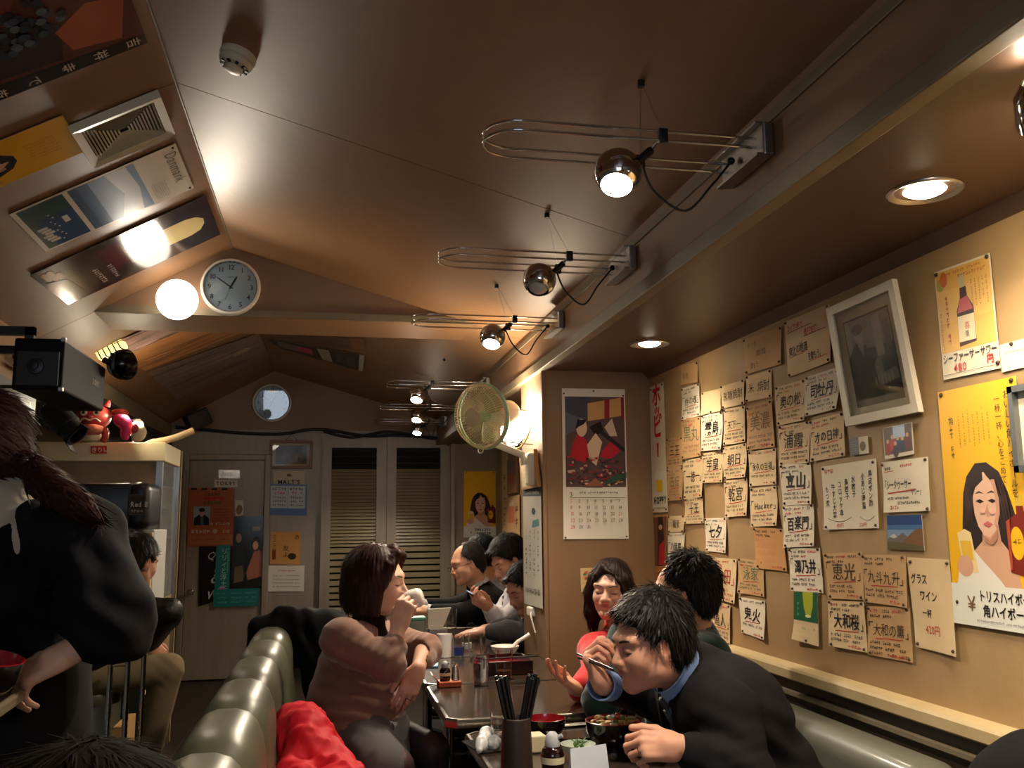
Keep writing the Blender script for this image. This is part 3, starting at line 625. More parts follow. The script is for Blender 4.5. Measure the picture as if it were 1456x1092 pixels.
s.fpoly([(0, 0.3), (0.2, 0.48), (0.32, 0.40), (0.45, 0.5), (0.6, 0.36), (1, 0.4), (1, 0), (0, 0)], rgb(110, 104, 98)); s.fpoly([(0.3, 0.1), (0.72, 0.52), (0.86, 0.62), (1, 0.6), (1, 0), (0.2, 0)], rgb(122, 88, 62)); s.fpoly([(0.05, 0.38), (0.2, 0.47), (0.3, 0.38), (0.2, 0.33)], rgb(190, 190, 190)); s.fpoly([(0, 0.0), (1, 0), (1, 0.12), (0.5, 0.2), (0, 0.25)], rgb(96, 88, 62))
s.finish('print', rough='print_satin')
# bottle poster
s = wall_sheet('D 945,195 1268,80 1332,750 1000,820', curl=FLAT); s.paper('bottle_poster', M_PAP['w'], 'golden poster of a bottle with handwritten price 480 below', 'poster')
s.frect(0.02, 0.235, 0.96, 0.745, rgb(222, 172, 84)); s.frect(0.02, 0.5, 0.96, 0.3, rgb(228, 180, 94))
s.fell(0.09, 0.86, 0.07, 0.06, rgb(170, 160, 70)); s.fell(0.16, 0.90, 0.07, 0.07, rgb(206, 110, 50))
s.fpoly([(0.43, 0.90), (0.53, 0.91), (0.545, 0.78), (0.56, 0.74), (0.44, 0.74), (0.43, 0.78)], rgb(190, 176, 140)); s.fpoly([(0.44, 0.78), (0.55, 0.785), (0.56, 0.70), (0.655, 0.59), (0.66, 0.28), (0.36, 0.26), (0.355, 0.58), (0.43, 0.69)], rgb(62, 30, 26)); s.fpoly([(0.43, 0.68), (0.56, 0.7), (0.645, 0.57), (0.365, 0.56)], rgb(186, 84, 90)); s.frect(0.36, 0.30, 0.295, 0.23, rgb(222, 206, 170)); s.text('喜', s.W * 0.47, s.H * 0.41, s.H * 0.07, rgb(190, 40, 36)); s.text('重', s.W * 0.47, s.H * 0.34, s.H * 0.06, INK)
s.scrib(s.W * 0.22, s.H * 0.925, s.W * 0.62, s.H * 0.03, rgb(190, 110, 50)); s.scrib(s.W * 0.42, s.H * 0.875, s.W * 0.5, s.H * 0.035, rgb(190, 100, 50)); s.vscrib(s.W * 0.16, s.H * 0.30, s.W * 0.06, s.H * 0.45, rgb(196, 40, 60)); s.vscrib(s.W * 0.05, s.H * 0.26, s.W * 0.03, s.H * 0.34, rgb(150, 110, 60))
for k in range(5): s.vscrib(s.W * (0.64 + 0.065 * k), s.H * 0.58, s.W * 0.028, s.H * 0.25, rgb(150, 100, 50))
s.text('シーファーサーサワー', s.W * 0.03, s.H * 0.145, s.H * 0.095, INK, sx=0.72, bold=0.012, slant=0.12); s.text('480', s.W * 0.22, s.H * 0.05, s.H * 0.1, RED, bold=0.01); s.text('円', s.W * 0.80, s.H * 0.07, s.H * 0.085, RED, bold=0.03)
s.frect(0.02, 0.035, 0.96, 0.004, INK); s.finish('print', rough='print_satin'); s.pins(((0.04, 0.97), (0.95, 0.975), (0.97, 0.05)), M_PIN, 0.006)

def woman_poster(s, tone=1.0):
    """yellow poster: dark haired woman with a highball glass and a square bottle"""
    K = lambda r, g, b_: rgb(r * tone, g * tone, b_ * tone)
    s.frect(0, 0.17, 1, 0.83, K(234, 178, 24))
    s.fpoly([(0.20, 0.42), (0.24, 0.55), (0.30, 0.62), (0.42, 0.672), (0.56, 0.672), (0.70, 0.63), (0.78, 0.55), (0.84, 0.46), (0.88, 0.34), (0.80, 0.28), (0.26, 0.28), (0.18, 0.33)], K(44, 32, 30))
    s.fpoly([(0.36, 0.17), (0.30, 0.30), (0.46, 0.36), (0.66, 0.35), (0.80, 0.28), (0.84, 0.17)], K(206, 158, 130))
    s.fpoly([(0.43, 0.33), (0.45, 0.42), (0.64, 0.42), (0.66, 0.33)], K(196, 146, 118))
    s.fpoly([(0.355, 0.52), (0.38, 0.585), (0.46, 0.63), (0.56, 0.635), (0.645, 0.60), (0.675, 0.53), (0.67, 0.46), (0.62, 0.40), (0.53, 0.365), (0.46, 0.375), (0.40, 0.41), (0.365, 0.46)], K(222, 178, 152))
    s.fpoly([(0.36, 0.60), (0.42, 0.64), (0.50, 0.645), (0.50, 0.60), (0.40, 0.57), (0.355, 0.53)], K(44, 32, 30)); s.fpoly([(0.50, 0.645), (0.60, 0.635), (0.67, 0.58), (0.68, 0.52), (0.63, 0.58), (0.55, 0.615)], K(44, 32, 30))
    for u in (0.445, 0.595):
        s.fpoly([(u - 0.055, 0.515), (u, 0.522), (u + 0.05, 0.512), (u, 0.504)], K(46, 30, 28)); s.fpoly([(u - 0.06, 0.545), (u, 0.556), (u + 0.055, 0.544), (u, 0.548)], K(80, 56, 48))
    s.fpoly([(0.50, 0.47), (0.53, 0.50), (0.55, 0.455), (0.525, 0.448)], K(200, 148, 122)); s.fpoly([(0.465, 0.42), (0.52, 0.432), (0.58, 0.418), (0.52, 0.405)], K(196, 98, 96))
    s.fpoly([(0.08, 0.17), (0.14, 0.26), (0.28, 0.33), (0.42, 0.27), (0.60, 0.20), (0.66, 0.17)], K(226, 220, 208))
    s.fpoly([(0.12, 0.38), (0.22, 0.40), (0.30, 0.385), (0.36, 0.22), (0.18, 0.21)], K(232, 206, 150)); s.fpoly([(0.15, 0.35), (0.29, 0.35), (0.31, 0.27), (0.18, 0.27)], K(226, 178, 60)); s.fell(0.20, 0.245, 0.10, 0.045, K(210, 160, 132))
    s.fpoly([(0.86, 0.53), (0.94, 0.53), (0.94, 0.47), (0.995, 0.44), (0.995, 0.21), (0.74, 0.23), (0.73, 0.43), (0.86, 0.46)], K(120, 34, 26)); s.frect(0.86, 0.49, 0.08, 0.045, K(206, 170, 60)); s.fell(0.84, 0.345, 0.075, 0.065, K(228, 176, 30)); s.scrib(s.W * 0.79, s.H * 0.34, s.W * 0.1, s.H * 0.02, K(120, 60, 20))
    s.fpoly([(0.60, 0.60), (0.645, 0.60), (0.675, 0.53), (0.67, 0.46), (0.62, 0.40), (0.60, 0.42), (0.635, 0.48), (0.635, 0.54)], K(200, 150, 126)); s.fpoly([(0.45, 0.375), (0.53, 0.352), (0.63, 0.395), (0.62, 0.36), (0.56, 0.335), (0.48, 0.345)], K(176, 126, 102))
    for q in (0.0, 0.03, 0.06): s.fpoly([(0.27 + q, 0.56 - q), (0.31 + q * 0.6, 0.60), (0.30 + q, 0.50), (0.255 + q, 0.40)], K(64, 46, 42)); s.fpoly([(0.72 - q, 0.60 - q * 0.5), (0.77 - q, 0.53), (0.80 - q, 0.40), (0.76 - q, 0.48)], K(62, 44, 40))
    s.fell(0.475, 0.475, 0.03, 0.012, K(230, 178, 156)); s.fell(0.59, 0.472, 0.03, 0.012, K(230, 178, 156)); s.fpoly([(0.74, 0.43), (0.78, 0.44), (0.77, 0.24), (0.745, 0.24)], K(170, 70, 44)); s.fpoly([(0.95, 0.43), (0.98, 0.42), (0.98, 0.23), (0.955, 0.23)], K(84, 22, 18))
    s.frect(0, 0, 1, 0.17, K(222, 220, 208))
s = Sheet([(XR, 2.061, 1.642), (XR, 1.787, 1.642), (XR, 1.78, 1.062), (XR, 2.066, 1.062)], (-1, 0, 0), FLAT, 0.006)
s.paper('highball_poster', M_PAP['w'], 'tall yellow poster of a woman with a highball, hand-lettered prices below', 'poster'); woman_poster(s)
s.text('おいしい角ハイボールを', s.W * 0.84, s.H * 0.955, s.W * 0.082, INK, vert=True); s.text('一杯一杯、心をこめて。', s.W * 0.73, s.H * 0.94, s.W * 0.075, INK, vert=True)
for k in range(7): s.vscrib(s.W * (0.26 + 0.062 * k), s.H * (0.74 + 0.01 * (k % 3)), s.W * 0.022, s.H * 0.14, rgb(150, 108, 20))
s.text('角', s.W * 0.13, s.H * 0.85, s.W * 0.075, INK); s.vscrib(s.W * 0.14, s.H * 0.70, s.W * 0.05, s.H * 0.14, rgb(120, 84, 20))
s.text('トリスハイボール', s.W * 0.34, s.H * 0.108, s.W * 0.105, INK, sx=0.8, bold=0.02); s.text('角ハイボール', s.W * 0.38, s.H * 0.048, s.W * 0.11, INK, sx=0.85, bold=0.02); s.text('¥', s.W * 0.20, s.H * 0.06, s.W * 0.18, rgb(120, 84, 60)); s.text('2', s.W * 0.965, s.H * 0.108, s.W * 0.06, RED, bold=0.03); s.text('4', s.W * 0.96, s.H * 0.05, s.W * 0.065, RED, bold=0.03)
s.scrib(s.W * 0.3, s.H * 0.02, s.W * 0.6, s.H * 0.01, rgb(150, 150, 150)); s.finish('print', rough='print_satin'); s.pins(((0.05, 0.985), (0.95, 0.985), (0.06, 0.09)), M_PIN, 0.006)
# framed black and white photograph
P = [atX(x, y, XR) for x, y in pxs('D 395,410 790,235 890,1005 460,1090')]; n = np.array((-1.0, 0, 0))
cen = sum(P) / 4; Wf = (np.linalg.norm(P[1] - P[0]) + np.linalg.norm(P[2] - P[3])) / 2; Hf = (np.linalg.norm(P[3] - P[0]) + np.linalg.norm(P[2] - P[1])) / 2
t = thing('framed_photograph', 'white framed black-and-white photograph of a man in an apron', 'picture', (XR, cen[1], P[3][2]))
tilt = lambda b_: 0.008 + 0.03 * b_
def fp(a, b_, o): p = (P[3] * (1 - a) + P[2] * a) * (1 - b_) + (P[0] * (1 - a) + P[1] * a) * b_; return p + n * (tilt(b_) + o)
M_FRW = mat('white_frame', rgb(222, 212, 190), 0.45, noise=(10, 0.15, rgb(180, 160, 120)))
b = MB(); w = 0.075; h = w * Wf / Hf
for (a0, a1, b0, b1) in ((0, w, 0, 1), (1 - w, 1, 0, 1), (w, 1 - w, 0, h), (w, 1 - w, 1 - h, 1)):
    b.prism([fp(a0, b0, 0), fp(a1, b0, 0), fp(a1, b1, 0), fp(a0, b1, 0)], n * 0.016)
b.build('frame', M_FRW, t)
b = MB(); b.prism([fp(0.02, 0.02, 0), fp(0.98, 0.02, 0), fp(0.98, 0.98, 0), fp(0.02, 0.98, 0)], n * 0.004); b.build('mat_board', mat('mat_board', rgb(206, 196, 172), 0.7), t)
s = Sheet([fp(0.18, 0.84, 0.004), fp(0.84, 0.84, 0.004), fp(0.84, 0.13, 0.004), fp(0.18, 0.13, 0.004)], n, None, 0.0006)
s.frect(0, 0, 1, 1, rgb(40, 38, 36)); s.frect(0.02, 0.62, 0.96, 0.36, rgb(150, 146, 138)); s.frect(0.62, 0.5, 0.16, 0.45, rgb(190, 186, 176)); s.frect(0.82, 0.55, 0.13, 0.33, rgb(112, 108, 100)); s.frect(0.02, 0.58, 0.1, 0.4, rgb(186, 182, 172))
s.fpoly([(0.02, 0.12), (0.05, 0.6), (0.2, 0.72), (0.42, 0.66), (0.52, 0.4), (0.5, 0.1)], rgb(26, 25, 24)); s.fell(0.30, 0.78, 0.105, 0.085, rgb(196, 190, 178)); s.fell(0.28, 0.86, 0.13, 0.06, rgb(20, 19, 18)); s.fpoly([(0.24, 0.70), (0.38, 0.70), (0.34, 0.55)], rgb(186, 180, 170)); s.fpoly([(0.15, 0.05), (0.42, 0.05), (0.40, 0.45), (0.2, 0.48)], rgb(44, 42, 40))
s.fell(0.62, 0.38, 0.09, 0.1, rgb(150, 145, 136)); s.fpoly([(0.55, 0.3), (0.95, 0.35), (0.98, 0.22), (0.58, 0.18)], rgb(120, 116, 108)); s.frect(0.5, 0.02, 0.48, 0.16, rgb(24, 23, 22))
for k in range(6): s.fell(0.5 + 0.07 * k, 0.24 + 0.02 * (k % 2), 0.02, 0.05, rgb(170, 166, 156))
s.finish('photo', parent=t, rough='print_satin')
b = MB(); b.prism([fp(w, h, 0.010), fp(1 - w, h, 0.010), fp(1 - w, 1 - h, 0.010), fp(w, 1 - h, 0.010)], n * 0.001); b.build('glass_pane', mat('picture_glass', (1, 1, 1), 0.02, trans=1.0, ior=1.45), t)
# card and framed notice past the tall poster
s = Sheet([(XR, 1.83, 1.722), (XR, 1.70, 1.722), (XR, 1.70, 1.657), (XR, 1.83, 1.657)], (-1, 0, 0), None, 0.005); s.paper('menu_card', M_PAP['w'], 'small white card pinned above the tall yellow poster', 'card'); s.scrib(s.W * 0.1, s.H * 0.6, s.W * 0.8, s.H * 0.1, rgb(150, 150, 150)); s.finish('print'); s.pins(((0.3, 0.93),), M_PIN)
t = thing('framed_notice', 'grey metal framed notice leaning beside the tall yellow poster', 'picture', (XR, 1.68, 1.42))
b = MB()
for (y0, y1, z0, z1) in ((1.60, 1.785, 1.60, 1.615), (1.60, 1.785, 1.42, 1.435), (1.77, 1.785, 1.42, 1.615), (1.60, 1.615, 1.42, 1.615)): b.span((XR - 0.035, y0, z0), (XR - 0.012, y1, z1))
b.build('frame', mat('grey_metal', rgb(120, 124, 126), 0.35, 0.8), t); b = MB(); b.span((XR - 0.02, 1.61, 1.43), (XR - 0.001, 1.775, 1.61)); b.build('backing', M_PAP['w'], t)
s = Sheet([(XR - 0.02, 1.77, 1.60), (XR - 0.02, 1.615, 1.60), (XR - 0.02, 1.615, 1.435), (XR - 0.02, 1.77, 1.435)], (-1, 0, 0), None, 0.001); [s.scrib(s.W * 0.12, s.H * (0.8 - 0.13 * k), s.W * 0.76, s.H * 0.05, rgb(110, 106, 100)) for k in range(6)]; s.finish('print', parent=t)
# ================================================================== CEILING ITEMS
NDL = (SL, 0, -1); NDR = (SR, 0, -1)      # faces looking down from the left and the right slope
def onL(px, py): return atP(px, py, NL, P0)
def onR(px, py): return atP(px, py, NR, P0)
def LP(x, y): return V(x, y, zc(x))
M_IVORY = mat('ivory_plastic', rgb(206, 198, 170), 0.4, noise=(20, 0.12, rgb(170, 156, 120)))
M_CLOCKW = mat('clock_rim', rgb(222, 216, 204), 0.35)
# smoke detector
c = onR(340, 76); nd = unit(NDR); t = thing('smoke_detector', 'round ivory smoke detector on the sloping ceiling', 'smoke detector', c)
b = MB(); b.lathe([(0.05, 0.0), (0.052, 0.012), (0.05, 0.02), (0.046, 0.022)], 28, c, nd); b.build('base', M_IVORY, t, smooth=35)
b = MB(); b.lathe([(0.046, 0.02), (0.048, 0.03), (0.042, 0.042), (0.030, 0.046)], 28, c, nd, close=False); hd = b.build('housing', M_IVORY, t, smooth=35)
b = MB(); b.lathe([(0.027, 0.040), (0.027, 0.052), (0.022, 0.058), (0.0005, 0.061)], 24, c, nd); b.build('sensor_cap', M_IVORY, t, smooth=35)
B_ = basis((1, 0, SR), nd)
for k in range(10):
    a = 2 * math.pi * k / 10; d = math.cos(a) * B_[:, 0] + math.sin(a) * B_[:, 1]; e = -math.sin(a) * B_[:, 0] + math.cos(a) * B_[:, 1]
    b = MB(); b.box(c + nd * 0.043 + d * 0.035, (0.011, 0.009, 0.008), np.column_stack((d, e, nd))); b.build('vent_slot', M_BLACKP, hd)
# square air grille
C4 = [LP(-0.813, 2.86), LP(-0.553, 2.86), LP(-0.553, 3.15), LP(-0.813, 3.15)]; nd = unit(NDL); cen = sum(C4) / 4
t = thing('air_grille', 'square ivory air grille with pyramid slats on the sloping ceiling', 'vent', cen)
ex = unit(C4[1] - C4[0]); ey = V(0, 1, 0); hw = 0.149; hh = 0.145
gp = lambda u, v, o: cen + ex * u * hw + ey * v * hh + nd * o
b = MB(); w = 0.20
ring = [(1, 0.004), (0.98, 0.030), (1 - w, 0.024), (1 - w, 0.012)]
for (s0, o0), (s1, o1) in zip(ring, ring[1:]):
    q0 = [gp(a * s0, e * s0, o0) for a, e in ((-1, -1), (1, -1), (1, 1), (-1, 1))]; q1 = [gp(a * s1, e * s1, o1) for a, e in ((-1, -1), (1, -1), (1, 1), (-1, 1))]
    b.add(q0 + q1, [(i, (i + 1) % 4, 4 + (i + 1) % 4, 4 + i) for i in range(4)])
b.build('frame', M_IVORY, t)
b = MB(); b.add([gp(-0.8, -0.8, 0.004), gp(0.8, -0.8, 0.004), gp(0.8, 0.8, 0.004), gp(-0.8, 0.8, 0.004)], [(0, 1, 2, 3)]); b.build('dark_cavity', M_BLACKP, t)
for q in range(4):
    b = MB(); R2 = lambda u, v, q=q: [(u, v), (-v, u), (-u, -v), (v, -u)][q]
    for k in range(10):
        r0 = 0.78 - 0.072 * k; r1 = r0 - 0.040
        pts = [gp(*R2(-r0, r0), 0.022 - 0.0005 * k), gp(*R2(r0, r0), 0.022 - 0.0005 * k), gp(*R2(r1, r1), 0.014), gp(*R2(-r1, r1), 0.014)]
        b.prism(pts, nd * -0.002)
    o = b.build('slat_quarter', M_IVORY, t); o['kind'] = 'stuff'
# posters on the left slope
def cposter(name, C, label, m=None, nrm=NDL, lift=0.006, paperm=None):
    s = Sheet(C, nrm, None, lift); s.paper(name, paperm or M_GLOSSP, label, 'poster', 'posters on the sloping ceiling', nu=2, nv=2, thick=0.0008); return s
M_GLOSSP = mat('glossy_poster_paper', rgb(214, 206, 192), 0.2)
s = cposter('travel_poster', [LP(-0.563, 3.265), LP(-0.560, 3.715), LP(-1.095, 3.70), LP(-1.092, 3.27)], 'glossy white-bordered poster with blue sky and sea photographs')
s.frect(0.03, 0.33, 0.94, 0.40, rgb(70, 104, 150)); s.frect(0.03, 0.45, 0.94, 0.28, rgb(120, 150, 190)); s.fpoly([(0.03, 0.55), (0.5, 0.60), (0.97, 0.52), (0.97, 0.66), (0.5, 0.7), (0.03, 0.68)], rgb(196, 206, 220))
s.frect(0.03, 0.33, 0.94, 0.05, rgb(56, 84, 120)); s.frect(0.03, 0.03, 0.94, 0.27, rgb(24, 66, 110)); s.fpoly([(0.03, 0.03), (0.97, 0.03), (0.97, 0.09), (0.6, 0.07), (0.03, 0.1)], rgb(40, 70, 52)); s.frect(0.03, 0.03, 0.3, 0.27, rgb(30, 70, 70))
for k in range(6): s.frect(0.5 + 0.06 * k, 0.05 + 0.01 * (k % 3), 0.05, 0.06, rgb(206, 206, 200))
for k in range(9): s.fell(0.3 + 0.07 * k, 0.16 + 0.015 * math.sin(k * 2.1), 0.012, 0.006, rgb(210, 214, 220))
s.frect(0.42, 0.215, 0.14, 0.035, rgb(206, 214, 220)); s.ctext('Danmark', s.W * 0.42, s.H * 0.91, s.W * 0.15, rgb(120, 116, 110))
for k in range(7): s.scrib(s.W * 0.55, s.H * (0.76 + 0.014 * k), s.W * 0.36, s.H * 0.007, rgb(150, 146, 138))
s.finish('print', rough='print_gloss'); s.pins(((0.05, 0.975), (0.95, 0.975)), M_PIN, 0.005)
s = cposter('wine_poster', [LP(-0.53, 3.83), LP(-0.53, 4.36), LP(-1.185, 4.37), LP(-1.195, 3.85)], 'dark plum poster with a pale arch shape and wine scene next to the gable', lift=0.010)
s.frect(0, 0, 1, 1, rgb(40, 24, 28)); s.frect(0.02, 0.02, 0.96, 0.32, rgb(52, 28, 30)); s.fpoly([(0.1, 0.34), (0.7, 0.34), (0.6, 0.54), (0.2, 0.56)], rgb(92, 24, 36))
s.fpoly([(0.30, 0.56), (0.30, 0.84), (0.34, 0.90), (0.44, 0.94), (0.55, 0.935), (0.66, 0.90), (0.70, 0.84), (0.70, 0.56)], rgb(186, 166, 112)); s.frect(0.28, 0.46, 0.42, 0.13, rgb(150, 130, 96)); s.fell(0.48, 0.52, 0.07, 0.03, rgb(176, 52, 40)); s.frect(0.32, 0.47, 0.08, 0.05, rgb(50, 60, 40)); s.frect(0.56, 0.47, 0.1, 0.08, rgb(60, 66, 52))
s.scrib(s.W * 0.5, s.H * 0.33, s.W * 0.36, s.H * 0.03, rgb(200, 186, 180), n=7); s.scrib(s.W * 0.46, s.H * 0.25, s.W * 0.4, s.H * 0.035, rgb(206, 190, 180), n=8)
for k in range(7): s.fell(0.14 + 0.05 * (k % 4), 0.05 + 0.03 * (k // 3), 0.06, 0.018, rgb(170, 120, 86))
s.fpoly([(0.3, 0.02), (0.9, 0.02), (0.8, 0.14), (0.4, 0.12)], rgb(70, 44, 40)); s.finish('print', rough='print_gloss')
s = cposter('highball_poster', [LP(-0.805, 2.785), LP(-0.805, 3.055), LP(-1.31, 3.055), LP(-1.31, 2.785)], 'yellow poster on the ceiling next to the square air grille'); woman_poster(s)
for k in range(6): s.vscrib(s.W * (0.3 + 0.07 * k), s.H * 0.74, s.W * 0.022, s.H * 0.16, rgb(150, 108, 20))
s.finish('print', rough='print_gloss')
s = cposter('festival_poster', [LP(-0.535, 2.08), LP(-0.535, 2.585), LP(-1.20, 2.585), LP(-1.20, 2.08)], 'dark maroon poster with blue flowers and a line of white brush letters')
s.frect(0, 0, 1, 1, rgb(92, 40, 28)); s.fpoly([(0.82, 0), (1, 0), (1, 1), (0.9, 1), (0.86, 0.5)], rgb(30, 18, 18)); s.fpoly([(0.2, 0.55), (0.55, 0.75), (0.85, 0.7), (0.8, 0.3), (0.4, 0.25)], rgb(52, 24, 22)); s.fpoly([(0.5, 0.98), (0.86, 0.92), (0.8, 0.75), (0.6, 0.72), (0.45, 0.85)], rgb(168, 88, 50)); s.fpoly([(0.55, 0.28), (0.85, 0.3), (0.84, 0.02), (0.5, 0.02)], rgb(150, 88, 54)); s.fpoly([(0.1, 0.7), (0.4, 0.6), (0.35, 0.45), (0.1, 0.5)], rgb(120, 52, 34)); s.fpoly([(0.3, 0.45), (0.86, 0.36), (0.86, 0.31), (0.3, 0.36)], rgb(40, 20, 18))
_rr = random.Random(4)
for k in range(60): a = _rr.uniform(0, 6.28); r = 0.17 * math.sqrt(_rr.random()); s.fell(0.45 + r * 1.2 * math.cos(a), 0.60 + r * math.sin(a), 0.03, 0.018, rgb(*[(34, 44, 62), (54, 68, 88), (24, 30, 46), (84, 98, 112)][k % 4]), n=8)
for k, ch in enumerate('吉祥寺で乾杯。'): s.text(ch, s.W * 0.885, s.H * (0.93 - 0.125 * k), s.W * 0.085, rgb(206, 196, 190), bold=0.01)
s.finish('print', rough='print_gloss')
def wood_print(s, base, seed, hole=False):
    R = random.Random(seed); s.frect(0, 0, 1, 1, rgb(*base))
    for k in range(26):
        v = R.random(); h = R.uniform(0.01, 0.05); u0 = R.uniform(-0.1, 0.5); u1 = min(1, u0 + R.uniform(0.3, 0.8)); u0 = max(0, u0); d = R.uniform(-0.03, 0.05); f = R.uniform(0.45, 1.35)
        cl = lambda x: min(0.99, max(0.01, x))
        s.fpoly([(u0, cl(v)), ((u0 + u1) / 2, cl(v + d * 0.7)), (u1, cl(v + d)), (u1, cl(v + d + h * 0.4)), ((u0 + u1) / 2, cl(v + d * 0.7 + h)), (u0, cl(v + h * 0.5))], rgb(*[min(255, x * f) for x in base]))
    if hole: s.fpoly([(0.68, 0.55), (0.72, 0.66), (0.82, 0.70), (0.88, 0.64), (0.84, 0.58)], rgb(196, 176, 130))
s = cposter('driftwood_poster', [onL(208, 528), onL(366, 472), onL(382, 505), onL(252, 566)], 'grey driftwood picture poster with a pale notch behind the gable beam', lift=0.012); wood_print(s, (134, 112, 98), 3, True); s.finish('print', rough='print_satin')
s = cposter('driftwood_poster', [onL(168, 507), onL(275, 462), onL(352, 468), onL(206, 526)], 'orange-brown wood grain poster beside the grey driftwood one'); wood_print(s, (190, 134, 86), 8); s.finish('print', rough='print_satin')
s = cposter('driftwood_poster', [onL(160, 486), onL(215, 462), onL(262, 464), onL(183, 502)], 'grey-pink wood poster farthest from the ridge, behind the gable beam', lift=0.010); wood_print(s, (170, 140, 130), 12); s.finish('print', rough='print_satin')
s = cposter('magazine_strip', [onR(372, 466), onR(520, 480), onR(523, 496), onR(385, 488)], 'narrow dark printed strip on the ceiling, brown-ended, beyond the beam', nrm=NDR); wood_print(s, (104, 78, 62), 21); s.frect(0.86, 0.05, 0.12, 0.9, rgb(140, 96, 64)); s.finish('print', rough='print_satin')
s = cposter('magazine_strip', [onR(380, 480), onR(519, 503), onR(516, 527), onR(400, 494)], 'narrow printed strip with magenta blot and white text on the ceiling', nrm=NDR, lift=0.010)
s.frect(0, 0, 1, 1, rgb(48, 40, 38)); s.fpoly([(0, 0.2), (0.3, 0.3), (0.36, 0.8), (0.1, 0.9)], rgb(120, 104, 100)); s.fpoly([(0.25, 0.35), (0.42, 0.25), (0.45, 0.75), (0.3, 0.8)], rgb(190, 30, 96)); s.frect(0.52, 0.1, 0.12, 0.8, rgb(190, 184, 172))
for k in range(6): s.frect(0.53, 0.16 + 0.12 * k, 0.10, 0.03, rgb(70, 64, 60))
s.scrib(s.W * 0.68, s.H * 0.25, s.W * 0.24, s.H * 0.5, rgb(90, 88, 86)); s.frect(0.95, 0.02, 0.05, 0.96, rgb(200, 196, 186)); s.finish('print', rough='print_satin')

# ------------------------------------------------------------------ clocks
def clock(cx, cy, cz, R, tilt, label, loc):
    t = thing('wall_clock', label, 'clock', loc); n = V(0, -math.cos(tilt), -math.sin(tilt)); ex = V(1, 0, 0); ey = np.cross(n, ex) * -1; ey = unit(np.cross(ex, n)) ; ey = ey if ey[2] > 0 else -ey
    c = V(cx, cy, cz); P_ = lambda u, v, o: c + ex * u + ey * v + n * o
    b = MB(); b.lathe([(R * 0.97, -0.035 if tilt else -0.02), (R, 0.0), (R, 0.018), (R * 0.97, 0.028), (R * 0.91, 0.03), (R * 0.89, 0.02)], 48, c, n, close=False); b.build('rim', M_CLOCKW, t, smooth=35)
    b = MB(); b.lathe([(R * 0.90, 0.027), (R * 0.885, 0.030), (R * 0.855, 0.016)], 48, c, n, close=False); b.build('inner_ring', M_CHROME, t, smooth=50)
    b = MB(); b.lathe([(R * 0.885, 0.002), (R * 0.885, 0.004)], 48, c, n); dl = b.build('dial', mat('clock_dial', rgb(168, 192, 204), 0.45), t)
    s = Sheet([P_(-R, R, 0.004), P_(R, R, 0.004), P_(R, -R, 0.004), P_(-R, -R, 0.004)], n, None, 0.0006)
    for k in range(1, 13):
        a = math.radians(90 - 30 * k); s.ctext(str(k), R + 0.70 * R * math.cos(a), R + 0.70 * R * math.sin(a) - 0.075 * R, R * 0.24, rgb(40, 44, 48), bold=0.012)
    for k in range(60):
        a = math.radians(6 * k); s.ell(R + 0.83 * R * math.cos(a), R + 0.83 * R * math.sin(a), R * 0.008, R * 0.008, rgb(60, 64, 68), n=5)
    s.scrib(R * 0.9, R * 1.32, R * 0.22, R * 0.05, rgb(70, 74, 78), n=5); s.finish('numerals', parent=t)
    def hand(a, L, w, o, nm):
        d = V(math.sin(math.radians(a)), math.cos(math.radians(a))); e = V(d[1], -d[0]); q = MB()
        q.prism([P_(*(d * -L * 0.15 + e * w), o), P_(*(d * L * 0.8 + e * w), o), P_(*(d * L), o), P_(*(d * L * 0.8 - e * w), o), P_(*(d * -L * 0.15 - e * w), o)], n * 0.0012); q.build(nm, M_BLACKP, t)
    hand(27, R * 0.46, R * 0.035, 0.008, 'hour_hand'); hand(305, R * 0.62, R * 0.02, 0.010, 'minute_hand'); hand(200, R * 0.55, R * 0.006, 0.012, 'second_hand')
    b = MB(); b.lathe([(R * 0.04, 0.006), (R * 0.04, 0.014)], 16, c, n); b.build('hub', M_BLACKP, t)
    b = MB(); b.lathe([(R * 0.90, 0.0225), (R * 0.90, 0.0235)], 40, c, n); b.build('glass', MATS['picture_glass'], t)
c = atY(328, 408, 4.63); clock(c[0], 4.64, c[2], 0.146, 0.0, 'round wall clock with pale blue dial on the gable beam', (c[0], YG0, c[2]))
c = atY(387, 573, 8.44); clock(c[0], 8.44, c[2], 0.172, math.radians(5.5), 'round wall clock with window reflections above the panelled wall', (c[0], YB, c[2]))

# ================================================================== BACK WALL
YW = YB - 0.001
def backrect(px0, py0, px1, py1, Y=YW): a = atY(px0, py0, Y); c = atY(px1, py1, Y); return a, c
# toilet door
a, c = backrect(271, 655, 377, 967); x0, x1, zt = a[0], atY(377, 655, YW)[0], a[2]
b = MB(); b.span((x0, YB - 0.03, 0.012), (x1, YB - 0.002, zt), 0.003); dr = struct(b.build('door_1', M_PANEL))
for nm, p in (('frame_jamb', ((x0 - 0.055, YB - 0.05, 0), (x0 - 0.004, YB, zt + 0.055))), ('frame_jamb', ((x1 + 0.004, YB - 0.05, 0), (x1 + 0.055, YB, zt + 0.055))), ('frame_head', ((x0 - 0.004, YB - 0.05, zt + 0.004), (x1 + 0.004, YB, zt + 0.055)))):
    b = MB(); b.span(*p, 0.006); b.build(nm, M_PANEL, dr)
b = MB(); h = atY(271, 842, YB - 0.06); b.lathe([(0.022, 0), (0.022, 0.008), (0.009, 0.012), (0.009, 0.03), (0.024, 0.042), (0.028, 0.055), (0.02, 0.068), (0.001, 0.07)], 20, (h[0], YB - 0.03, h[2]), (0, -1, 0)); b.build('door_knob', M_CHROME, dr, smooth=40)
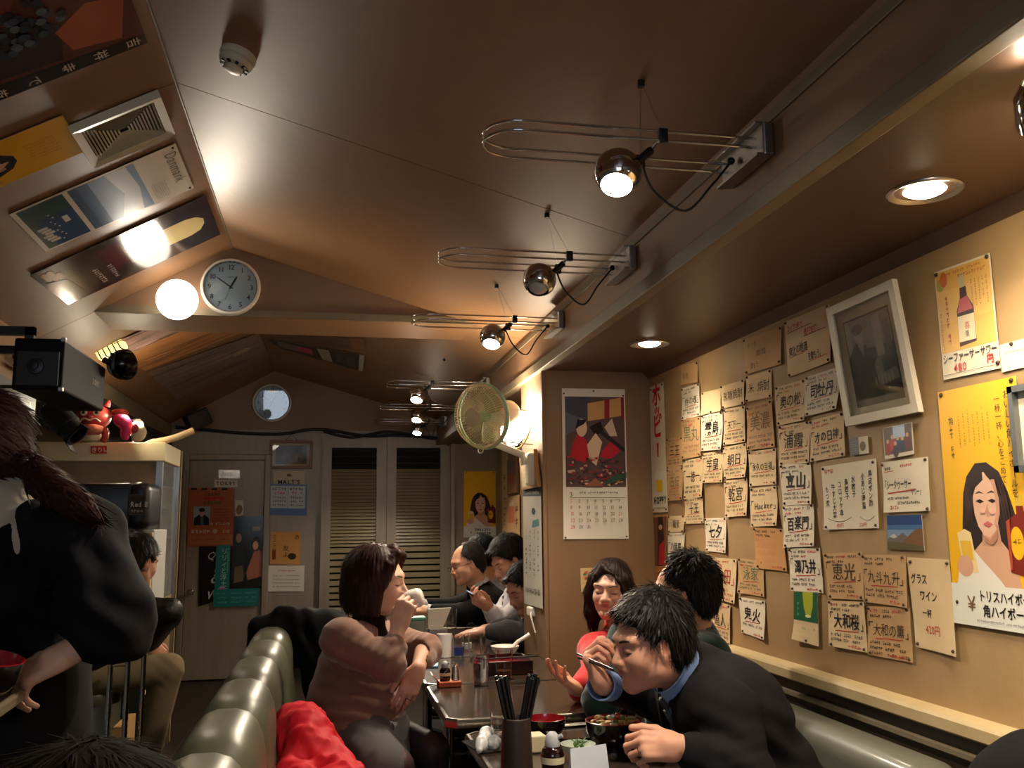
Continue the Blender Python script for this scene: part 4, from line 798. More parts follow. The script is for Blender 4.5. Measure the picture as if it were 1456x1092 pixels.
b = MB(); b.span((-1.3, YB - 0.012, 0), (1.14, YB, 0.09)); struct(b.build('baseboard_back', M_DARK))
# louvred doors
def louvre(px0, px1, ox0, ox1, label):
    xa, xb = atY(px0, 640, YW)[0], atY(px1, 640, YW)[0]; oa, ob = atY(ox0, 637, YW)[0], atY(ox1, 637, YW)[0]; zt_ = 2.15; zo = atY(ox0, 637, YW)[2]
    y0 = YB - 0.04
    b = MB(); b.span((xa + 0.002, y0, 0.02), (oa, YB - 0.002, zt_)); t = struct(b.build('door_2', M_PANEL))
    b = MB(); b.span((ob, y0, 0.02), (xb - 0.002, YB - 0.002, zt_)); b.build('stile', M_PANEL, t)
    b = MB(); b.span((oa, y0, zo), (ob, YB - 0.002, zt_)); b.build('top_rail', M_PANEL, t)
    b = MB(); b.span((oa, y0, 0.02), (ob, YB - 0.002, 0.30)); b.build('bottom_rail', M_PANEL, t)
    b = MB(); b.span((oa, YB - 0.006, 0.3), (ob, YB - 0.002, zo)); b.build('dark_backing', mat('louvre_void', rgb(14, 13, 12), 0.8), t)
    msl = mat('louvre_slat', rgb(136, 122, 92), 0.45, noise=(9, 0.3, rgb(96, 82, 58))); mdk = mat('louvre_slat_dark', rgb(60, 56, 50), 0.35)  # second, darker slat colour for the topmost slats
    cache = {}
    def slat(z, ang, wd, m):
        k = (ang, wd, m.name); org = WORLDPOS[t.name]
        if k not in cache:
            q = MB(); R_ = np.array(Matrix.Rotation(ang, 3, 'X')); q.box(((oa + ob) / 2, YB - 0.022, 1.0), (ob - oa, 0.006, wd), R_); o = q.build('slat', m, t); cache[k] = o.data; o.location = (0, 0, z - 1.0)
        else:
            o = bpy.data.objects.new('slat', cache[k]); COL.objects.link(o); o.parent = t; o.location = (0, 0, z - 1.0)
    z = zo - 0.025
    for k in range(3): slat(z, math.radians(78), 0.05, mdk); z -= 0.062
    while z > 1.12: slat(z, math.radians(-24), 0.0295, msl); z -= 0.0305
    z -= 0.015
    while z > 0.36: slat(z, math.radians(-12), 0.042, msl); z -= 0.058
    return t
louvre(458, 550, 472, 535.7, 'x'); louvre(550, 641, 563.6, 625.5, 'x')
# posts, cables
b = MB(); b.span((1.115, YB - 0.17, 0), (1.145, YB - 0.14, 2.16)); struct(b.build('trim_10', M_PANEL))
def cable(name, pts, r, label, m=M_CABLE, Y=None):
    P_ = [atY(x, y, YB - 0.05 if Y is None else Y) for (x, y) in pts]
    q = MB(); q.tube(catmull(P_, 5), r, 8); return tag(q.build(name, m, smooth=60), label, 'cable', 'black cables along the panel top')
cable('cable', [(250, 607), (300, 612), (350, 616), (400, 617), (440, 611), (470, 612), (520, 620), (560, 619), (600, 621), (642, 624)], 0.014, 'thick black cable taped along the top of the panelled wall')
cable('cable', [(460, 613), (500, 622), (545, 614), (575, 616), (610, 623), (644, 628), (648, 660), (648, 700), (647, 770)], 0.012, 'thinner black cable looping above the louvred doors and running down the corner', Y=YB - 0.10)
b = MB(); p = atY(641, 628, YB - 0.07); b.box(p, (0.07, 0.06, 0.08), bevel=0.01); tag(b.build('junction_box', mat('orange_tape', rgb(150, 104, 74), 0.6)), 'small tan junction box where the cables meet in the corner', 'junction box')
# speaker in the ceiling corner
p = atY(281, 592, 8.25) + V(0, 0, -0.03); t = thing('corner_speaker', 'small dark grey loudspeaker in the corner under the sloping ceiling', 'speaker', p + V(0, 0.2, 0.05))
Rz = np.array(Matrix.Rotation(math.radians(25), 3, 'Z')) @ np.array(Matrix.Rotation(math.radians(-28), 3, 'Y'))
b = MB(); b.box(p, (0.19, 0.16, 0.15), Rz, 0.012); b.build('cabinet', mat('dark_grey_plastic', rgb(52, 50, 48), 0.45), t)
b = MB(); b.box(p + Rz @ V(0, -0.082, 0), (0.17, 0.012, 0.14), Rz, 0.006); b.build('grille_cloth', M_BLACKP, t)
b = MB(); b.tube([p + V(0, 0.05, 0.05), p + V(0.0, 0.24, 0.08)], 0.012, 8); b.build('bracket', M_BLACKP, t)
# wall things
def wpaper(name, px, m, label, cat, lift=0.004, Y=YW, group=None): s = Sheet([atY(x, y, Y) for x, y in px], (0, -1, 0), None, lift); s.paper(name, m, label, cat, group, nu=2, nv=2); return s
M_WHITEP = mat('white_paper', rgb(226, 220, 206), 0.7); M_TEAL = mat('teal_paper', rgb(20, 124, 120), 0.45)
DY = YB - 0.031
s = wpaper('door_sign', [(305, 682), (338, 682), (338, 692.5), (305, 692.5)], M_WHITEP, 'white sign reading TOILET on the door', 'sign', Y=DY); s.ctext('TOILET', s.W / 2, s.H * 0.24, s.H * 0.7, INK, bold=0.02); s.finish('lettering')
s = wpaper('door_plate', [(311, 668), (341, 668), (341, 680), (311, 680)], mat('silver_plate', rgb(170, 168, 164), 0.25, 0.6), 'shiny silver plate above the TOILET sign', 'sign', Y=DY); s.text('み', s.W * 0.08, s.H * 0.2, s.H * 0.7, INK); s.scrib(s.W * 0.36, s.H * 0.3, s.W * 0.56, s.H * 0.35, rgb(80, 80, 80)); s.finish('lettering')
s = wpaper('event_poster', [(284, 734), (374, 734), (373, 836), (282, 862)], mat('black_glossy_paper', rgb(24, 23, 24), 0.18), 'black glossy poster with two people and silver script on the door', 'poster', Y=DY)
s.fell(0.62, 0.62, 0.10, 0.10, rgb(34, 34, 36)); s.fpoly([(0.50, 0.2), (0.52, 0.55), (0.58, 0.66), (0.68, 0.66), (0.72, 0.5), (0.72, 0.2)], rgb(38, 37, 38)); s.fell(0.62, 0.72, 0.045, 0.06, rgb(170, 130, 108)); s.fpoly([(0.54, 0.16), (0.70, 0.16), (0.69, 0.36), (0.56, 0.36)], rgb(110, 94, 72))
s.fpoly([(0.76, 0.16), (0.99, 0.16), (0.99, 0.5), (0.92, 0.56), (0.86, 0.52), (0.74, 0.26)], rgb(178, 110, 80)); s.fell(0.895, 0.62, 0.07, 0.10, rgb(50, 30, 24)); s.fell(0.885, 0.60, 0.045, 0.06, rgb(214, 168, 140)); s.frect(0.84, 0.80, 0.13, 0.06, rgb(150, 148, 146))
s.text('Qt', s.W * 0.12, s.H * 0.50, s.H * 0.12, rgb(190, 190, 190), slant=0.3); s.text('g', s.W * 0.2, s.H * 0.28, s.H * 0.3, rgb(200, 200, 200), slant=0.3); s.text('W', s.W * 0.12, s.H * 0.05, s.H * 0.12, rgb(226, 226, 226), slant=0.3, bold=0.02); s.finish('print', rough='print_satin')
s = wpaper('event_poster', [(268, 694), (334, 694), (331, 776), (266, 777)], mat('orange_paper', rgb(178, 92, 46), 0.5), 'orange event poster with a small portrait on the door', 'poster', lift=0.007, Y=DY)
for k in range(4): s.frect(0.06 + 0.22 * k, 0.965, 0.12, 0.035, INK)
s.ctext('ごあおせり', s.W * 0.52, s.H * 0.87, s.H * 0.055, INK, bold=0.02); s.ctext('映画音楽会', s.W * 0.55, s.H * 0.79, s.H * 0.075, rgb(206, 40, 30), bold=0.03, sx=0.85); s.ctext('昭和歌謡祭', s.W * 0.53, s.H * 0.725, s.H * 0.06, rgb(30, 120, 50), bold=0.03)
s.frect(0.12, 0.36, 0.36, 0.32, rgb(150, 170, 184)); s.fpoly([(0.13, 0.36), (0.14, 0.48), (0.24, 0.54), (0.37, 0.54), (0.46, 0.48), (0.47, 0.36)], rgb(32, 36, 40)); s.fell(0.305, 0.57, 0.055, 0.065, rgb(200, 158, 130)); s.fell(0.305, 0.62, 0.065, 0.035, rgb(30, 26, 24)); s.frect(0.28, 0.36, 0.06, 0.14, rgb(70, 96, 100))
for k in range(6): s.scrib(s.W * 0.55, s.H * (0.62 - 0.05 * k), s.W * 0.36, s.H * 0.022, rgb(90, 44, 24))
s.scrib(s.W * 0.5, s.H * 0.36, s.W * 0.42, s.H * 0.04, rgb(232, 216, 200)); s.scrib(s.W * 0.08, s.H * 0.22, s.W * 0.42, s.H * 0.06, rgb(232, 216, 200)); s.scrib(s.W * 0.68, s.H * 0.22, s.W * 0.24, s.H * 0.05, rgb(232, 216, 200)); s.fell(0.60, 0.255, 0.05, 0.04, rgb(206, 180, 160)); s.frect(0, 0.02, 1, 0.17, rgb(180, 112, 70))
for k in range(3): s.scrib(s.W * (0.08 + 0.31 * k), s.H * 0.1, s.W * 0.22, s.H * 0.03, rgb(130, 76, 46))
s.finish('print'); 
s = wpaper('flyer', [(308, 775), (328, 775), (325, 863), (304, 863)], M_TEAL, 'tall teal flyer strip with white vertical letters on the door', 'flyer', lift=0.010, Y=DY)
s.text('リリィと浮土', s.W * 0.36, s.H * 0.95, s.W * 0.46, rgb(214, 230, 226), vert=True); s.vscrib(s.W * 0.78, s.H * 0.55, s.W * 0.14, s.H * 0.4, rgb(170, 206, 200)); s.ell(s.W * 0.52, s.H * 0.23, s.W * 0.40, s.W * 0.40, rgb(206, 140, 190)); s.text('4/1', s.W * 0.28, s.H * 0.20, s.W * 0.36, rgb(120, 40, 110)); s.finish('print')
s = wpaper('flyer', [(304, 838), (369, 836), (367, 861), (303, 863)], M_TEAL, 'wide teal flyer foot with lines of small text on the door', 'flyer', lift=0.013, Y=DY)
for k in range(3):
    for j in range(3): s.scrib(s.W * (0.06 + 0.32 * j), s.H * (0.7 - 0.25 * k), s.W * 0.24, s.H * 0.1, rgb(120, 190, 186))
s.finish('print')
s = wpaper('sticker', [(334, 711), (346, 711), (346, 732), (335, 736)], M_WHITEP, 'shiny pale sticker peeling on the door above the black poster', 'sticker', Y=DY); s.fell(0.5, 0.4, 0.4, 0.3, rgb(150, 120, 90)); s.finish('print')
# framed picture
A_, C_ = backrect(384, 626, 444, 667); cx = (A_[0] + C_[0]) / 2
t = thing('framed_picture', 'small brown framed drawing of two figures hanging beside the door', 'picture', (cx, YB, C_[2]))
b = MB(); w = 0.025
for (xa, xb, za, zb) in ((A_[0], C_[0], A_[2] - w, A_[2]), (A_[0], C_[0], C_[2], C_[2] + w), (A_[0], A_[0] + w, C_[2] + w, A_[2] - w), (C_[0] - w, C_[0], C_[2] + w, A_[2] - w)): b.span((xa, YB - 0.03, za), (xb, YB - 0.002, zb), 0.003, 1)
b.build('frame', mat('brown_frame', rgb(122, 84, 52), 0.4), t)
s = Sheet([(A_[0] + w, YB, A_[2] - w), (C_[0] - w, YB, A_[2] - w), (C_[0] - w, YB, C_[2] + w), (A_[0] + w, YB, C_[2] + w)], (0, -1, 0), None, 0.008); s.frect(0, 0, 1, 1, rgb(206, 190, 156)); s.frect(0.08, 0.1, 0.84, 0.8, rgb(116, 106, 92))
for u in (0.36, 0.70): s.fell(u, 0.42, 0.10, 0.2, rgb(150, 126, 104)); s.fell(u + 0.02, 0.3, 0.05, 0.1, rgb(84, 72, 62))
s.finish('drawing', parent=t)
b = MB(); b.span((A_[0] + w, YB - 0.017, C_[2] + w), (C_[0] - w, YB - 0.016, A_[2] - w)); b.build('glass_pane', MATS['picture_glass'], t)
b = MB(); b.tube([(cx - 0.05, YB - 0.01, A_[2]), (cx, YB - 0.01, A_[2] + 0.06), (cx + 0.05, YB - 0.01, A_[2])], 0.003, 6); b.build('hanging_cord', M_BLACKP, t)
s = wpaper('tin_sign', [(389, 670), (433, 670), (433, 690), (389, 690)], mat('cream_tin', rgb(190, 176, 144), 0.4), 'cream tin sign with dark capital letters under the framed drawing', 'sign'); s.ctext("MALT'S", s.W / 2, s.H * 0.08, s.H * 0.42, INK, bold=0.03); s.fell(0.5, 0.72, 0.08, 0.1, rgb(110, 92, 66)); s.finish('lettering')
s = wpaper('blue_notice_board', [(383, 688), (437, 689), (436, 733), (382, 732)], mat('blue_board', rgb(66, 96, 160), 0.35), 'blue rimmed board with two white handwritten sheets', 'notice board', lift=0.008)
for u in (0.04, 0.50): s.frect(u, 0.22, 0.45, 0.72, rgb(206, 212, 220)); s.scrib(s.W * (u + 0.03), s.H * 0.80, s.W * 0.38, s.H * 0.09, INK); s.scrib(s.W * (u + 0.08), s.H * 0.67, s.W * 0.3, s.H * 0.09, RED); [s.scrib(s.W * (u + 0.05), s.H * (0.53 - 0.12 * k), s.W * 0.36, s.H * 0.07, rgb(70, 74, 90)) for k in range(3)]
s.finish('handwriting')
s = wpaper('autograph_board', [(385, 756), (428, 756), (427, 803), (384, 802)], mat('orange_board', rgb(206, 148, 84), 0.6), 'square orange autograph board with brush writing', 'board', lift=0.006)
s.text('さよなら', s.W * 0.06, s.H * 0.92, s.H * 0.13, INK, vert=True); s.text('友よ', s.W * 0.40, s.H * 0.6, s.H * 0.2, INK, vert=True); s.text('酒', s.W * 0.78, s.H * 0.78, s.H * 0.15, INK); s.fell(0.72, 0.25, 0.14, 0.1, rgb(60, 44, 30)); s.frect(0.06, 0.14, 0.12, 0.3, rgb(120, 60, 30)); s.finish('handwriting')
s = wpaper('white_notice', [(382, 804), (433, 804), (432, 841), (381, 841)], M_WHITEP, 'white printed notice under the orange autograph board', 'notice')
s.scrib(s.W * 0.25, s.H * 0.76, s.W * 0.5, s.H * 0.07, RED); [s.scrib(s.W * 0.12, s.H * (0.58 - 0.14 * k), s.W * 0.76, s.H * 0.05, rgb(110, 106, 100)) for k in range(4)]; s.finish('print')
s = Sheet([atY(x, y, YB - 0.141) for x, y in ((660, 670), (704.5, 670), (705, 765), (659, 764))], (0, -1, 0), None, 0.004); s.paper('highball_poster', M_WHITEP, 'small yellow poster of a woman on the far wall beside the louvred doors', 'poster'); woman_poster(s)
s.scrib(s.W * 0.34, s.H * 0.10, s.W * 0.5, s.H * 0.04, INK, n=7); s.scrib(s.W * 0.4, s.H * 0.045, s.W * 0.45, s.H * 0.04, INK, n=6); s.text('¥', s.W * 0.2, s.H * 0.06, s.H * 0.05, INK); s.finish('print'); s.pins(((0.06, 0.98), (0.94, 0.98), (0.06, 0.04), (0.94, 0.03)), M_PIN, 0.006)

# ================================================================== PILLAR
s = Sheet([atY(x, y, 4.22) for x, y in ((798.4, 552.4), (887.9, 553.6), (893.5, 766), (801, 766.6))], (0, -1, 0), None, 0.005); s.paper('wall_calendar', M_WHITEP, 'large wall calendar with a colourful print above the month of March', 'calendar')
s.frect(0.045, 0.34, 0.935, 0.605, rgb(92, 72, 74)); s.fpoly([(0.045, 0.80), (0.4, 0.76), (0.42, 0.945), (0.045, 0.945)], rgb(70, 74, 90)); s.fpoly([(0.045, 0.68), (0.3, 0.74), (0.4, 0.78), (0.045, 0.84)], rgb(96, 98, 110)); s.fpoly([(0.40, 0.78), (0.98, 0.82), (0.98, 0.945), (0.40, 0.90)], rgb(206, 158, 104)); s.fpoly([(0.66, 0.80), (0.74, 0.80), (0.75, 0.93), (0.67, 0.925)], rgb(150, 44, 48)); s.frect(0.93, 0.80, 0.05, 0.145, rgb(130, 40, 44))
s.fpoly([(0.16, 0.62), (0.24, 0.71), (0.36, 0.66), (0.44, 0.56), (0.34, 0.50), (0.12, 0.54)], rgb(190, 36, 50)); s.fell(0.30, 0.735, 0.085, 0.06, rgb(226, 196, 168)); s.fpoly([(0.20, 0.72), (0.24, 0.79), (0.38, 0.79), (0.34, 0.76), (0.25, 0.74)], rgb(34, 28, 30)); s.fpoly([(0.42, 0.74), (0.60, 0.78), (0.66, 0.70), (0.5, 0.69)], rgb(30, 26, 28)); s.fpoly([(0.38, 0.62), (0.52, 0.70), (0.62, 0.64), (0.52, 0.48), (0.42, 0.52)], rgb(226, 200, 172)); s.fpoly([(0.62, 0.58), (0.78, 0.66), (0.90, 0.58), (0.74, 0.52), (0.58, 0.54)], rgb(196, 36, 54)); s.fpoly([(0.62, 0.72), (0.97, 0.60), (0.97, 0.57), (0.60, 0.69)], rgb(44, 40, 42)); s.fpoly([(0.66, 0.74), (0.78, 0.80), (0.86, 0.68), (0.74, 0.68)], rgb(214, 190, 170))
_rr = random.Random(7)
for k in range(120):
    u, v = _rr.uniform(0.06, 0.92), _rr.uniform(0.35, 0.53); w_, h_ = _rr.uniform(0.02, 0.07), _rr.uniform(0.008, 0.02)
    s.fpoly([(u, v), (u + w_, v + _rr.uniform(-0.01, 0.01)), (u + w_ * 0.9, v + h_), (u - 0.01, v + h_ * 0.8)], rgb(*_rr.choice(((176, 36, 50), (70, 44, 54), (206, 164, 140), (110, 70, 62), (48, 66, 54), (150, 60, 60), (190, 130, 110)))))
s.fpoly([(0.62, 0.35), (0.98, 0.40), (0.98, 0.44), (0.7, 0.40)], rgb(52, 82, 62)); s.fpoly([(0.32, 0.345), (0.62, 0.345), (0.5, 0.40)], rgb(150, 92, 66))
s.text('3', s.W * 0.09, s.H * 0.275, s.H * 0.045, INK); s.scrib(s.W * 0.24, s.H * 0.296, s.W * 0.6, s.H * 0.013, INK, n=18); s.frect(0.1, 0.268, 0.86, 0.003, rgb(90, 86, 80))
for k in range(31):
    r_, cc = divmod(k, 7); s.text(str(k + 1), s.W * (0.10 + 0.123 * cc), s.H * (0.238 - 0.0425 * r_), s.H * 0.032, RED if cc == 0 or k == 20 else rgb(76, 72, 70), sx=0.85)
s.finish('print'); s.pins(((0.03, 0.965), (0.5, 0.985), (0.97, 0.955), (0.03, 0.01), (0.97, 0.015)), M_PIN)
s = Sheet([atY(x, y, 4.22) for x, y in ((825, 808), (844, 807), (845, 841), (826, 842))], (0, -1, 0), None, 0.003); s.paper('sticker', mat('cream_sticker', rgb(206, 180, 130), 0.5), 'cream sticker with a colourful round design on the pillar', 'sticker')
for k in range(9): a = k * 0.7; s.fell(0.5 + 0.2 * math.cos(a), 0.68 + 0.14 * math.sin(a), 0.13, 0.07, rgb(*[(196, 90, 70), (70, 110, 90), (206, 150, 110)][k % 3]), n=8)
s.scrib(s.W * 0.15, s.H * 0.36, s.W * 0.7, s.H * 0.05, rgb(120, 90, 50)); s.scrib(s.W * 0.2, s.H * 0.14, s.W * 0.6, s.H * 0.12, rgb(190, 150, 80)); s.finish('print')
# side of the pillar
def sidesheet(px, X, lift, n=(-1, 0, 0)): return Sheet([atX(x, y, X) for x, y in px], n, None, lift)
P = [atX(x, y, 1.003) for x, y in ((743, 648), (765, 638), (770, 692), (746, 697))]; P[1][1] = max(P[1][1], 4.33)
t = thing('framed_certificate', 'wooden framed certificate on the side of the pillar', 'picture', sum(P) / 4)
b = MB(); b.prism(P, (-0.018, 0, 0)); b.build('frame', mat('light_wood_frame', rgb(176, 130, 80), 0.45), t)
s = Sheet(P, (-1, 0, 0), None, 0.0185); s.frect(0.10, 0.07, 0.80, 0.86, rgb(186, 172, 140)); s.vscrib(s.W * 0.25, s.H * 0.3, s.W * 0.5, s.H * 0.5, rgb(90, 84, 70), n=9); s.finish('document', parent=t)
s = Sheet([V(1.005, 4.655, atX(747, 694, 1.005)[2]), V(1.005, 4.245, atX(774, 693, 1.005)[2]), V(1.005, 4.245, atX(774, 866, 1.005)[2]), V(1.005, 4.655, atX(747, 858, 1.005)[2])], (-1, 0, 0), None, 0.006); s.paper('festival_bill', mat('grey_white_paper', rgb(196, 192, 180), 0.6), 'long white bill with dark header and columns of writing on the side of the pillar', 'poster')
s.frect(0, 0.93, 1, 0.07, rgb(60, 64, 72)); s.scrib(s.W * 0.1, s.H * 0.945, s.W * 0.8, s.H * 0.03, rgb(200, 200, 200)); s.fell(0.6, 0.80, 0.1, 0.03, INK); s.fpoly([(0.5, 0.66), (0.9, 0.68), (0.86, 0.74), (0.55, 0.72)], rgb(70, 130, 140))
for k in range(4): s.vscrib(s.W * (0.12 + 0.22 * k), s.H * (0.25 + 0.04 * (k % 2)), s.W * 0.09, s.H * 0.24, INK, n=6); s.vscrib(s.W * (0.15 + 0.22 * k), s.H * 0.55, s.W * 0.06, s.H * 0.1, rgb(120, 110, 104))
s.scrib(s.W * 0.1, s.H * 0.10, s.W * 0.8, s.H * 0.05, rgb(110, 106, 100)); s.finish('print')
b = MB(); p = V(1.0, 4.50, atX(757, 870, 1.0)[2]); b.box(p, (0.03, 0.09, 0.045), bevel=0.008); pl = tag(b.build('power_adapter', M_WHITEP), 'white plug adapter on the side of the pillar below the long bill', 'plug'); b = MB(); b.tube(catmull([p + V(-0.01, -0.05, 0), p + V(-0.02, -0.09, -0.02), p + V(-0.005, -0.11, -0.09)], 5), 0.004, 6); b.build('cord', M_WHITEP, pl)
# things on the wall behind the pillar
s = sidesheet(((724, 655), (737, 650), (738, 700), (724, 703)), 1.545, 0.02); s.paper('framed_print', mat('old_print', rgb(150, 110, 76), 0.5), 'small colourful framed print on the wall behind the pillar', 'picture', thick=0.02); s.frect(0.1, 0.45, 0.8, 0.48, rgb(120, 110, 110)); s.fpoly([(0.2, 0.3), (0.5, 0.9), (0.8, 0.3)], rgb(176, 90, 60)); s.finish('print')
s = sidesheet(((720, 708), (740, 704), (741, 800), (720, 800)), 1.545, 0.008); s.paper('old_poster', M_PAP['t'], 'tan paper sheet with red blocks on the wall behind the pillar', 'poster'); s.frect(0.2, 0.6, 0.45, 0.25, rgb(190, 110, 80)); s.frect(0.3, 0.86, 0.3, 0.06, rgb(206, 180, 150)); s.frect(0.2, 0.2, 0.6, 0.25, rgb(206, 178, 110)); s.vscrib(s.W * 0.7, s.H * 0.5, s.W * 0.2, s.H * 0.4, rgb(110, 70, 50)); s.finish('print')
s = sidesheet(((714, 640), (723, 640), (723, 800), (715, 800)), 1.545, 0.004); s.paper('old_poster', M_PAP['c'], 'yellowed narrow sheet in the far wall corner', 'poster'); s.vscrib(s.W * 0.3, s.H * 0.2, s.W * 0.3, s.H * 0.6, FADE); s.finish('print')

# ------------------------------------------------------------------ sconce and fan on the side of the pillar
sc = V(0.915, 4.50, atY(738, 604, 4.50)[2])
t = thing('wall_sconce', 'glowing white bowl sconce on the side of the pillar', 'lamp', (1.01, 4.50, sc[2]))
b = MB(); b.lathe([(0.022, -0.105), (0.035, -0.09), (0.078, -0.045), (0.098, 0.01), (0.104, 0.06), (0.100, 0.06), (0.094, 0.012), (0.074, -0.04), (0.03, -0.082), (0.001, -0.085)], 32, sc, (0, 0, 1), close=False); b.build('bowl_shade', mat('lit_opal_glass', (0.95, 0.9, 0.8), 0.35, emit=(1.0, 0.82, 0.58), estr=14), t, smooth=50)
b = MB(); b.tube([(1.01, 4.50, sc[2] + 0.062), sc + V(0.105, 0, 0.062)], 0.006, 8); b.lathe([(0.103, 0.058), (0.107, 0.06), (0.103, 0.064)], 32, sc, (0, 0, 1), close=False); b.tube(catmull([(1.008, 4.5, sc[2] + 0.05), (1.0, 4.5, sc[2] - 0.04), (0.96, 4.5, sc[2] - 0.11), sc + V(0.01, 0, -0.12), sc + V(0, 0, -0.10)], 5), 0.005, 8); b.build('bracket', mat('bronze', rgb(110, 84, 56), 0.35, 0.7), t, smooth=50)
b = MB(); b.ball(sc + V(0, 0, 0.0), 0.035, 14); b.build('bulb', M_BULB, t, smooth=60)
point('sconce_light', sc + V(0.0, 0, 0.08), 11, (1.0, 0.82, 0.60), 0.05, t)
# fan
fc = atY(684, 592, 4.30); ax = unit((-0.76, -0.62, -0.17)); ex = unit(np.cross(ax, (0, 0, 1))); ey = np.cross(ex, ax)
if ey[2] < 0: ey = -ey
t = thing('wall_fan', 'cream and green wall fan with wire cage on the pillar', 'fan', (1.01, 4.36, 1.60)); M_FANG = mat('pale_green_plastic', rgb(150, 196, 160), 0.35); M_WIRE = mat('cream_wire', rgb(206, 190, 150), 0.4); M_FANW = mat('white_plastic', rgb(226, 220, 204), 0.35)
Rf = 0.155; fpt = lambda r, a, o: fc + ax * o + (ex * math.cos(a) + ey * math.sin(a)) * r
b = MB(); b.tube([fpt(Rf + 0.001, 2 * math.pi * k / 40, -0.012) for k in range(40)], 0.009, 8, closed=True); b.build('rim_ring', M_FANG, t, smooth=60)
b = MB(); b.tube([fpt(Rf, 2 * math.pi * k / 40, 0.003) for k in range(40)], 0.005, 8, closed=True); b.build('front_rim', M_WIRE, t, smooth=60)
fr = MB()
for k in range(72):
    a = 2 * math.pi * k / 72; fr.tube([fpt(r, a, o) for r, o in ((0.045, 0.066), (0.09, 0.062), (0.13, 0.047), (0.150, 0.020), (0.155, 0.0))], 0.0012, 4, caps=False)
for r, o in ((0.09, 0.062), (0.135, 0.043)): fr.tube([fpt(r, 2 * math.pi * k / 32, o) for k in range(32)], 0.0013, 4, closed=True)
o = fr.build('front_cage_wires', M_WIRE, t); o['kind'] = 'stuff'
bk = MB()
for k in range(60):
    a = 2 * math.pi * k / 60; bk.tube([fpt(r, a, o) for r, o in ((0.04, -0.075), (0.10, -0.068), (0.145, -0.035), (0.155, 0.0))], 0.0011, 4, caps=False)
o = bk.build('rear_cage_wires', M_WIRE, t); o['kind'] = 'stuff'
b = MB(); b.lathe([(0.046, 0.062), (0.046, 0.068), (0.03, 0.072), (0.001, 0.072)], 28, fc, ax); b.build('badge_disc', mat('clear_badge', rgb(196, 176, 140), 0.3), t, smooth=40)
b = MB(); b.lathe([(0.028, -0.045), (0.028, 0.012), (0.02, 0.022), (0.001, 0.024)], 24, fc, ax); b.build('blade_hub', M_FANG, t, smooth=40)
for k in range(3):
    a0 = 2 * math.pi * k / 3 + 0.4; pts = []
    for rr_, da, oo in ((0.025, -0.25, 0.0), (0.07, -0.55, 0.008), (0.13, -0.5, 0.012), (0.14, 0.0, 0.0), (0.13, 0.45, -0.014), (0.07, 0.5, -0.012), (0.025, 0.3, -0.004)): pts.append(fpt(rr_, a0 + da, oo - 0.015))
    b = MB(); b.prism(pts, ax * 0.002); b.build('blade', mat('clear_green_blade', rgb(206, 206, 170), 0.25, trans=0.6, ior=1.2), t)
mc = fc - ax * 0.12
b = MB(); b.lathe([(0.062, -0.10), (0.066, -0.06), (0.066, 0.02), (0.05, 0.045), (0.03, 0.05)][::1], 28, mc, ax); b.ball(mc - ax * 0.10, 0.055, 18); b.build('motor_housing', M_FANW, t, smooth=45)
b = MB(); b.tube([mc + V(0, 0, 0.055), mc + V(0, 0, 0.085)], 0.007, 8); b.ball(mc + V(0, 0, 0.09), 0.010, 10); b.build('oscillation_knob', M_FANW, t, smooth=45)
pz = V(0.945, 4.36, 1.60)
b = MB(); b.tube([mc - V(0, 0, 0.05), (mc[0], mc[1], 1.70), pz + V(-0.01, 0, 0.05), pz], [0.022, 0.02, 0.018, 0.018], 12); b.build('neck', M_FANW, t, smooth=45)
b = MB(); b.span((0.955, 4.32, 1.50), (1.009, 4.40, 1.66), 0.012); b.build('wall_plate', M_FANW, t)
b = MB(); q0 = fpt(0.155, math.radians(-80), 0.0); b.tube([q0, (mc[0] + 0.02, mc[1], 1.715), (0.99, 4.36, 1.70)], 0.004, 6); b.tube([q0 + V(0, 0, -0.012) + ex * 0.016 * math.cos(2 * math.pi * k / 14) + V(0, 0, 1) * 0.012 * math.sin(2 * math.pi * k / 14) for k in range(14)], 0.003, 6, closed=True); b.build('tilt_rod', M_FANW, t, smooth=45)
# ================================================================== FURNITURE
M_VINYL = mat('olive_vinyl', rgb(80, 80, 62), 0.38, noise=(8, 0.15, rgb(60, 60, 46)), bump=(220, 0.06, 0.001), coat=0.0)
M_VINYLD = mat('olive_vinyl_seat', rgb(70, 70, 56), 0.36, noise=(8, 0.2, rgb(50, 50, 40)))
M_TOP = mat('dark_table_laminate', rgb(62, 50, 42), 0.16, noise=(3, 0.3, rgb(40, 32, 26)), stretch=(1, 6, 1), coat=0.6)
M_EDGE = mat('table_edge_metal', (0.22, 0.19, 0.16), 0.22, 0.9)
def puff(x0, x1, y0, y1, z0, z1, r=0.05, seg=5):
    q = MB(); q.box(((x0 + x1) / 2, (y0 + y1) / 2, (z0 + z1) / 2), (x1 - x0, y1 - y0, z1 - z0), None, r, seg); return q
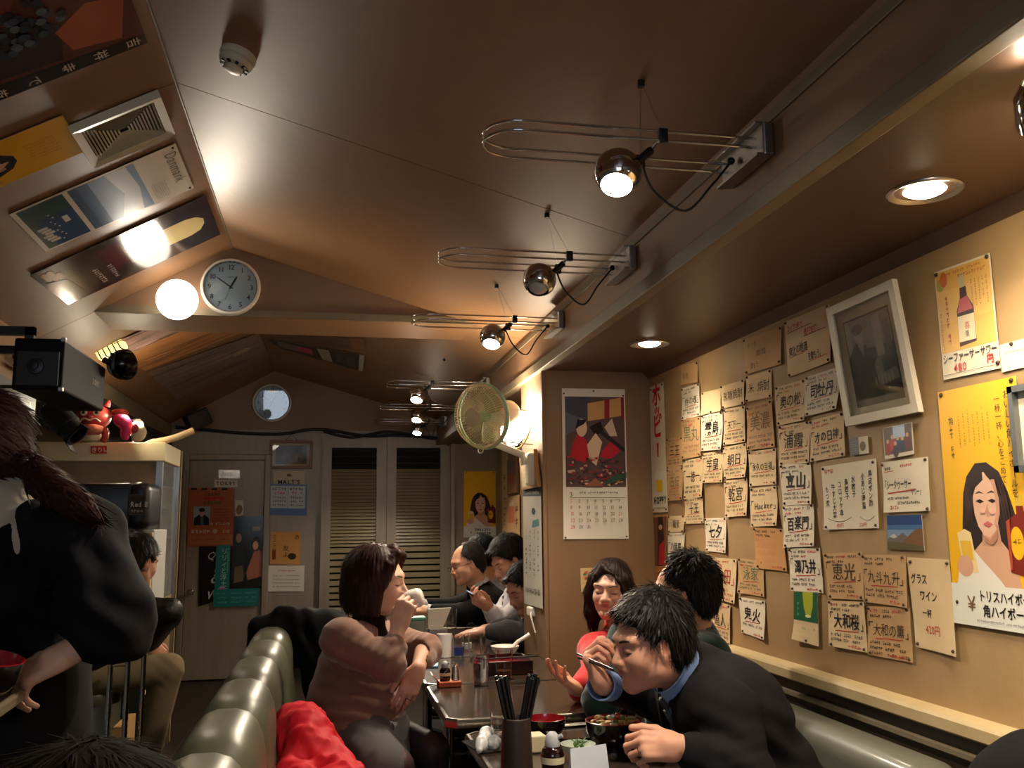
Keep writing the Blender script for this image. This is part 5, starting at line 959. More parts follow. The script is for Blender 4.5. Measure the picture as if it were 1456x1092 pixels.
# bench along the aisle
t = thing('bench_seat', 'olive vinyl bench with a row of rounded back cushions along the aisle', 'bench', (-0.05, 3.1, 0.0))
_ys = [1.66, 2.12, 2.58, 3.04, 3.52, 4.0, 4.5]
for y0, y1 in zip(_ys, _ys[1:]):
    n = 22; prof = []; L = y1 - y0
    vs = []; fs = []; m_ = 9
    for j in range(m_ + 1):
        f = j / m_; y = y0 + 0.004 + (L - 0.008) * f; bul = 1.06 - 0.26 * max(0, (0.22 - f) / 0.22) ** 2 - 0.26 * max(0, (f - 0.78) / 0.22) ** 2
        for k in range(n):
            a = 2 * math.pi * k / n; c_, s_ = math.cos(a), math.sin(a)
            sx = 0.095 * bul * (abs(c_) ** 0.75) * (1 if c_ >= 0 else -1); sz = 0.20 * bul * (abs(s_) ** 0.6) * (1 if s_ >= 0 else -1)
            vs.append((-0.235 + sx + 0.02 * (s_ < 0), y, 0.655 + sz))
    for j in range(m_):
        for k in range(n): fs.append((j * n + k, j * n + (k + 1) % n, (j + 1) * n + (k + 1) % n, (j + 1) * n + k))
    fs.append(tuple(range(n))[::-1]); fs.append(tuple(m_ * n + k for k in range(n)))
    q = MB(); q.add(vs, fs); bc = q.build('back_cushion', M_VINYL, t, smooth=50)
    for yy in (y0 + 0.012, y1 - 0.012):
        q = MB(); q.tube([(-0.235 + 0.080 * math.cos(a), yy, 0.655 + 0.170 * math.sin(a)) for a in np.linspace(-0.3, math.pi + 0.3, 14)], 0.005, 6); q.build('piping', M_VINYL, bc, smooth=60)
puff(-0.14, 0.165, 1.66, 4.5, 0.30, 0.43, 0.045).build('seat_cushion', M_VINYLD, t, smooth=50)
q = MB(); q.span((-0.30, 1.68, 0.0), (0.12, 4.48, 0.30)); q.span((-0.31, 1.66, 0.0), (-0.16, 4.5, 0.48)); q.build('base', M_DARK, t)
# bench along the wall
t = thing('bench_seat', 'grey-green vinyl bench with long back pads against the papered wall', 'bench', (1.3, 2.4, 0.0))
M_VINYLG = mat('grey_green_vinyl', rgb(92, 92, 80), 0.42, noise=(6, 0.2, rgb(88, 86, 72)), coat=0.15)
for y0, y1 in ((0.7, 2.0), (2.0, 3.3), (3.3, 4.2)): puff(1.36, 1.512, y0 + 0.003, y1 - 0.003, 0.40, 0.742, 0.06, 6).build('back_pad', M_VINYLG, t, smooth=50)
puff(1.06, 1.42, 0.7, 4.2, 0.30, 0.43, 0.045).build('seat_cushion', M_VINYLG, t, smooth=50)
q = MB(); q.span((1.14, 0.72, 0.0), (1.52, 4.19, 0.31)); q.build('base', M_DARK, t)
t = thing('bench_seat', 'vinyl bench in the alcove behind the pillar', 'bench', (1.3, 6.0, 0.0))
puff(1.40, 1.545, 4.76, 7.2, 0.40, 0.80, 0.06, 6).build('back_pad', M_VINYLG, t, smooth=50); puff(1.08, 1.44, 4.76, 7.2, 0.30, 0.43, 0.045).build('seat_cushion', M_VINYLG, t, smooth=50); q = MB(); q.span((1.14, 4.78, 0.0), (1.53, 7.18, 0.31)); q.build('base', M_DARK, t)
def table(x0, x1, y0, y1, label, z=0.70):
    t = thing('table', label, 'table', ((x0 + x1) / 2, (y0 + y1) / 2, 0), 'dark pub tables'); c = 0.035
    def ring(d, zz): return [(x0 + c + d * 0.4, y0 + d, zz), (x1 - c - d * 0.4, y0 + d, zz), (x1 - d, y0 + c + d * 0.4, zz), (x1 - d, y1 - c - d * 0.4, zz), (x1 - c - d * 0.4, y1 - d, zz), (x0 + c + d * 0.4, y1 - d, zz), (x0 + d, y1 - c - d * 0.4, zz), (x0 + d, y0 + c + d * 0.4, zz)]
    q = MB(); q.prism(ring(0.012, z - 0.03), (0, 0, 0.03)); q.build('table_top', M_TOP, t)
    q = MB(); prof = [(0.013, z + 0.0015), (0.004, z + 0.001), (0.0, z - 0.006), (0.0, z - 0.026), (0.004, z - 0.031), (0.014, z - 0.032)]
    vs = []; fs = []
    for d, zz in prof: vs += ring(d, zz)
    for i in range(len(prof) - 1):
        for k in range(8): fs.append((i * 8 + k, i * 8 + (k + 1) % 8, (i + 1) * 8 + (k + 1) % 8, (i + 1) * 8 + k))
    q.add(vs, fs); q.build('edge_band', M_EDGE, t, smooth=35)
    cx, cy = (x0 + x1) / 2, (y0 + y1) / 2
    q = MB(); q.lathe([(0.03, 0.03), (0.03, z - 0.04)], 16, (cx, cy, 0)); q.build('pedestal', M_CHROME, t, smooth=40)
    q = MB(); q.lathe([(0.10, 0.0), (0.10, 0.012), (0.05, 0.03), (0.03, 0.04)], 28, (cx, cy, 0)); q.build('foot_plate', M_BLACKP, t, smooth=40)
    q = MB(); q.box((cx, cy, z - 0.038), (0.3, 0.3, 0.012)); q.build('top_plate', M_BLACKP, t)
table(0.415, 0.93, 1.95, 2.83, 'dark laminate table with the chopstick holder on it')
table(0.385, 1.0, 3.0, 3.655, 'dark laminate table next to the woman in the brown cardigan, empty near its edge')
table(0.385, 1.0, 3.66, 4.36, 'dark laminate table beside the pillar, with the lacquer box on it')
table(0.385, 0.92, 4.38, 5.54, 'dark laminate table in front of the young man with the phone')
table(0.385, 0.92, 5.56, 6.5, 'dark laminate table in front of the man with glasses')

# ================================================================== KITCHEN SIDE
M_CREAM = mat('cream_enamel', rgb(222, 208, 168), 0.4, noise=(5, 0.12, rgb(190, 166, 110)))
M_GREASE = mat('greasy_panel', rgb(150, 128, 92), 0.4, noise=(4, 0.55, rgb(92, 70, 44)))
YK = 5.6
a = atY(56, 628, YK); c = atY(235, 656, YK); hx0, hx1, hz1, hz0 = -1.95, c[0], a[2], c[2]
q = MB(); q.span((hx0, YK, hz0), (hx1, YK + 0.55, hz1), 0.006); hd = struct(q.build('wall_hatch_header', M_CREAM))
q = MB(); q.span((hx0, YK + 0.03, hz0 - 0.26), (hx1 - 0.04, YK + 0.06, hz0)); struct(q.build('wall_hatch_panel', M_GREASE))
q = MB(); q.span((hx1 - 0.05, YK + 0.01, 0.0), (hx1 - 0.015, YK + 0.05, hz0)); struct(q.build('trim_11', M_STEEL))
q = MB(); q.span((hx1 - 0.03, YK + 0.52, 0.0), (hx1, YK + 0.56, hz0)); struct(q.build('trim_12', M_STEEL))
q = MB(); q.span((hx1 - 0.025, YK + 0.05, 0.0), (hx1 - 0.012, YK + 0.52, 0.9)); struct(q.build('wall_hatch_side', M_GREASE))
q = MB(); q.span((hx1 - 0.022, YK + 0.05, 0.9), (hx1 - 0.016, YK + 0.52, hz0)); w2 = struct(q.build('window_2', mat('grimy_glass', (0.75, 0.78, 0.78), 0.08, trans=0.85, ior=1.4)))
for zz in (1.25, 1.55): q = MB(); q.span((hx1 - 0.2, YK + 0.05, zz), (hx1 - 0.03, YK + 0.5, zz + 0.012)); q.build('glass_shelf', M_CREAM, w2)
s = Sheet([atY(x, y, YK) for x, y in ((129, 634), (152, 634), (152, 645), (129, 645))], (0, -1, 0), None, 0.003); s.paper('red_label', mat('red_label_paper', rgb(196, 40, 40), 0.5), 'small red label with white characters on the cream header', 'label'); s.text('きりい', s.W * 0.04, s.H * 0.2, s.H * 0.75, rgb(236, 220, 200), bold=0.02, sx=0.95); s.finish('lettering')
# lit clutter on the header
pl = atY(190, 606, 5.75); t = thing('clip_lamp', 'small bright lamp on top of the cream header', 'lamp', (pl[0], pl[1], hz1))
q = MB(); q.lathe([(0.02, -0.04), (0.05, 0.0), (0.055, 0.02)], 20, pl, (0.5, -0.6, -0.4), close=False); q.build('shade', M_STEEL, t, smooth=50); q = MB(); q.ball(pl + V(0.01, -0.02, 0), 0.022, 12); q.build('bulb', M_BULB, t, smooth=60); q = MB(); q.tube([pl, (pl[0], pl[1], hz1)], 0.008, 8); q.build('stem', M_STEEL, t)
point('clip_lamp_light', pl + V(0.0, -0.24, 0.05), 13, (1.0, 0.86, 0.62), 0.03, t)
q = MB(); q.tube(catmull([atY(205, 632, 5.7), atY(225, 628, 5.7), atY(250, 622, 5.72), atY(275, 612, 5.75)], 4), [0.012, 0.016, 0.02, 0.024] + [0.02] * 9, 8); tag(q.build('paper_roll', M_PAP['c'], smooth=60), 'crumpled pale paper bundle lying on the end of the cream header', 'paper roll')
# folk toy lion head and fish
def on_header(px, py): return atY(px, py, 5.52)
c = on_header(133, 598); rt = 0.095
t = thing('lion_mask_toy', 'red folk toy lion head with white patterns on the cream header', 'toy', (c[0], c[1], hz1)); M_TOYR = mat('toy_red', rgb(186, 26, 40), 0.4, noise=(30, 0.25, rgb(226, 150, 120))); M_TOYW = mat('toy_cream', rgb(232, 214, 176), 0.5); M_TOYP = mat('toy_pink', rgb(226, 60, 120), 0.5); M_GRN = mat('toy_green', rgb(20, 120, 66), 0.5)
q = MB(); q.ball(c + V(0, 0, 0.02), (rt, rt * 0.9, rt * 0.78), 24); q.build('head', M_TOYR, t, smooth=60)
q = MB(); q.ball(c + V(0, -0.035, -0.055), (0.07, 0.06, 0.035), 18); q.build('jaw', mat('toy_salmon', rgb(206, 110, 84), 0.5), t, smooth=60)
for sx in (-1, 1):
    q = MB(); q.lathe([(0.018, 0.0), (0.018, 0.006), (0.001, 0.010)], 16, c + V(0.033 * sx, -0.082, 0.035), (0.15 * sx, -1, 0.1)); e = q.build('eye', M_TOYW, t, smooth=40); q = MB(); q.lathe([(0.009, 0.009), (0.001, 0.013)], 12, c + V(0.033 * sx, -0.082, 0.035), (0.15 * sx, -1, 0.1)); q.build('pupil', M_BLACKP, e, smooth=40)
    q = MB(); q.lathe([(0.001, 0.0), (0.022, 0.012), (0.012, 0.04), (0.001, 0.05)], 14, c + V(0.06 * sx, 0, 0.075), (0.5 * sx, -0.2, 1)); q.build('ear', M_TOYR, t, smooth=50)
    q = MB(); q.tube(catmull([c + V(0.0, -0.092, -0.008), c + V(0.03 * sx, -0.09, 0.002), c + V(0.055 * sx, -0.075, -0.016)], 5), 0.005, 6); q.build('moustache', M_TOYW, t, smooth=50)
    q = MB(); q.tube(catmull([c + V(0.065 * sx, -0.03, -0.05), c + V(0.075 * sx, -0.035, -0.09), c + V(0.06 * sx, -0.03, -0.125)], 5), [0.02] * 6 + [0.018] * 4 + [0.012], 8); q.build('side_fringe', M_TOYR, t, smooth=50)
q = MB(); q.ball(c + V(0, -0.088, 0.012), (0.018, 0.015, 0.012), 12); q.build('nose', M_TOYR, t, smooth=50)
q = MB(); q.lathe([(0.055, hz1 - c[2]), (0.05, -0.06)], 18, c); q.build('stand', M_TOYW, t, smooth=40)
c = on_header(185, 612); t = thing('fish_toy', 'pink and cream folk toy fish with curled tail on the cream header', 'toy', (c[0], c[1], hz1))
q = MB(); q.tube(catmull([c + V(-0.09, 0, 0.075), c + V(-0.05, 0, 0.06), c + V(-0.02, 0, 0.02), c + V(-0.025, 0, -0.03), c + V(-0.01, 0, hz1 - c[2] + 0.012)], 5), [0.02, 0.03, 0.036, 0.04, 0.042, 0.042, 0.042, 0.04, 0.04, 0.038, 0.036, 0.034, 0.032, 0.03, 0.028, 0.026, 0.024, 0.02, 0.018, 0.014, 0.012], 12); q.build('body', M_TOYP, t, smooth=60)
q = MB(); q.ball(c + V(0.05, -0.01, -0.02), (0.04, 0.022, 0.05), 16, np.array(Matrix.Rotation(0.5, 3, 'Y'))); q.build('tail_fin', M_TOYW, t, smooth=60); q = MB(); q.ball(c + V(0.03, -0.03, 0.01), (0.022, 0.012, 0.03), 12); q.build('patch', M_TOYR, t, smooth=60); q = MB(); q.ball(c + V(-0.06, -0.005, 0.1), (0.05, 0.03, 0.025), 14); q.build('back_fin', M_TOYR, t, smooth=60)
q = MB(); q.prism([on_header(150, 621) + V(0, -0.03, 0), on_header(157, 613) + V(0, -0.03, 0), on_header(155, 628) + V(0, -0.03, 0), on_header(150, 630) + V(0, -0.03, 0)], (0, 0.01, 0)); q.build('green_tag', M_GRN, t)
# white appliance with the black dispenser on top
q0 = atY(166, 752, 5.15); q1 = atY(213, 880, 5.15)
t = thing('glass_door_fridge', 'white upright fridge with a glass door behind the waitress', 'fridge', ((q0[0] + q1[0]) / 2 - 0.1, 5.4, 0))
q = MB(); q.span((q0[0] - 0.25, 5.17, 0.0), (q1[0], 5.55, q0[2] - 0.005), 0.008); q.build('cabinet', mat('white_enamel', rgb(206, 206, 200), 0.3), t)
q = MB(); q.span((q0[0] + 0.02, 5.14, 0.05), (q1[0] - 0.005, 5.17, q0[2] - 0.02), 0.005); d = q.build('door', M_CREAM, t)
q = MB(); q.span((q0[0] + 0.07, 5.135, 0.1), (q1[0] - 0.015, 5.142, q0[2] - 0.10)); q.build('glass_pane', mat('dark_glass', rgb(60, 60, 50), 0.08, coat=0.5), d)
q = MB(); q.tube([(q0[0] + 0.045, 5.14, 0.90), (q0[0] + 0.045, 5.115, 0.92), (q0[0] + 0.045, 5.115, 1.02), (q0[0] + 0.045, 5.14, 1.04)], 0.008, 8); q.build('handle', M_STEEL, d, smooth=50)
bz0 = q0[2]; b1 = atY(212, 686, 5.0)
t = thing('drink_dispenser', 'black rounded drink dispenser box standing on the white fridge', 'dispenser', (-1.2, 5.25, bz0))
q = MB(); q.box(((b1[0] - 0.55 + b1[0] - 0.09) / 2, 5.22, (bz0 + b1[2]) / 2), (0.46, 0.34, b1[2] - bz0), None, 0.02, 3); q.build('body', mat('blue_black_plastic', rgb(22, 26, 32), 0.35), t, smooth=40)
q = MB(); q.box((b1[0] - 0.055, 5.22, (bz0 + b1[2]) / 2), (0.11, 0.36, b1[2] - bz0 + 0.012), None, 0.045, 5); cp = q.build('end_cap', mat('blue_black_plastic', rgb(22, 26, 32), 0.35), t, smooth=40)
s = Sheet([V(b1[0] - 0.10, 5.038, b1[2] - 0.06), V(b1[0] - 0.018, 5.042, b1[2] - 0.06), V(b1[0] - 0.018, 5.042, bz0 + 0.07), V(b1[0] - 0.10, 5.038, bz0 + 0.07)], (0, -1, 0), None, 0.002); s.frect(0, 0, 1, 1, rgb(70, 66, 62)); s.frect(0.06, 0.05, 0.88, 0.9, rgb(46, 44, 42)); s.text('Red B', s.W * 0.1, s.H * 0.4, s.H * 0.34, rgb(186, 180, 170), bold=0.02, sx=0.8); s.scrib(s.W * 0.1, s.H * 0.12, s.W * 0.75, s.H * 0.14, rgb(150, 146, 138)); s.finish('label_plate', parent=t)
s = Sheet([atY(x, y, 6.05) for x, y in ((205, 764), (224, 764), (223, 796), (205, 796))], (0, -1, 0), None, 0.0); s.paper('red_poster', mat('red_poster_paper', rgb(206, 66, 52), 0.5), 'small red poster behind the grimy glass of the kitchen hatch', 'poster'); s.frect(0, 0.85, 1, 0.1, rgb(236, 206, 180)); s.fell(0.6, 0.25, 0.25, 0.15, rgb(70, 30, 26)); s.finish('print')
# backing wall of the hatch
q = MB(); q.span((hx0, YK + 0.6, 0), (hx1, YK + 0.64, hz1)); struct(q.build('wall_hatch_back', M_GREASE))
# wire rack with a carton
ra = atY(158, 935, 4.15); rb = atY(193, 925, 4.3); t = thing('wire_rack', 'chrome wire shelf rack with slim posts', 'rack', ((ra[0] + rb[0]) / 2, 4.25, 0))
zt = ra[2]
for (x, y) in ((ra[0], 4.15), (rb[0], 4.15), (ra[0], 4.5), (rb[0], 4.5)):
    q = MB(); q.tube([(x, y, 0.0), (x, y, zt + 0.02)], 0.011, 10); po = q.build('post', M_CHROME, t, smooth=60)
    q = MB()
    for k in range(22): q.lathe([(0.0125, 0), (0.0125, 0.004)], 10, (x, y, 0.06 + k * 0.028))
    q.build('ring_grooves', M_CHROME, po)
for zz in (0.12, zt):
    q = MB()
    for y in (4.15, 4.5): q.tube([(ra[0], y, zz), (rb[0], y, zz)], 0.004, 6); q.tube([(ra[0], y, zz - 0.035), (rb[0], y, zz - 0.035)], 0.004, 6)
    for x in (ra[0], rb[0]): q.tube([(x, 4.15, zz), (x, 4.5, zz)], 0.004, 6); q.tube([(x, 4.15, zz - 0.035), (x, 4.5, zz - 0.035)], 0.004, 6)
    for k in range(12): y = 4.17 + k * 0.029; q.tube([(ra[0], y, zz), (rb[0], y, zz)], 0.002, 5)
    q.build('wire_shelf', M_CHROME, t)
q = MB(); q.span((ra[0] + 0.016, 4.18, 0.124), (rb[0] - 0.016, 4.46, 0.50)); tag(q.build('carton', mat('cardboard', rgb(176, 132, 78), 0.7)), 'brown cardboard carton standing inside the wire rack', 'box')
q = MB(); q.box(((ra[0] + rb[0]) / 2, 4.3, zt + 0.024), (0.09, 0.16, 0.04), None, 0.006); tag(q.build('white_box', M_WHITEP), 'small white box on top of the wire rack', 'box')
# loudspeaker hung from the slope, and the spot lamps on it
x0, x1, zt, zb = -1.06, -0.90, 1.965, 1.785
t = thing('hanging_speaker', 'long black loudspeaker box bracketed high beside the sloping ceiling', 'speaker', (XL, 3.6, zt)); M_SPK = mat('black_vinyl_box', rgb(15, 15, 15), 0.6, spec=0.15, bump=(300, 0.2, 0.001))
q = MB(); q.span((x0, 3.32, zb), (x1, 3.92, zt), 0.008); q.build('cabinet', M_SPK, t)
q = MB(); q.span((x0 + 0.012, 3.312, zb + 0.012), (x1 - 0.012, 3.325, zt - 0.045), 0.004); fp_ = q.build('front_panel', M_BLACKP, t)
q = MB(); q.lathe([(0.028, 0), (0.026, 0.006), (0.012, 0.008), (0.011, 0.016), (0.001, 0.017)], 20, (x0 + 0.075, 3.312, (zb + zt) / 2 - 0.01), (0, -1, 0)); q.build('knob', M_BLACKP, fp_, smooth=40)
for (x, z) in ((x1 - 0.004, zt - 0.004), (x1 - 0.004, zb + 0.004)): q = MB(); q.box((x, 3.325, z), (0.016, 0.02, 0.016), bevel=0.003); q.build('corner_protector', M_STEEL, t)
s = Sheet([V(x1, 3.72, 1.905), V(x1, 3.84, 1.905), V(x1, 3.84, 1.86), V(x1, 3.72, 1.86)], (1, 0, 0), None, 0.001); s.text('SONY', 0.0, 0.008, 0.032, rgb(190, 190, 186), bold=0.02, sx=1.1); s.finish('maker_badge', parent=t)
for yb in (3.42, 3.8):
    q = MB(); q.span((-1.06, yb, zt), (-1.03, yb + 0.03, zt + 0.06)); q.span((XL - 0.002, yb, zt + 0.03), (-1.03, yb + 0.03, zt + 0.06)); q.build('wall_bracket', M_BLACKP, t)
c = atY(171, 519, 3.95)
t = thing('clamp_spot_lamp', 'black dome spot lamp clamped to the end of the hanging speaker', 'lamp', (x1, 3.9, 1.88))
q = MB(); q.lathe([(0.012, -0.045), (0.045, -0.03), (0.062, 0.0), (0.066, 0.03), (0.060, 0.03), (0.055, 0.0), (0.02, -0.03)], 28, c, (0.55, 0.75, 0.2), close=False); q.build('dome', mat('gloss_black', rgb(14, 14, 16), 0.15), t, smooth=50)
q = MB(); q.tube([(x1 - 0.002, 3.89, c[2] + 0.01), c - unit((0.55, 0.75, 0.2)) * 0.03], 0.013, 10); q.box((x1 + 0.03, 3.905, c[2] + 0.005), (0.02, 0.03, 0.07), bevel=0.004); q.build('clamp', M_BLACKP, t, smooth=40)
c0 = atY(74, 585, 4.12); c1 = atY(112, 621, 4.09)
t = thing('stage_spot_lamp', 'black cylindrical spot lamp pointing down below the hanging speaker', 'lamp', (XL, c0[1], c0[2]))
q = MB(); q.lathe([(0.01, -0.035), (0.045, -0.02), (0.055, 0.02), (0.055, 0.10), (0.046, 0.105), (0.046, 0.15), (0.05, 0.16), (0.042, 0.16), (0.04, 0.12)], 24, c0, c1 - c0, close=False); q.build('housing', mat('matt_black', rgb(10, 10, 10), 0.6), t, smooth=40)
d_ = unit(c1 - c0); q = MB(); e1 = unit(np.cross(d_, (0, 1, 0))); e2 = np.cross(d_, e1); 
for e in (e1, -e1): q.prism([c0 + d_ * 0.135 + e * 0.044 + e2 * 0.03, c0 + d_ * 0.135 + e * 0.044 - e2 * 0.03, c0 + d_ * 0.20 + e * 0.055 - e2 * 0.04, c0 + d_ * 0.20 + e * 0.055 + e2 * 0.04], e * 0.002)
q.build('barn_door', MATS['matt_black'], t)
q = MB(); q.tube([c0 + e1 * 0.063 + d_ * 0.05, c0 + e1 * 0.07 + V(0, 0, 0.06), c0 + V(-0.0, -0.02, 0.1), c0 - e1 * 0.07 + V(0, 0, 0.06), c0 - e1 * 0.063 + d_ * 0.05], 0.006, 8); q.tube([c0 + V(0, -0.02, 0.1), (XL - 0.004, c0[1] - 0.02, c0[2] + 0.1)], 0.008, 8); q.build('yoke', M_BLACKP, t, smooth=50)
# lit yellow lantern on the slope behind
c = atY(158, 496, 5.35); t = thing('yellow_wall_lamp', 'yellow slatted lamp glowing behind the dome spot lamp', 'lamp', c + V(-0.05, 0, 0.05))
Rl = basis((0.85, -0.2, 0.5), (0, 0, 1)); q = MB(); q.box(c, (0.16, 0.07, 0.07), Rl, 0.01); q.build('diffuser', mat('lit_yellow', (1, 0.8, 0.3), 0.4, emit=(1.0, 0.72, 0.25), estr=1.3), t)
for k in range(5): q = MB(); q.box(c + Rl @ V(-0.06 + 0.03 * k, 0, 0), (0.006, 0.078, 0.078), Rl); q.build('slat', M_BLACKP, t)
q = MB(); q.tube([c, (c[0] - 0.02, c[1], zc(c[0] - 0.02) + 0.004)], 0.01, 8); q.build('stem', M_BLACKP, t)
# cables along the left eave
for k, (z, r) in enumerate(((2.07, 0.018), (2.03, 0.012))):
    q = MB(); q.tube(catmull([(XL + 0.04, 4.3, z), (XL + 0.05, 5.0, z - 0.01), (XL + 0.06, 6.0, z + 0.005), (XL + 0.05, 7.0, z - 0.01), (XL + 0.06, 8.3, z)], 5), r, 8); tag(q.build('cable', M_CABLE, smooth=60), ['thick black pipe along the eave above the kitchen hatch', 'thin black cable under the eave pipe above the kitchen hatch'][k], 'cable')
# blue notice on the grey wall
P = [atX(x, y, XL) for x, y in ((-20, 566), (48, 556), (49, 586), (-20, 592))]; s = Sheet(P, (1, 0, 0), None, 0.004); s.paper('blue_notice', mat('dark_blue_paper', rgb(38, 52, 72), 0.4), 'dark blue notice with white strokes on the grey wall', 'notice'); [s.text('A', s.W * (0.06 + 0.2 * k), s.H * 0.15, s.H * 0.5, rgb(180, 186, 190)) for k in range(5)]; s.finish('lettering', rough='print_satin')
# ================================================================== IMPLICIT SURFACES FOR BODIES AND CLOTH
class SDF:
    """smoothly joined rounded shapes, meshed as one continuous surface"""
    def __init__(s): s.ops = []
    def cone(s, p0, p1, r0, r1=None, k=0.02, op='u'): s.ops.append((op, 'cone', (np.array(p0, float), np.array(p1, float), r0, r0 if r1 is None else r1), k)); return s
    def chain(s, pts, rs, k=0.02):
        for i in range(len(pts) - 1): s.cone(pts[i], pts[i + 1], rs[i], rs[i + 1], k)
        return s
    def ell(s, c, r, R=None, k=0.02, op='u'):
        r = np.array(r if hasattr(r, '__len__') else (r, r, r), float); s.ops.append((op, 'ell', (np.array(c, float), r, np.eye(3) if R is None else np.array(R, float)), k)); return s
    def box(s, c, h, R=None, rd=0.01, k=0.01, op='u'): s.ops.append((op, 'box', (np.array(c, float), np.array(h, float), np.eye(3) if R is None else np.array(R, float), rd), k)); return s
    def plane(s, p, n, k=0.003): s.ops.append(('cut', 'plane', (np.array(p, float), unit(n)), k)); return s
    def warp(s, f): s.ops.append(('w', 'f', f, 0)); return s
    @staticmethod
    def dist(kind, a, P):
        if kind == 'cone':
            p0, p1, r0, r1 = a; d = p1 - p0; L = max(1e-9, d @ d); t = np.clip(((P - p0) @ d) / L, 0, 1)
            return np.linalg.norm(P - p0 - t[..., None] * d, axis=-1) - (r0 + (r1 - r0) * t)
        if kind == 'ell':
            c, r, R = a; q = (P - c) @ R; k0 = np.linalg.norm(q / r, axis=-1); k1 = np.linalg.norm(q / (r * r), axis=-1) + 1e-9
            return k0 * (k0 - 1.0) / k1
        if kind == 'box':
            c, h, R, rd = a; q = np.abs((P - c) @ R) - (h - rd); return np.linalg.norm(np.maximum(q, 0), axis=-1) + np.minimum(q.max(axis=-1), 0) - rd
        if kind == 'plane': return (P - a[0]) @ a[1]
    def bounds(s, kind, a):
        if kind == 'cone': return np.minimum(a[0] - a[2], a[1] - a[3]), np.maximum(a[0] + a[2], a[1] + a[3])
        if kind == 'ell': e = np.abs(a[2]) @ a[1]; return a[0] - e, a[0] + e
        e = np.abs(a[2]) @ a[1]; return a[0] - e, a[0] + e
    def value(s, P):
        D = np.full(P.shape[:-1], 9.0)
        for op, kind, a, k in s.ops:
            if op == 'w': D = D + a(P); continue
            d = s.dist(kind, a, P)
            D = s.comb(D, d, op, k)
        return D
    @staticmethod
    def comb(D, d, op, k):
        if op == 'u':
            h = np.clip(0.5 + 0.5 * (D - d) / k, 0, 1); return D + (d - D) * h - k * h * (1 - h)
        if op == 's': d = -d
        h = np.clip(0.5 - 0.5 * (D - d) / k, 0, 1); return D + (d - D) * h + k * h * (1 - h)
    def mesh(s, vox, smooth=1):
        lo = np.full(3, 1e9); hi = -lo
        for op, kind, a, k in s.ops:
            if op == 'u': l, h = s.bounds(kind, a); lo = np.minimum(lo, l); hi = np.maximum(hi, h)
        pad = 3 * vox + 0.01; lo -= pad; hi += pad; n = np.ceil((hi - lo) / vox).astype(int) + 1
        ax = [(lo[i] + vox * np.arange(n[i])).astype(np.float64) for i in range(3)]
        D = np.full(tuple(n), 0.06)
        for op, kind, a, k in s.ops:
            if op in ('u', 's'):
                l, h = s.bounds(kind, a); m = (0.055 if op == 'u' else k + 0.004)
                i0 = np.maximum(0, np.floor((l - m - lo) / vox).astype(int)); i1 = np.minimum(n, np.ceil((h + m - lo) / vox).astype(int) + 1)
                if (i1 <= i0).any(): continue
                sl = tuple(slice(i0[i], i1[i]) for i in range(3))
                P = np.stack(np.meshgrid(ax[0][sl[0]], ax[1][sl[1]], ax[2][sl[2]], indexing='ij'), -1)
                D[sl] = s.comb(D[sl], s.dist(kind, a, P), op, k)
            else:
                P = np.stack(np.meshgrid(*ax, indexing='ij'), -1)
                if op == 'w':
                    near = np.abs(D) < 0.05; Q = P[near]; D[near] = D[near] + a(Q)
                else: D = s.comb(D, s.dist(kind, a, P), 'cut', k)
        return surface_nets(D, lo, vox, smooth)
def surface_nets(D, lo, vox, smooth):
    S = D < 0; n = D.shape
    c = [D[i:n[0] - 1 + i, j:n[1] - 1 + j, k:n[2] - 1 + k] for i in (0, 1) for j in (0, 1) for k in (0, 1)]
    cnt = sum((x < 0).astype(np.int8) for x in c); act = (cnt > 0) & (cnt < 8)
    idx = np.argwhere(act); ids = -np.ones(act.shape, np.int64); ids[act] = np.arange(len(idx))
    cv = np.stack([x[act] for x in c], 1); off = np.array([(i, j, k) for i in (0, 1) for j in (0, 1) for k in (0, 1)], float)
    acc = np.zeros((len(idx), 3)); w = np.zeros(len(idx))
    for a in range(8):
        for b in range(a + 1, 8):
            if np.abs(off[a] - off[b]).sum() != 1: continue
            va, vb = cv[:, a], cv[:, b]; m = (va < 0) != (vb < 0); t = np.where(m, va / np.where(m, va - vb, 1.0), 0.0)
            acc += np.where(m[:, None], off[a] + t[:, None] * (off[b] - off[a]), 0.0); w += m
    V_ = lo + (idx + acc / np.maximum(w, 1)[:, None]) * vox
    F = []
    for axis in range(3):
        sl0 = [slice(None)] * 3; sl1 = [slice(None)] * 3; sl0[axis] = slice(0, n[axis] - 1); sl1[axis] = slice(1, n[axis])
        a, b = S[tuple(sl0)], S[tuple(sl1)]; e = np.argwhere(a != b)
        o1, o2 = [(1, 2), (2, 0), (0, 1)][axis]
        ok = (e[:, o1] > 0) & (e[:, o2] > 0) & (e[:, o1] < n[o1] - 1) & (e[:, o2] < n[o2] - 1); e = e[ok]
        flip = a[tuple(e.T)]
        def cell(d1, d2):
            q = e.copy(); q[:, o1] -= d1; q[:, o2] -= d2; return ids[tuple(q.T)]
        q = np.stack((cell(1, 1), cell(0, 1), cell(0, 0), cell(1, 0)), 1); q[~flip] = q[~flip][:, ::-1]; F.append(q)
    F = np.concatenate(F); F = F[(F >= 0).all(1)]
    for _ in range(smooth):
        A = np.zeros_like(V_); C_ = np.zeros(len(V_))
        for i, j in ((0, 1), (1, 2), (2, 3), (3, 0)):
            np.add.at(A, F[:, i], V_[F[:, j]]); np.add.at(A, F[:, j], V_[F[:, i]]); np.add.at(C_, F[:, i], 1); np.add.at(C_, F[:, j], 1)
        V_ = 0.5 * V_ + 0.5 * A / np.maximum(C_, 1)[:, None]
    return V_, F
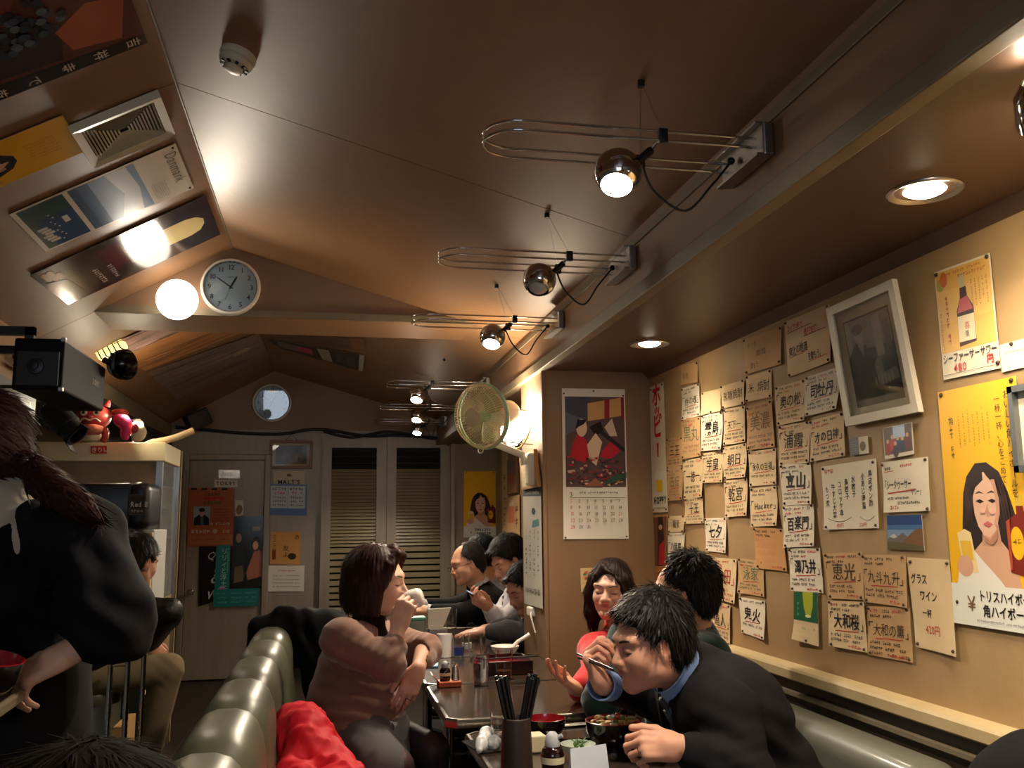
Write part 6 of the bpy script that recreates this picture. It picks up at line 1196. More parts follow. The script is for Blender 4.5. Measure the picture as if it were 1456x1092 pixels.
def skinobj(name, parts, m, parent=None, base=None):
    """join (verts, faces, colours or None) into one smooth mesh object"""
    Vs = []; Fs = []; Cs = []; o = 0
    for p in parts:
        v, f = p[0], p[1]; Vs.append(v); Fs.append(f + o); o += len(v); Cs.append(p[2] if len(p) > 2 and p[2] is not None else np.full((len(v), 3), 0.5))
    Vv = np.concatenate(Vs); F = np.concatenate(Fs); Cc = np.concatenate(Cs)
    org = np.array(WORLDPOS[parent.name]) if parent is not None else np.array(base if base is not None else (Vv[:, 0].mean(), Vv[:, 1].mean(), Vv[:, 2].min()), float)
    me = bpy.data.meshes.new(name); me.vertices.add(len(Vv)); me.vertices.foreach_set('co', (Vv - org).ravel())
    me.loops.add(F.size); me.loops.foreach_set('vertex_index', F.ravel().astype(np.int32)); me.polygons.add(len(F))
    me.polygons.foreach_set('loop_start', np.arange(0, F.size, 4, dtype=np.int32)); me.polygons.foreach_set('loop_total', np.full(len(F), 4, np.int32))
    me.polygons.foreach_set('use_smooth', np.ones(len(F), bool)); me.update(calc_edges=True); me.validate()
    if any(len(p) > 2 and p[2] is not None for p in parts):
        ca = me.color_attributes.new('Col', 'FLOAT_COLOR', 'POINT'); ca.data.foreach_set('color', np.concatenate((Cc, np.ones((len(Cc), 1))), 1).ravel())
    me.materials.append(m)
    return link(name, me, parent, org)
def folds(c, a, lam, R, A, ph=0.0):
    c = np.array(c, float); a = unit(a)
    def f(P):
        q = P - c; u = q @ a; w = 0.35 * np.sin(q[..., 0] * 31 + ph) + 0.35 * np.sin(q[..., 1] * 27 + 1 + ph) + 0.3 * np.sin(q[..., 2] * 23 + 2)
        return A * np.sin(2 * math.pi * u / lam + w * 2.2 + ph) * np.exp(-(q * q).sum(-1) / (R * R))
    return f
def rumple(A, fr, ph=0.0):
    def f(P):
        x, y, z = P[..., 0] * fr, P[..., 1] * fr, P[..., 2] * fr
        return A * (np.sin(x + 1.7 * np.sin(0.8 * y + ph)) * np.sin(0.9 * z + 1.3 * np.sin(0.7 * x + ph)) + 0.5 * np.sin(2.1 * y + 1.4 * np.sin(1.1 * z + ph)))
    return f
mat('skin', (0.5, 0.35, 0.26), 0.48, attr=True, spec=0.35, sss=0.12, bump=(160, 0.06, 0.001))
def hairmat(name, col, rough=0.5): return mat(name, col, rough, spec=0.16, noise=(1.6, 0.5, tuple(c * 0.4 for c in col)), stretch=(90, 90, 12), bump=(3.0, 0.3, 0.003))
def clothmat(name, col, rough=0.85, bs=420, sheen=0.0, spec=0.18): return mat(name, col, rough, spec=spec, noise=(5, 0.18, tuple(c * 0.6 for c in col)), bump=(bs, 0.18, 0.001), sheen=sheen)
SKIN = rgb(206, 156, 124); SKINF = rgb(216, 170, 142)
def face_sdf(H, s=1.0, female=False, fat=1.0, mouth_open=0.0):
    """H maps head-local (x forward, y left, z up; metres) to world"""
    f = SDF(); L = lambda x, y, z: H(V(x, y, z) * s); R = H.R
    f.ell(L(-0.018, 0, 0.037), V(0.095, 0.076, 0.083) * s, R, 0.01)
    f.ell(L(0.018, 0, -0.012), V(0.074, 0.064 * fat, 0.094) * s, R, 0.03 * s)
    jw = 0.040 if female else 0.047
    f.cone(L(0.012, jw * fat, -0.058), L(0.068, 0.012, -0.092), 0.026 * s * fat, 0.019 * s, 0.03 * s); f.cone(L(0.012, -jw * fat, -0.058), L(0.068, -0.012, -0.092), 0.026 * s * fat, 0.019 * s, 0.03 * s)
    for y in (-1, 1):
        f.ell(L(0.060, 0.036 * y * fat, -0.026), V(0.026, 0.026, 0.028) * s, R, 0.025 * s)
        f.cone(L(0.083, 0.012 * y, 0.030), L(0.072, 0.050 * y, 0.028), 0.010 * s, 0.009 * s, 0.02 * s)
    f.cone(L(0.085, 0, 0.012), L(0.1055, 0, -0.026), 0.0085 * s, 0.0115 * s, 0.014 * s)
    for y in (-1, 1): f.ell(L(0.094, 0.0125 * y, -0.031), V(0.011, 0.009, 0.008) * s, R, 0.007 * s)
    f.cone(L(0.083, -0.016, -0.050), L(0.083, 0.016, -0.050), 0.012 * s, None, 0.014 * s)
    for y in (-1, 1): f.ell(L(0.097, 0.033 * y, 0.006), V(0.014, 0.021, 0.012) * s, R, 0.014 * s, 's')
    for y in (-1, 1): f.ell(L(0.077, 0.032 * y, 0.004), V(0.0125, 0.0165, 0.0115) * s, R, 0.006 * s)
    f.cone(L(0.093, -0.015, -0.0475), L(0.093, 0.015, -0.0475), 0.0052 * s, None, 0.006 * s); f.cone(L(0.0915, -0.012, -0.0585), L(0.0915, 0.012, -0.0585), 0.006 * s, None, 0.006 * s)
    mw = 0.015 if female else 0.019; f.cone(L(0.1005, -mw, -0.053), L(0.1005, mw, -0.053), (0.0028 + mouth_open) * s, None, 0.003 * s, 's')
    for y in (-1, 1):
        f.ell(L(-0.004, 0.0765 * y, -0.006), V(0.019, 0.0075, 0.031) * s, R @ rotz(0.35 * y), 0.006 * s); f.cone(L(0.004, 0.071 * y, -0.032), L(0.004, 0.073 * y, -0.020), 0.009 * s, 0.008 * s, 0.008 * s)
        f.ell(L(-0.002, 0.0850 * y, 0.002), V(0.010, 0.006, 0.018) * s, R, 0.004 * s, 's')
    return f
def rotz(a): c, s = math.cos(a), math.sin(a); return np.array([[c, -s, 0], [s, c, 0], [0, 0, 1.0]])
class Head:
    def __init__(h, c, fwd, up=(0, 0, 1), s=1.0): h.c = np.array(c, float); h.R = basis(fwd, up); h.s = s
    def __call__(h, p): return h.c + h.R @ np.array(p, float)
    def loc(h, P): return ((P - h.c) @ h.R) / h.s
    def pt(h, x, y, z): return h.c + h.R @ (V(x, y, z) * h.s)
def make_head(root, h, neck, skin, female=False, fat=1.0, vox=0.0036, mouth_open=0.0, brow=(0.02, 0.015, 0.012), lash=True, browt=0.0022):
    f = face_sdf(h, h.s, female, fat, mouth_open); nr = 0.047 if female else 0.056
    f.cone(h.pt(-0.022, 0, -0.045), neck, nr * h.s * fat, nr * 1.08 * h.s * fat, 0.035)
    v, fa = f.mesh(vox, 1); q = h.loc(v); C = np.tile(np.array(skin), (len(v), 1))
    lip = np.exp(-((q[:, 1] / (0.016 if female else 0.020)) ** 4 + ((q[:, 2] + 0.0525) / 0.0085) ** 4)) * (q[:, 0] > 0.07)
    C = C * (1 - lip[:, None] * 0.75) + np.array(rgb(176, 84, 78)) * lip[:, None] * 0.75
    ck = np.exp(-(((np.abs(q[:, 1]) - 0.042) / 0.022) ** 2 + ((q[:, 2] + 0.03) / 0.022) ** 2)) * (q[:, 0] > 0.02); er = np.exp(-(((np.abs(q[:, 1]) - 0.078) / 0.014) ** 2 + ((q[:, 0] + 0.004) / 0.025) ** 2 + ((q[:, 2] + 0.005) / 0.03) ** 2))
    C = C * (1 - (0.10 * ck + 0.22 * er)[:, None]) + np.array(rgb(206, 110, 92)) * (0.10 * ck + 0.22 * er)[:, None]
    def onface(y, z, out=0.0):
        xs = np.linspace(0.125, 0.03, 60); P = np.stack([h.pt(x, y, z) for x in xs]); d = f.value(P); i = int(np.argmax(d < 0)) if (d < 0).any() else 59
        return h.pt(xs[i] + out, y, z)
    for y in (-1, 1):
        b = MB(); b.tube([onface(y * t, 0.024 + 0.006 * math.sin((t - 0.014) / 0.04 * 2.4), 0.0006) for t in np.linspace(0.014, 0.052, 7)], [0.0012, browt, browt * 1.1, browt * 1.1, browt, browt * 0.8, 0.0008], 6); b.build('eyebrow', mat('brow_%d' % int(brow[0] * 1000), brow, 0.6), root, smooth=60)
        b = MB(); b.tube([onface(y * t, -0.0005 - 0.0035 * math.sin((t - 0.016) / 0.034 * math.pi), 0.0004) for t in np.linspace(0.016, 0.050, 8)], [0.0007, 0.0013, 0.0016, 0.0017, 0.0017, 0.0017, 0.0015, 0.0008], 6); b.build('eyelash_line', mat('brow_%d' % int(brow[0] * 1000), brow, 0.6), root, smooth=60)
    return (v, fa, C), f
FING = ((0.090, 0.027, 0.0, (0.040, 0.025, 0.020), 0.0088), (0.094, 0.008, 0.002, (0.044, 0.029, 0.021), 0.0090), (0.089, -0.011, 0.001, (0.040, 0.027, 0.021), 0.0086), (0.079, -0.028, -0.003, (0.031, 0.020, 0.018), 0.0076))
def make_hand(wrist, fwd, dorsal, side, curl=((20, 30, 15),) * 4, spread=(6, 1, -4, -10), thumb=((0.75, 0.55, -0.35), (0.95, 0.2, -0.25), (1, 0.05, -0.15)), s=1.0, elbow=None, r_el=0.042, skin=SKIN, vox=0.003, flen=None):
    """side +1: thumb on +y of the hand frame (x fingers, z back of the hand)"""
    R = basis(fwd, dorsal); w = np.array(wrist, float); f = SDF(); T = lambda x, y, z: w + R @ (V(x, y * side, z) * s)
    f.box(T(0.052, 0.0, 0.0), V(0.044, 0.036, 0.0125) * s, R, 0.012 * s, 0.012); f.cone(T(0.0, 0.0, 0), T(0.03, 0.0, 0), 0.024 * s, 0.026 * s, 0.02)
    f.ell(T(0.040, 0.026, -0.010), V(0.030, 0.015, 0.014) * s, R, 0.014)
    tips = []
    for (bx, by, bz, Ls, r), cu, sp in zip(FING, curl, spread):
        p = V(bx, by, bz); a = 0.0; pts = [T(*p)]; rs = [r * 1.12 * s]
        for L, c in zip(Ls, cu):
            a += math.radians(c); sr = math.radians(sp); d = V(math.cos(a) * math.cos(sr), math.cos(a) * math.sin(sr), -math.sin(a)); p = p + d * L; pts.append(T(*p)); rs.append(r * s * (1.0 - 0.08 * len(rs)))
        f.cone(T(bx - 0.03, by * 0.8, bz), pts[0], r * 1.1 * s, rs[0], 0.008)
        for i in range(3): f.cone(pts[i], pts[i + 1], rs[i], rs[i + 1], 0.0035)
        tips.append(pts[-1])
    p = V(0.022, 0.026, -0.008); pts = [T(*p)]
    for L, d in zip((0.040, 0.032, 0.025), thumb): p = p + unit(d) * L; pts.append(T(*p))
    for i, (ra, rb) in enumerate(((0.014, 0.0115), (0.0115, 0.0105), (0.0105, 0.0085))): f.cone(pts[i], pts[i + 1], ra * s, rb * s, 0.006)
    if elbow is not None:
        e = np.array(elbow, float); f.cone(e, w, r_el, 0.0245 * s, 0.015)
    v, fa = f.mesh(vox, 1); C = np.tile(np.array(skin), (len(v), 1)); q = ((v - w) @ R) / s
    k = 0.25 * np.clip((q[:, 0] - 0.09) / 0.06, 0, 1); C = C * (1 - k[:, None]) + np.array(rgb(206, 120, 100)) * k[:, None]
    return (v, fa, C), tips, pts
def torso(f, pel, nk, sL, sR, w=1.0, d=1.0, belly=1.0, t=0.0):
    """trunk between pelvis and neck base; sL sR shoulder joints"""
    pel, nk, sL, sR = (np.array(p, float) for p in (pel, nk, sL, sR)); up = unit(nk - pel); sd = unit(sL - sR); R = basis(np.cross(sd, up), up); B = np.column_stack((R[:, 0], R[:, 1], R[:, 2])); L = np.linalg.norm(nk - pel)
    f.ell(pel, V(0.118 * d + t, 0.165 * w + t, 0.12 + t), B, 0.06); f.ell(pel + (nk - pel) * 0.32 + B[:, 0] * 0.015 * belly, V(0.115 * d * belly + t, 0.148 * w * belly ** 0.5 + t, L * 0.30), B, 0.08)
    f.ell(pel + (nk - pel) * 0.66, V(0.112 * d + t, 0.155 * w + t, L * 0.30), B, 0.08)
    for s_ in (sL, sR): f.cone(nk - up * 0.035, s_, 0.058 + t, 0.058 + t, 0.06)
    return B
def sleeve(f, sh, el, wr, r=(0.062, 0.052, 0.046, 0.037), k=0.03, cut=None):
    sh, el, wr = (np.array(p, float) for p in (sh, el, wr)); f.cone(sh, el, r[0], r[1], k); f.cone(el, wr, r[1], r[3], 0.02)
    f.warp(folds(el, el - sh, 0.034, 0.085, 0.004)); f.warp(folds(el * 0.4 + wr * 0.6, wr - el, 0.038, 0.07, 0.0022, 1.3))
def leg(f, hip, knee, ank, r=(0.088, 0.066, 0.048), k=0.05): f.cone(hip, knee, r[0], r[1], k); f.cone(knee, ank, r[1], r[2], 0.02)
def strands_on(v, fa, crown, n, L, lift, seed, wid=0.0016, down=0.0, h=None, xmax=9.0):
    """thin ribbons lying on a hair surface, flowing away from the crown"""
    R = np.random.RandomState(int(seed * 10) + 3); N_ = np.zeros_like(v); q = np.cross(v[fa[:, 2]] - v[fa[:, 0]], v[fa[:, 3]] - v[fa[:, 1]])
    for i in range(4): np.add.at(N_, fa[:, i], q)
    N_ /= np.linalg.norm(N_, axis=1)[:, None] + 1e-9
    i = R.randint(0, len(v), n)
    if h is not None: i = i[h.loc(v[i])[:, 0] < xmax]; n = len(i)
    p = v[i]; nn = N_[i]; d = p - np.array(crown) + np.array([0, 0, -down]) + R.normal(0, 0.012, p.shape); d -= nn * (d * nn).sum(1)[:, None]; d /= np.linalg.norm(d, axis=1)[:, None] + 1e-9
    sd = np.cross(nn, d) * wid; Ls = (L * (0.5 + R.rand(n)))[:, None]; lf = (lift * R.rand(n))[:, None]
    st = [p - d * Ls * 0.3 - nn * 0.002, p + d * Ls * 0.2 + nn * (lf * 0.5 + 0.0008), p + d * Ls * 0.7 + nn * (lf + 0.0002)]; ws = (1.0, 1.0, 0.25)
    vs = np.stack([x for a, w in zip(st, ws) for x in (a - sd * w, a + sd * w)], 1).reshape(-1, 3); b = (np.arange(n) * 6)[:, None]
    return vs, np.concatenate((b + np.array([[0, 1, 3, 2]]), b + np.array([[2, 3, 5, 4]])))
def short_hair(root, h, m, vox=0.004, thick=0.013, top=0.022, hairline=0.045, name='hair', spike=0.004, recede=0.0, side=0.0, seed=0.0, fringe=0.0):
    f = SDF(); f.ell(h.pt(-0.020, 0, 0.040), V(0.095 + thick, 0.076 + thick * 0.8, 0.083 + top) * h.s, h.R, 0.01); f.ell(h.pt(-0.055, 0, -0.02), V(0.062, 0.066 + thick * 0.5, 0.062) * h.s, h.R, 0.03)
    if fringe: f.ell(h.pt(0.075, 0, 0.066), V(0.035, 0.058, 0.026 + fringe) * h.s, h.R, 0.02)
    f.plane(h.pt(hairline - recede, 0, hairline), h.R @ V(0.80, 0, -0.60), 0.006)
    if recede: f.ell(h.pt(0.10, 0, 0.095), V(0.085 + recede, 0.052, 0.05) * h.s, h.R, 0.03, 's')
    for y in (-1, 1): f.ell(h.pt(0.004, 0.092 * y, -0.004), V(0.030, 0.022, 0.034) * h.s, h.R, 0.006, 's')
    f.plane(h.pt(0, 0, -0.075 + side), h.R @ V(0, 0, -1), 0.006)
    def strands(P):
        q = h.loc(P); a = np.arctan2(q[..., 1], q[..., 0] + 0.03 + 0.4 * q[..., 2]); e = q[..., 2]
        return spike * (np.sin(a * 23 + 9 * np.sin(e * 40 + seed)) * 0.5 + np.sin(a * 57 + 60 * e + seed) * 0.35 + np.sin(q[..., 0] * 210 + 3 * np.sin(q[..., 1] * 90 + seed)) * 0.3) * 0.55 * np.clip((e + 0.06) / 0.1, 0.15, 1)
    f.warp(strands); v, fa = f.mesh(vox, 1)
    return skinobj(name, [(v, fa), strands_on(v, fa, h.pt(-0.05, 0.01, 0.13), 2600, 0.034, 0.006 + spike, seed)], m, root)
def collar(root, h_or_c, axis, r0, r1, hgt, m, name='shirt_collar', gap=40, front=None, thick=0.003):
    c = np.array(h_or_c, float); z = unit(axis); x = unit(np.array(front, float) - z * (np.array(front, float) @ z)); y = np.cross(z, x); vs = []; fs = []; n = 28
    for i in range(n + 1):
        a = math.radians(gap + (360 - 2 * gap) * i / n); d = math.cos(a) * x + math.sin(a) * y; dip = 0.018 * max(0, math.cos(a)) ** 2
        for (r, hh) in ((r0, -0.01 - dip), (r1 + 0.004, hgt - dip), (r1, hgt - dip), (r0 + 0.016, hgt * 0.25 - dip * 1.6), (r0 + 0.018, -0.012 - dip * 1.6)): vs.append(c + d * r + z * hh)
    for i in range(n):
        for k in range(4): fs.append((i * 5 + k, (i + 1) * 5 + k, (i + 1) * 5 + k + 1, i * 5 + k + 1))
    b = MB(); b.add(vs, fs); return b.build(name, m, root, smooth=50)
def cuff(root, wr, dirn, r, L, m, name='shirt_cuff'):
    b = MB(); b.lathe([(r, -L), (r * 1.04, 0.0), (r * 0.93, 0.001), (r * 0.90, -L)], 24, wr, dirn, close=False); return b.build(name, m, root, smooth=50)
# ================================================================== PEOPLE
SKM = MATS['skin']; FLATH = ((5, 9, 5),) * 4
def up(p, z): p[2] = max(p[2], z); return p
def person(label, pel): return thing('person', label, 'person', (pel[0], pel[1], 0.0))
def lower(root, pel, hips, knees, anks, m, name='trousers', vox=0.012, r=(0.088, 0.068, 0.055), feet=True, shoem=None):
    f = SDF(); f.ell(pel, (0.13, 0.17, 0.11), basis(unit(np.array(knees[0]) - np.array(hips[0])) * V(1, 1, 0), (0, 0, 1)), 0.05)
    for h_, k_, a_ in zip(hips, knees, anks): leg(f, h_, k_, a_, r)
    for k_ in knees: f.warp(folds(k_, (0.5, 0.2, 0.8), 0.05, 0.1, 0.004))
    v, fa = f.mesh(vox, 1); skinobj(name, [(v, fa)], m, root)
    if feet:
        for a_, k_ in zip(anks, knees):
            d = unit((np.array(k_) - np.array(hips[0])) * V(1, 1, 0)); a_ = np.array(a_); g = SDF(); g.cone(V(a_[0], a_[1], 0.05) - d * 0.04, V(a_[0], a_[1], 0.04) + d * 0.15, 0.045, 0.035, 0.02); g.cone(V(a_[0], a_[1], 0.05), a_, 0.04, 0.042, 0.02); g.plane((0, 0, 0.004), (0, 0, -1)); v, fa = g.mesh(0.01, 1); skinobj('shoe', [(v, fa)], shoem or M_BLACKP, root)
def hem(f, p, n): f.plane(p, n, 0.004)
SUIT = clothmat('charcoal_suit', rgb(24, 23, 25), 0.85); SUITB = clothmat('black_suit', rgb(17, 17, 19), 0.85); SHB = clothmat('light_blue_shirt', rgb(136, 164, 214), 0.7, 600); SHW = clothmat('white_shirt', rgb(210, 208, 214), 0.7, 600)
HBLK = hairmat('black_hair', (0.010, 0.009, 0.009)); HBRN = hairmat('reddish_brown_hair', (0.045, 0.016, 0.013)); HDBR = hairmat('dark_brown_hair', (0.022, 0.013, 0.010))
M_GLAS = mat('spectacle_rim', rgb(24, 22, 22), 0.3)

# ---------------------------------------------------------------- woman in brown cardigan
h = Head(atY(537, 829, 3.55), (0.94, -0.33, -0.05), (0.03, 0, 1), 1.04)
nk = atY(521, 897, 3.58); sR = atY(487, 910, 3.38); sL = atY(556, 912, 3.78); pel = atY(494, 1018, 3.58); pel[2] = 0.56
eR = atY(551, 945, 3.27); wR = atY(566, 893, 3.33); eL = atY(606, 924, 3.58); wL = atY(594, 951, 3.40)
t = person('woman in a brown cardigan drinking from a white cup', pel)
hd, hf = make_head(t, h, nk, rgb(232, 186, 160), True, 1.06, 0.0034, brow=(0.04, 0.02, 0.016))
hnR, tp, th = make_hand(wR, (0.30, 0.04, 0.95), (-0.35, -0.93, 0.15), 1, ((62, 70, 40), (66, 72, 40), (70, 72, 40), (74, 70, 40)), (4, 1, -3, -8), ((0.9, 0.35, -0.5), (0.95, 0.0, -0.5), (0.9, -0.2, -0.4)), 0.98, eR, 0.046, rgb(232, 186, 160))
hnL, _, _ = make_hand(wL, (-0.42, -0.16, -0.90), (-0.05, -0.97, 0.1), -1, ((14, 22, 14), (18, 26, 16), (22, 30, 18), (28, 34, 20)), (4, 1, -3, -7), s=0.96, elbow=eL, r_el=0.044, skin=rgb(216, 170, 144))
# legs in dark stockings are part of the body mesh
kR = atY(556, 1066, 3.26); kL = atY(614, 1062, 3.48); kR[2] = 0.50; kL[2] = 0.50; kR[0] = max(kR[0], 0.245); hR = pel + V(0.05, -0.10, 0.0); hL = pel + V(0.05, 0.10, 0.0); aR = V(kR[0] + 0.02, kR[1], 0.09); aL = V(kL[0] + 0.04, kL[1], 0.09)
f = SDF(); torso(f, pel, nk, sL, sR, 1.05, 1.1, 1.2); leg(f, hR, kR, aR, (0.088, 0.062, 0.04)); leg(f, hL, kL, aL, (0.088, 0.062, 0.04)); v, fa = f.mesh(0.011, 1)
C = np.tile(np.array(rgb(60, 48, 50)), (len(v), 1)); kk = np.exp(-(((v - (kR + V(0.0, -0.05, 0.04))) ** 2).sum(1)) / 0.055 ** 2) + np.exp(-(((v - (kL + V(0.0, -0.05, 0.04))) ** 2).sum(1)) / 0.05 ** 2); C = C * (1 - 0.45 * np.clip(kk, 0, 1)[:, None]) + np.array(rgb(140, 100, 92)) * 0.45 * np.clip(kk, 0, 1)[:, None]
skinobj('body', [hd, hnR, hnL, (v, fa, C)], SKM, t)
f = SDF(); B = torso(f, pel + V(0, 0, 0.02), nk, sL, sR, 1.08, 1.15, 1.25, 0.010); f.ell(pel + (nk - pel) * 0.60 + B[:, 0] * 0.075, (0.09, 0.13, 0.11), B, 0.06); f.ell(pel + (nk - pel) * 0.18 + B[:, 0] * 0.03, (0.15, 0.19, 0.11), B, 0.06)
eRc = eR + (wR - eR) * 0.42; eLc = eL + (wL - eL) * 0.62
f.cone(sR, eR, 0.068, 0.060, 0.05); f.cone(eR, eRc, 0.060, 0.053, 0.02); f.cone(sL, eL, 0.072, 0.058, 0.05); f.cone(eL, eLc, 0.058, 0.047, 0.02)
for c_, a_, l_, r_, A_ in ((eR, eR - sR, 0.036, 0.10, 0.006), ((sR + eR) / 2, eR - sR, 0.045, 0.10, 0.004), (eL, eL - sL, 0.036, 0.09, 0.005), (pel + V(0.06, -0.16, 0.10), (0.15, 0, 1), 0.05, 0.20, 0.006), (sR + V(-0.02, -0.02, -0.08), (0.5, 0, 1), 0.05, 0.10, 0.005), (pel + V(0.12, -0.1, 0.22), (0.4, 0, 1), 0.04, 0.12, 0.004)): f.warp(folds(c_, a_, l_, r_, A_))
f.ell(nk + V(0.135, -0.085, -0.09), (0.095, 0.085, 0.155), basis((0.95, -0.2, 0.25), (0, 0, 1)), 0.012, 's'); f.cone(nk + V(0.0, 0, 0.0), nk + V(0, 0, 0.2), 0.066, 0.08, 0.012, 's')
f.plane(pel + V(0, 0, -0.035), V(0.06, 0, -1))
v, fa = f.mesh(0.0085, 1); skinobj('cardigan', [(v, fa)], clothmat('brown_knit', rgb(140, 104, 88), 0.9, 700, 0.3), t)
f = SDF(); torso(f, pel, nk, sL, sR, 0.98, 1.0, 1.08, -0.004); f.cone(nk + V(0, 0, -0.03), h.pt(-0.02, 0, -0.085), 0.066, 0.060, 0.03); f.ell(pel + (nk - pel) * 0.62 + B[:, 0] * 0.06, (0.09, 0.12, 0.12), B, 0.06); f.plane(h.pt(-0.02, 0, -0.088), h.R @ V(-0.1, 0, 1)); f.plane(pel + V(0, 0, 0.1), V(0, 0, -1)); v, fa = f.mesh(0.010, 1); skinobj('turtleneck', [(v, fa)], clothmat('black_knit', rgb(26, 25, 27), 0.9, 700), t)
f = SDF(); f.ell(pel + V(0.0, 0, 0.0), (0.19, 0.215, 0.115), None, 0.06); f.cone(pel + V(0.05, -0.09, 0.005), kR + V(-0.04, 0.0, 0.0), 0.112, 0.090, 0.06); f.cone(pel + V(0.05, 0.1, 0.005), kL + V(-0.06, 0.0, 0.0), 0.110, 0.088, 0.06); f.ell((kR + kL) / 2 + V(-0.09, 0, -0.015), (0.10, 0.12, 0.06), None, 0.05); f.plane((kR + kL) / 2 + V(-0.015, 0, 0), V(1, -0.1, 0.05)); f.warp(folds((kR + pel) / 2, (0.4, 0.2, 1), 0.06, 0.13, 0.004)); v, fa = f.mesh(0.010, 1); skinobj('skirt', [(v, fa)], clothmat('grey_wool', rgb(98, 95, 96), 0.9, 500), t)
for a_ in (aR, aL): g = SDF(); g.cone(V(a_[0] - 0.03, a_[1], 0.05), V(a_[0] + 0.14, a_[1], 0.035), 0.04, 0.03, 0.02); g.plane((0, 0, 0.004), (0, 0, -1)); v, fa = g.mesh(0.01, 1); skinobj('shoe', [(v, fa)], M_BLACKP, t)
# bob haircut
f = SDF(); f.ell(h.pt(-0.022, 0, 0.042), V(0.112, 0.094, 0.102) * h.s, h.R, 0.01); f.ell(h.pt(-0.045, 0, -0.045), V(0.090, 0.092, 0.085) * h.s, h.R, 0.05)
for y in (-1, 1): f.cone(h.pt(0.012, 0.074 * y, 0.03), h.pt(0.016, 0.080 * y, -0.098), 0.027, 0.024, 0.03); f.cone(h.pt(-0.03, 0.078 * y, 0.0), h.pt(-0.03, 0.078 * y, -0.098), 0.034, 0.028, 0.03)
f.chain([h.pt(0.05, 0.01, 0.125), h.pt(0.078, -0.03, 0.105), h.pt(0.062, -0.062, 0.065), h.pt(0.042, -0.078, 0.0)], [0.016, 0.014, 0.014, 0.016], 0.02); f.chain([h.pt(0.05, 0.01, 0.125), h.pt(0.076, 0.035, 0.10), h.pt(0.06, 0.064, 0.06)], [0.016, 0.014, 0.013], 0.02)
f.ell(h.pt(0.108, 0, -0.018), V(0.085, 0.060, 0.106) * h.s, h.R, 0.010, 's'); f.ell(h.pt(0.03, 0, -0.15), V(0.10, 0.055, 0.095) * h.s, h.R, 0.01, 's'); f.plane(h.pt(0, 0, -0.112), h.R @ V(-0.10, 0, -1), 0.008)
def st(P, h=h): q = h.loc(P); a = np.arctan2(q[..., 1], q[..., 0] + 0.03); return 0.0010 * (np.sin(a * 40 + 3 * np.sin(q[..., 2] * 30)) + 0.6 * np.sin(a * 91 + 12 * q[..., 2]))
f.warp(st); v, fa = f.mesh(0.004, 1); skinobj('hair', [(v, fa), strands_on(v, fa, h.pt(-0.03, 0.02, 0.14), 3600, 0.05, 0.003, 1, down=0.05, h=h, xmax=0.012)], HBRN, t)
b = MB(); p = hnL[0][:, :]; rc = wL + basis((-0.42, -0.16, -0.90), (-0.05, -0.97, 0.1)) @ V(0.108, 0.011, -0.003); b.tube([rc + basis((-0.42, -0.16, -0.90), (-0.05, -0.97, 0.1)) @ V(0, 0.0095 * math.cos(a), 0.0095 * math.sin(a)) for a in np.linspace(0, 2 * math.pi, 14, endpoint=False)], 0.0014, 6, closed=True); b.build('ring', M_CHROME, t)
# her cup
cc = h.pt(0.135, 0.005, -0.050); ca = unit(h.R @ V(0.93, 0.05, 0.30))
b = MB(); b.lathe([(0.034, -0.032), (0.036, -0.03), (0.036, 0.02), (0.030, 0.034), (0.022, 0.038), (0.001, 0.038)], 28, cc, ca, close=False); b.lathe([(0.034, -0.032), (0.0325, 0.02), (0.001, 0.03)], 28, cc, ca, close=False); cu = tag(b.build('cup', mat('white_porcelain', rgb(244, 240, 230), 0.2), smooth=50), 'white porcelain cup at the mouth of the woman in the cardigan', 'cup')
b = MB(); hb = basis(ca, (0.1, -0.9, -0.5)); b.tube([cc + hb @ V(0.018 * math.cos(a) , 0, 0.034 + 0.020 * math.sin(a)) for a in np.linspace(0, math.pi, 10)], 0.005, 8); b.build('handle', MATS['white_porcelain'], cu, smooth=50)

# ---------------------------------------------------------------- man eating
h = Head(atY(924, 917, 2.32), (-0.97, -0.12, -0.13), (-0.13, -0.02, 1), 0.97)
nk = atY(978, 962, 2.37); sL = atY(1030, 1014, 2.16); sR = atY(975, 1012, 2.56); pel = V(1.20, 2.33, 0.55); fL = (-1, 0, 0)
eL = up(atY(1062, 1118, 2.08), 0.735); wL = atY(968, 1062, 2.10); eR = up(atY(920, 1026, 2.76), 0.80); wR = atY(857, 974, 2.47)
t = person('man in a dark suit bent over his bowl, eating with chopsticks', pel)
sk = rgb(206, 152, 126)
hd, hf = make_head(t, h, nk, sk, False, 1.06, 0.0032, 0.003, brow=(0.012, 0.01, 0.009), browt=0.0034)
hnR, tipsR, thR = make_hand(wR, (-0.42, 0.02, 0.90), (-0.72, 0.50, -0.30), 1, ((62, 62, 30), (70, 66, 34), (76, 70, 36), (80, 72, 36)), (6, 1, -3, -8), ((0.95, 0.45, -0.55), (0.95, -0.1, -0.45), (0.9, -0.25, -0.2)), 1.02, wR - unit(wR - eR) * 0 + unit(eR - wR) * 0.10, 0.032, sk)
RH = basis((-0.42, 0.02, 0.90), (-0.72, 0.50, -0.30))
hnL, _, _ = make_hand(wL, (-0.97, 0.18, 0.05), (-0.10, -0.80, 0.58), -1, ((40, 56, 28), (44, 60, 30), (48, 62, 30), (52, 64, 30)), (3, 0, -3, -7), ((0.8, 0.55, -0.25), (1, 0.15, -0.1), (1, 0, -0.1)), 0.98, wL + unit(eL - wL) * 0.10, 0.034, sk)
f = SDF(); torso(f, pel, nk, sL, sR, 1.0, 1.0, 1.1); v, fa = f.mesh(0.014, 1); skinobj('body', [hd, hnR, hnL, (v, fa, np.tile(np.array(sk), (len(v), 1)))], SKM, t)
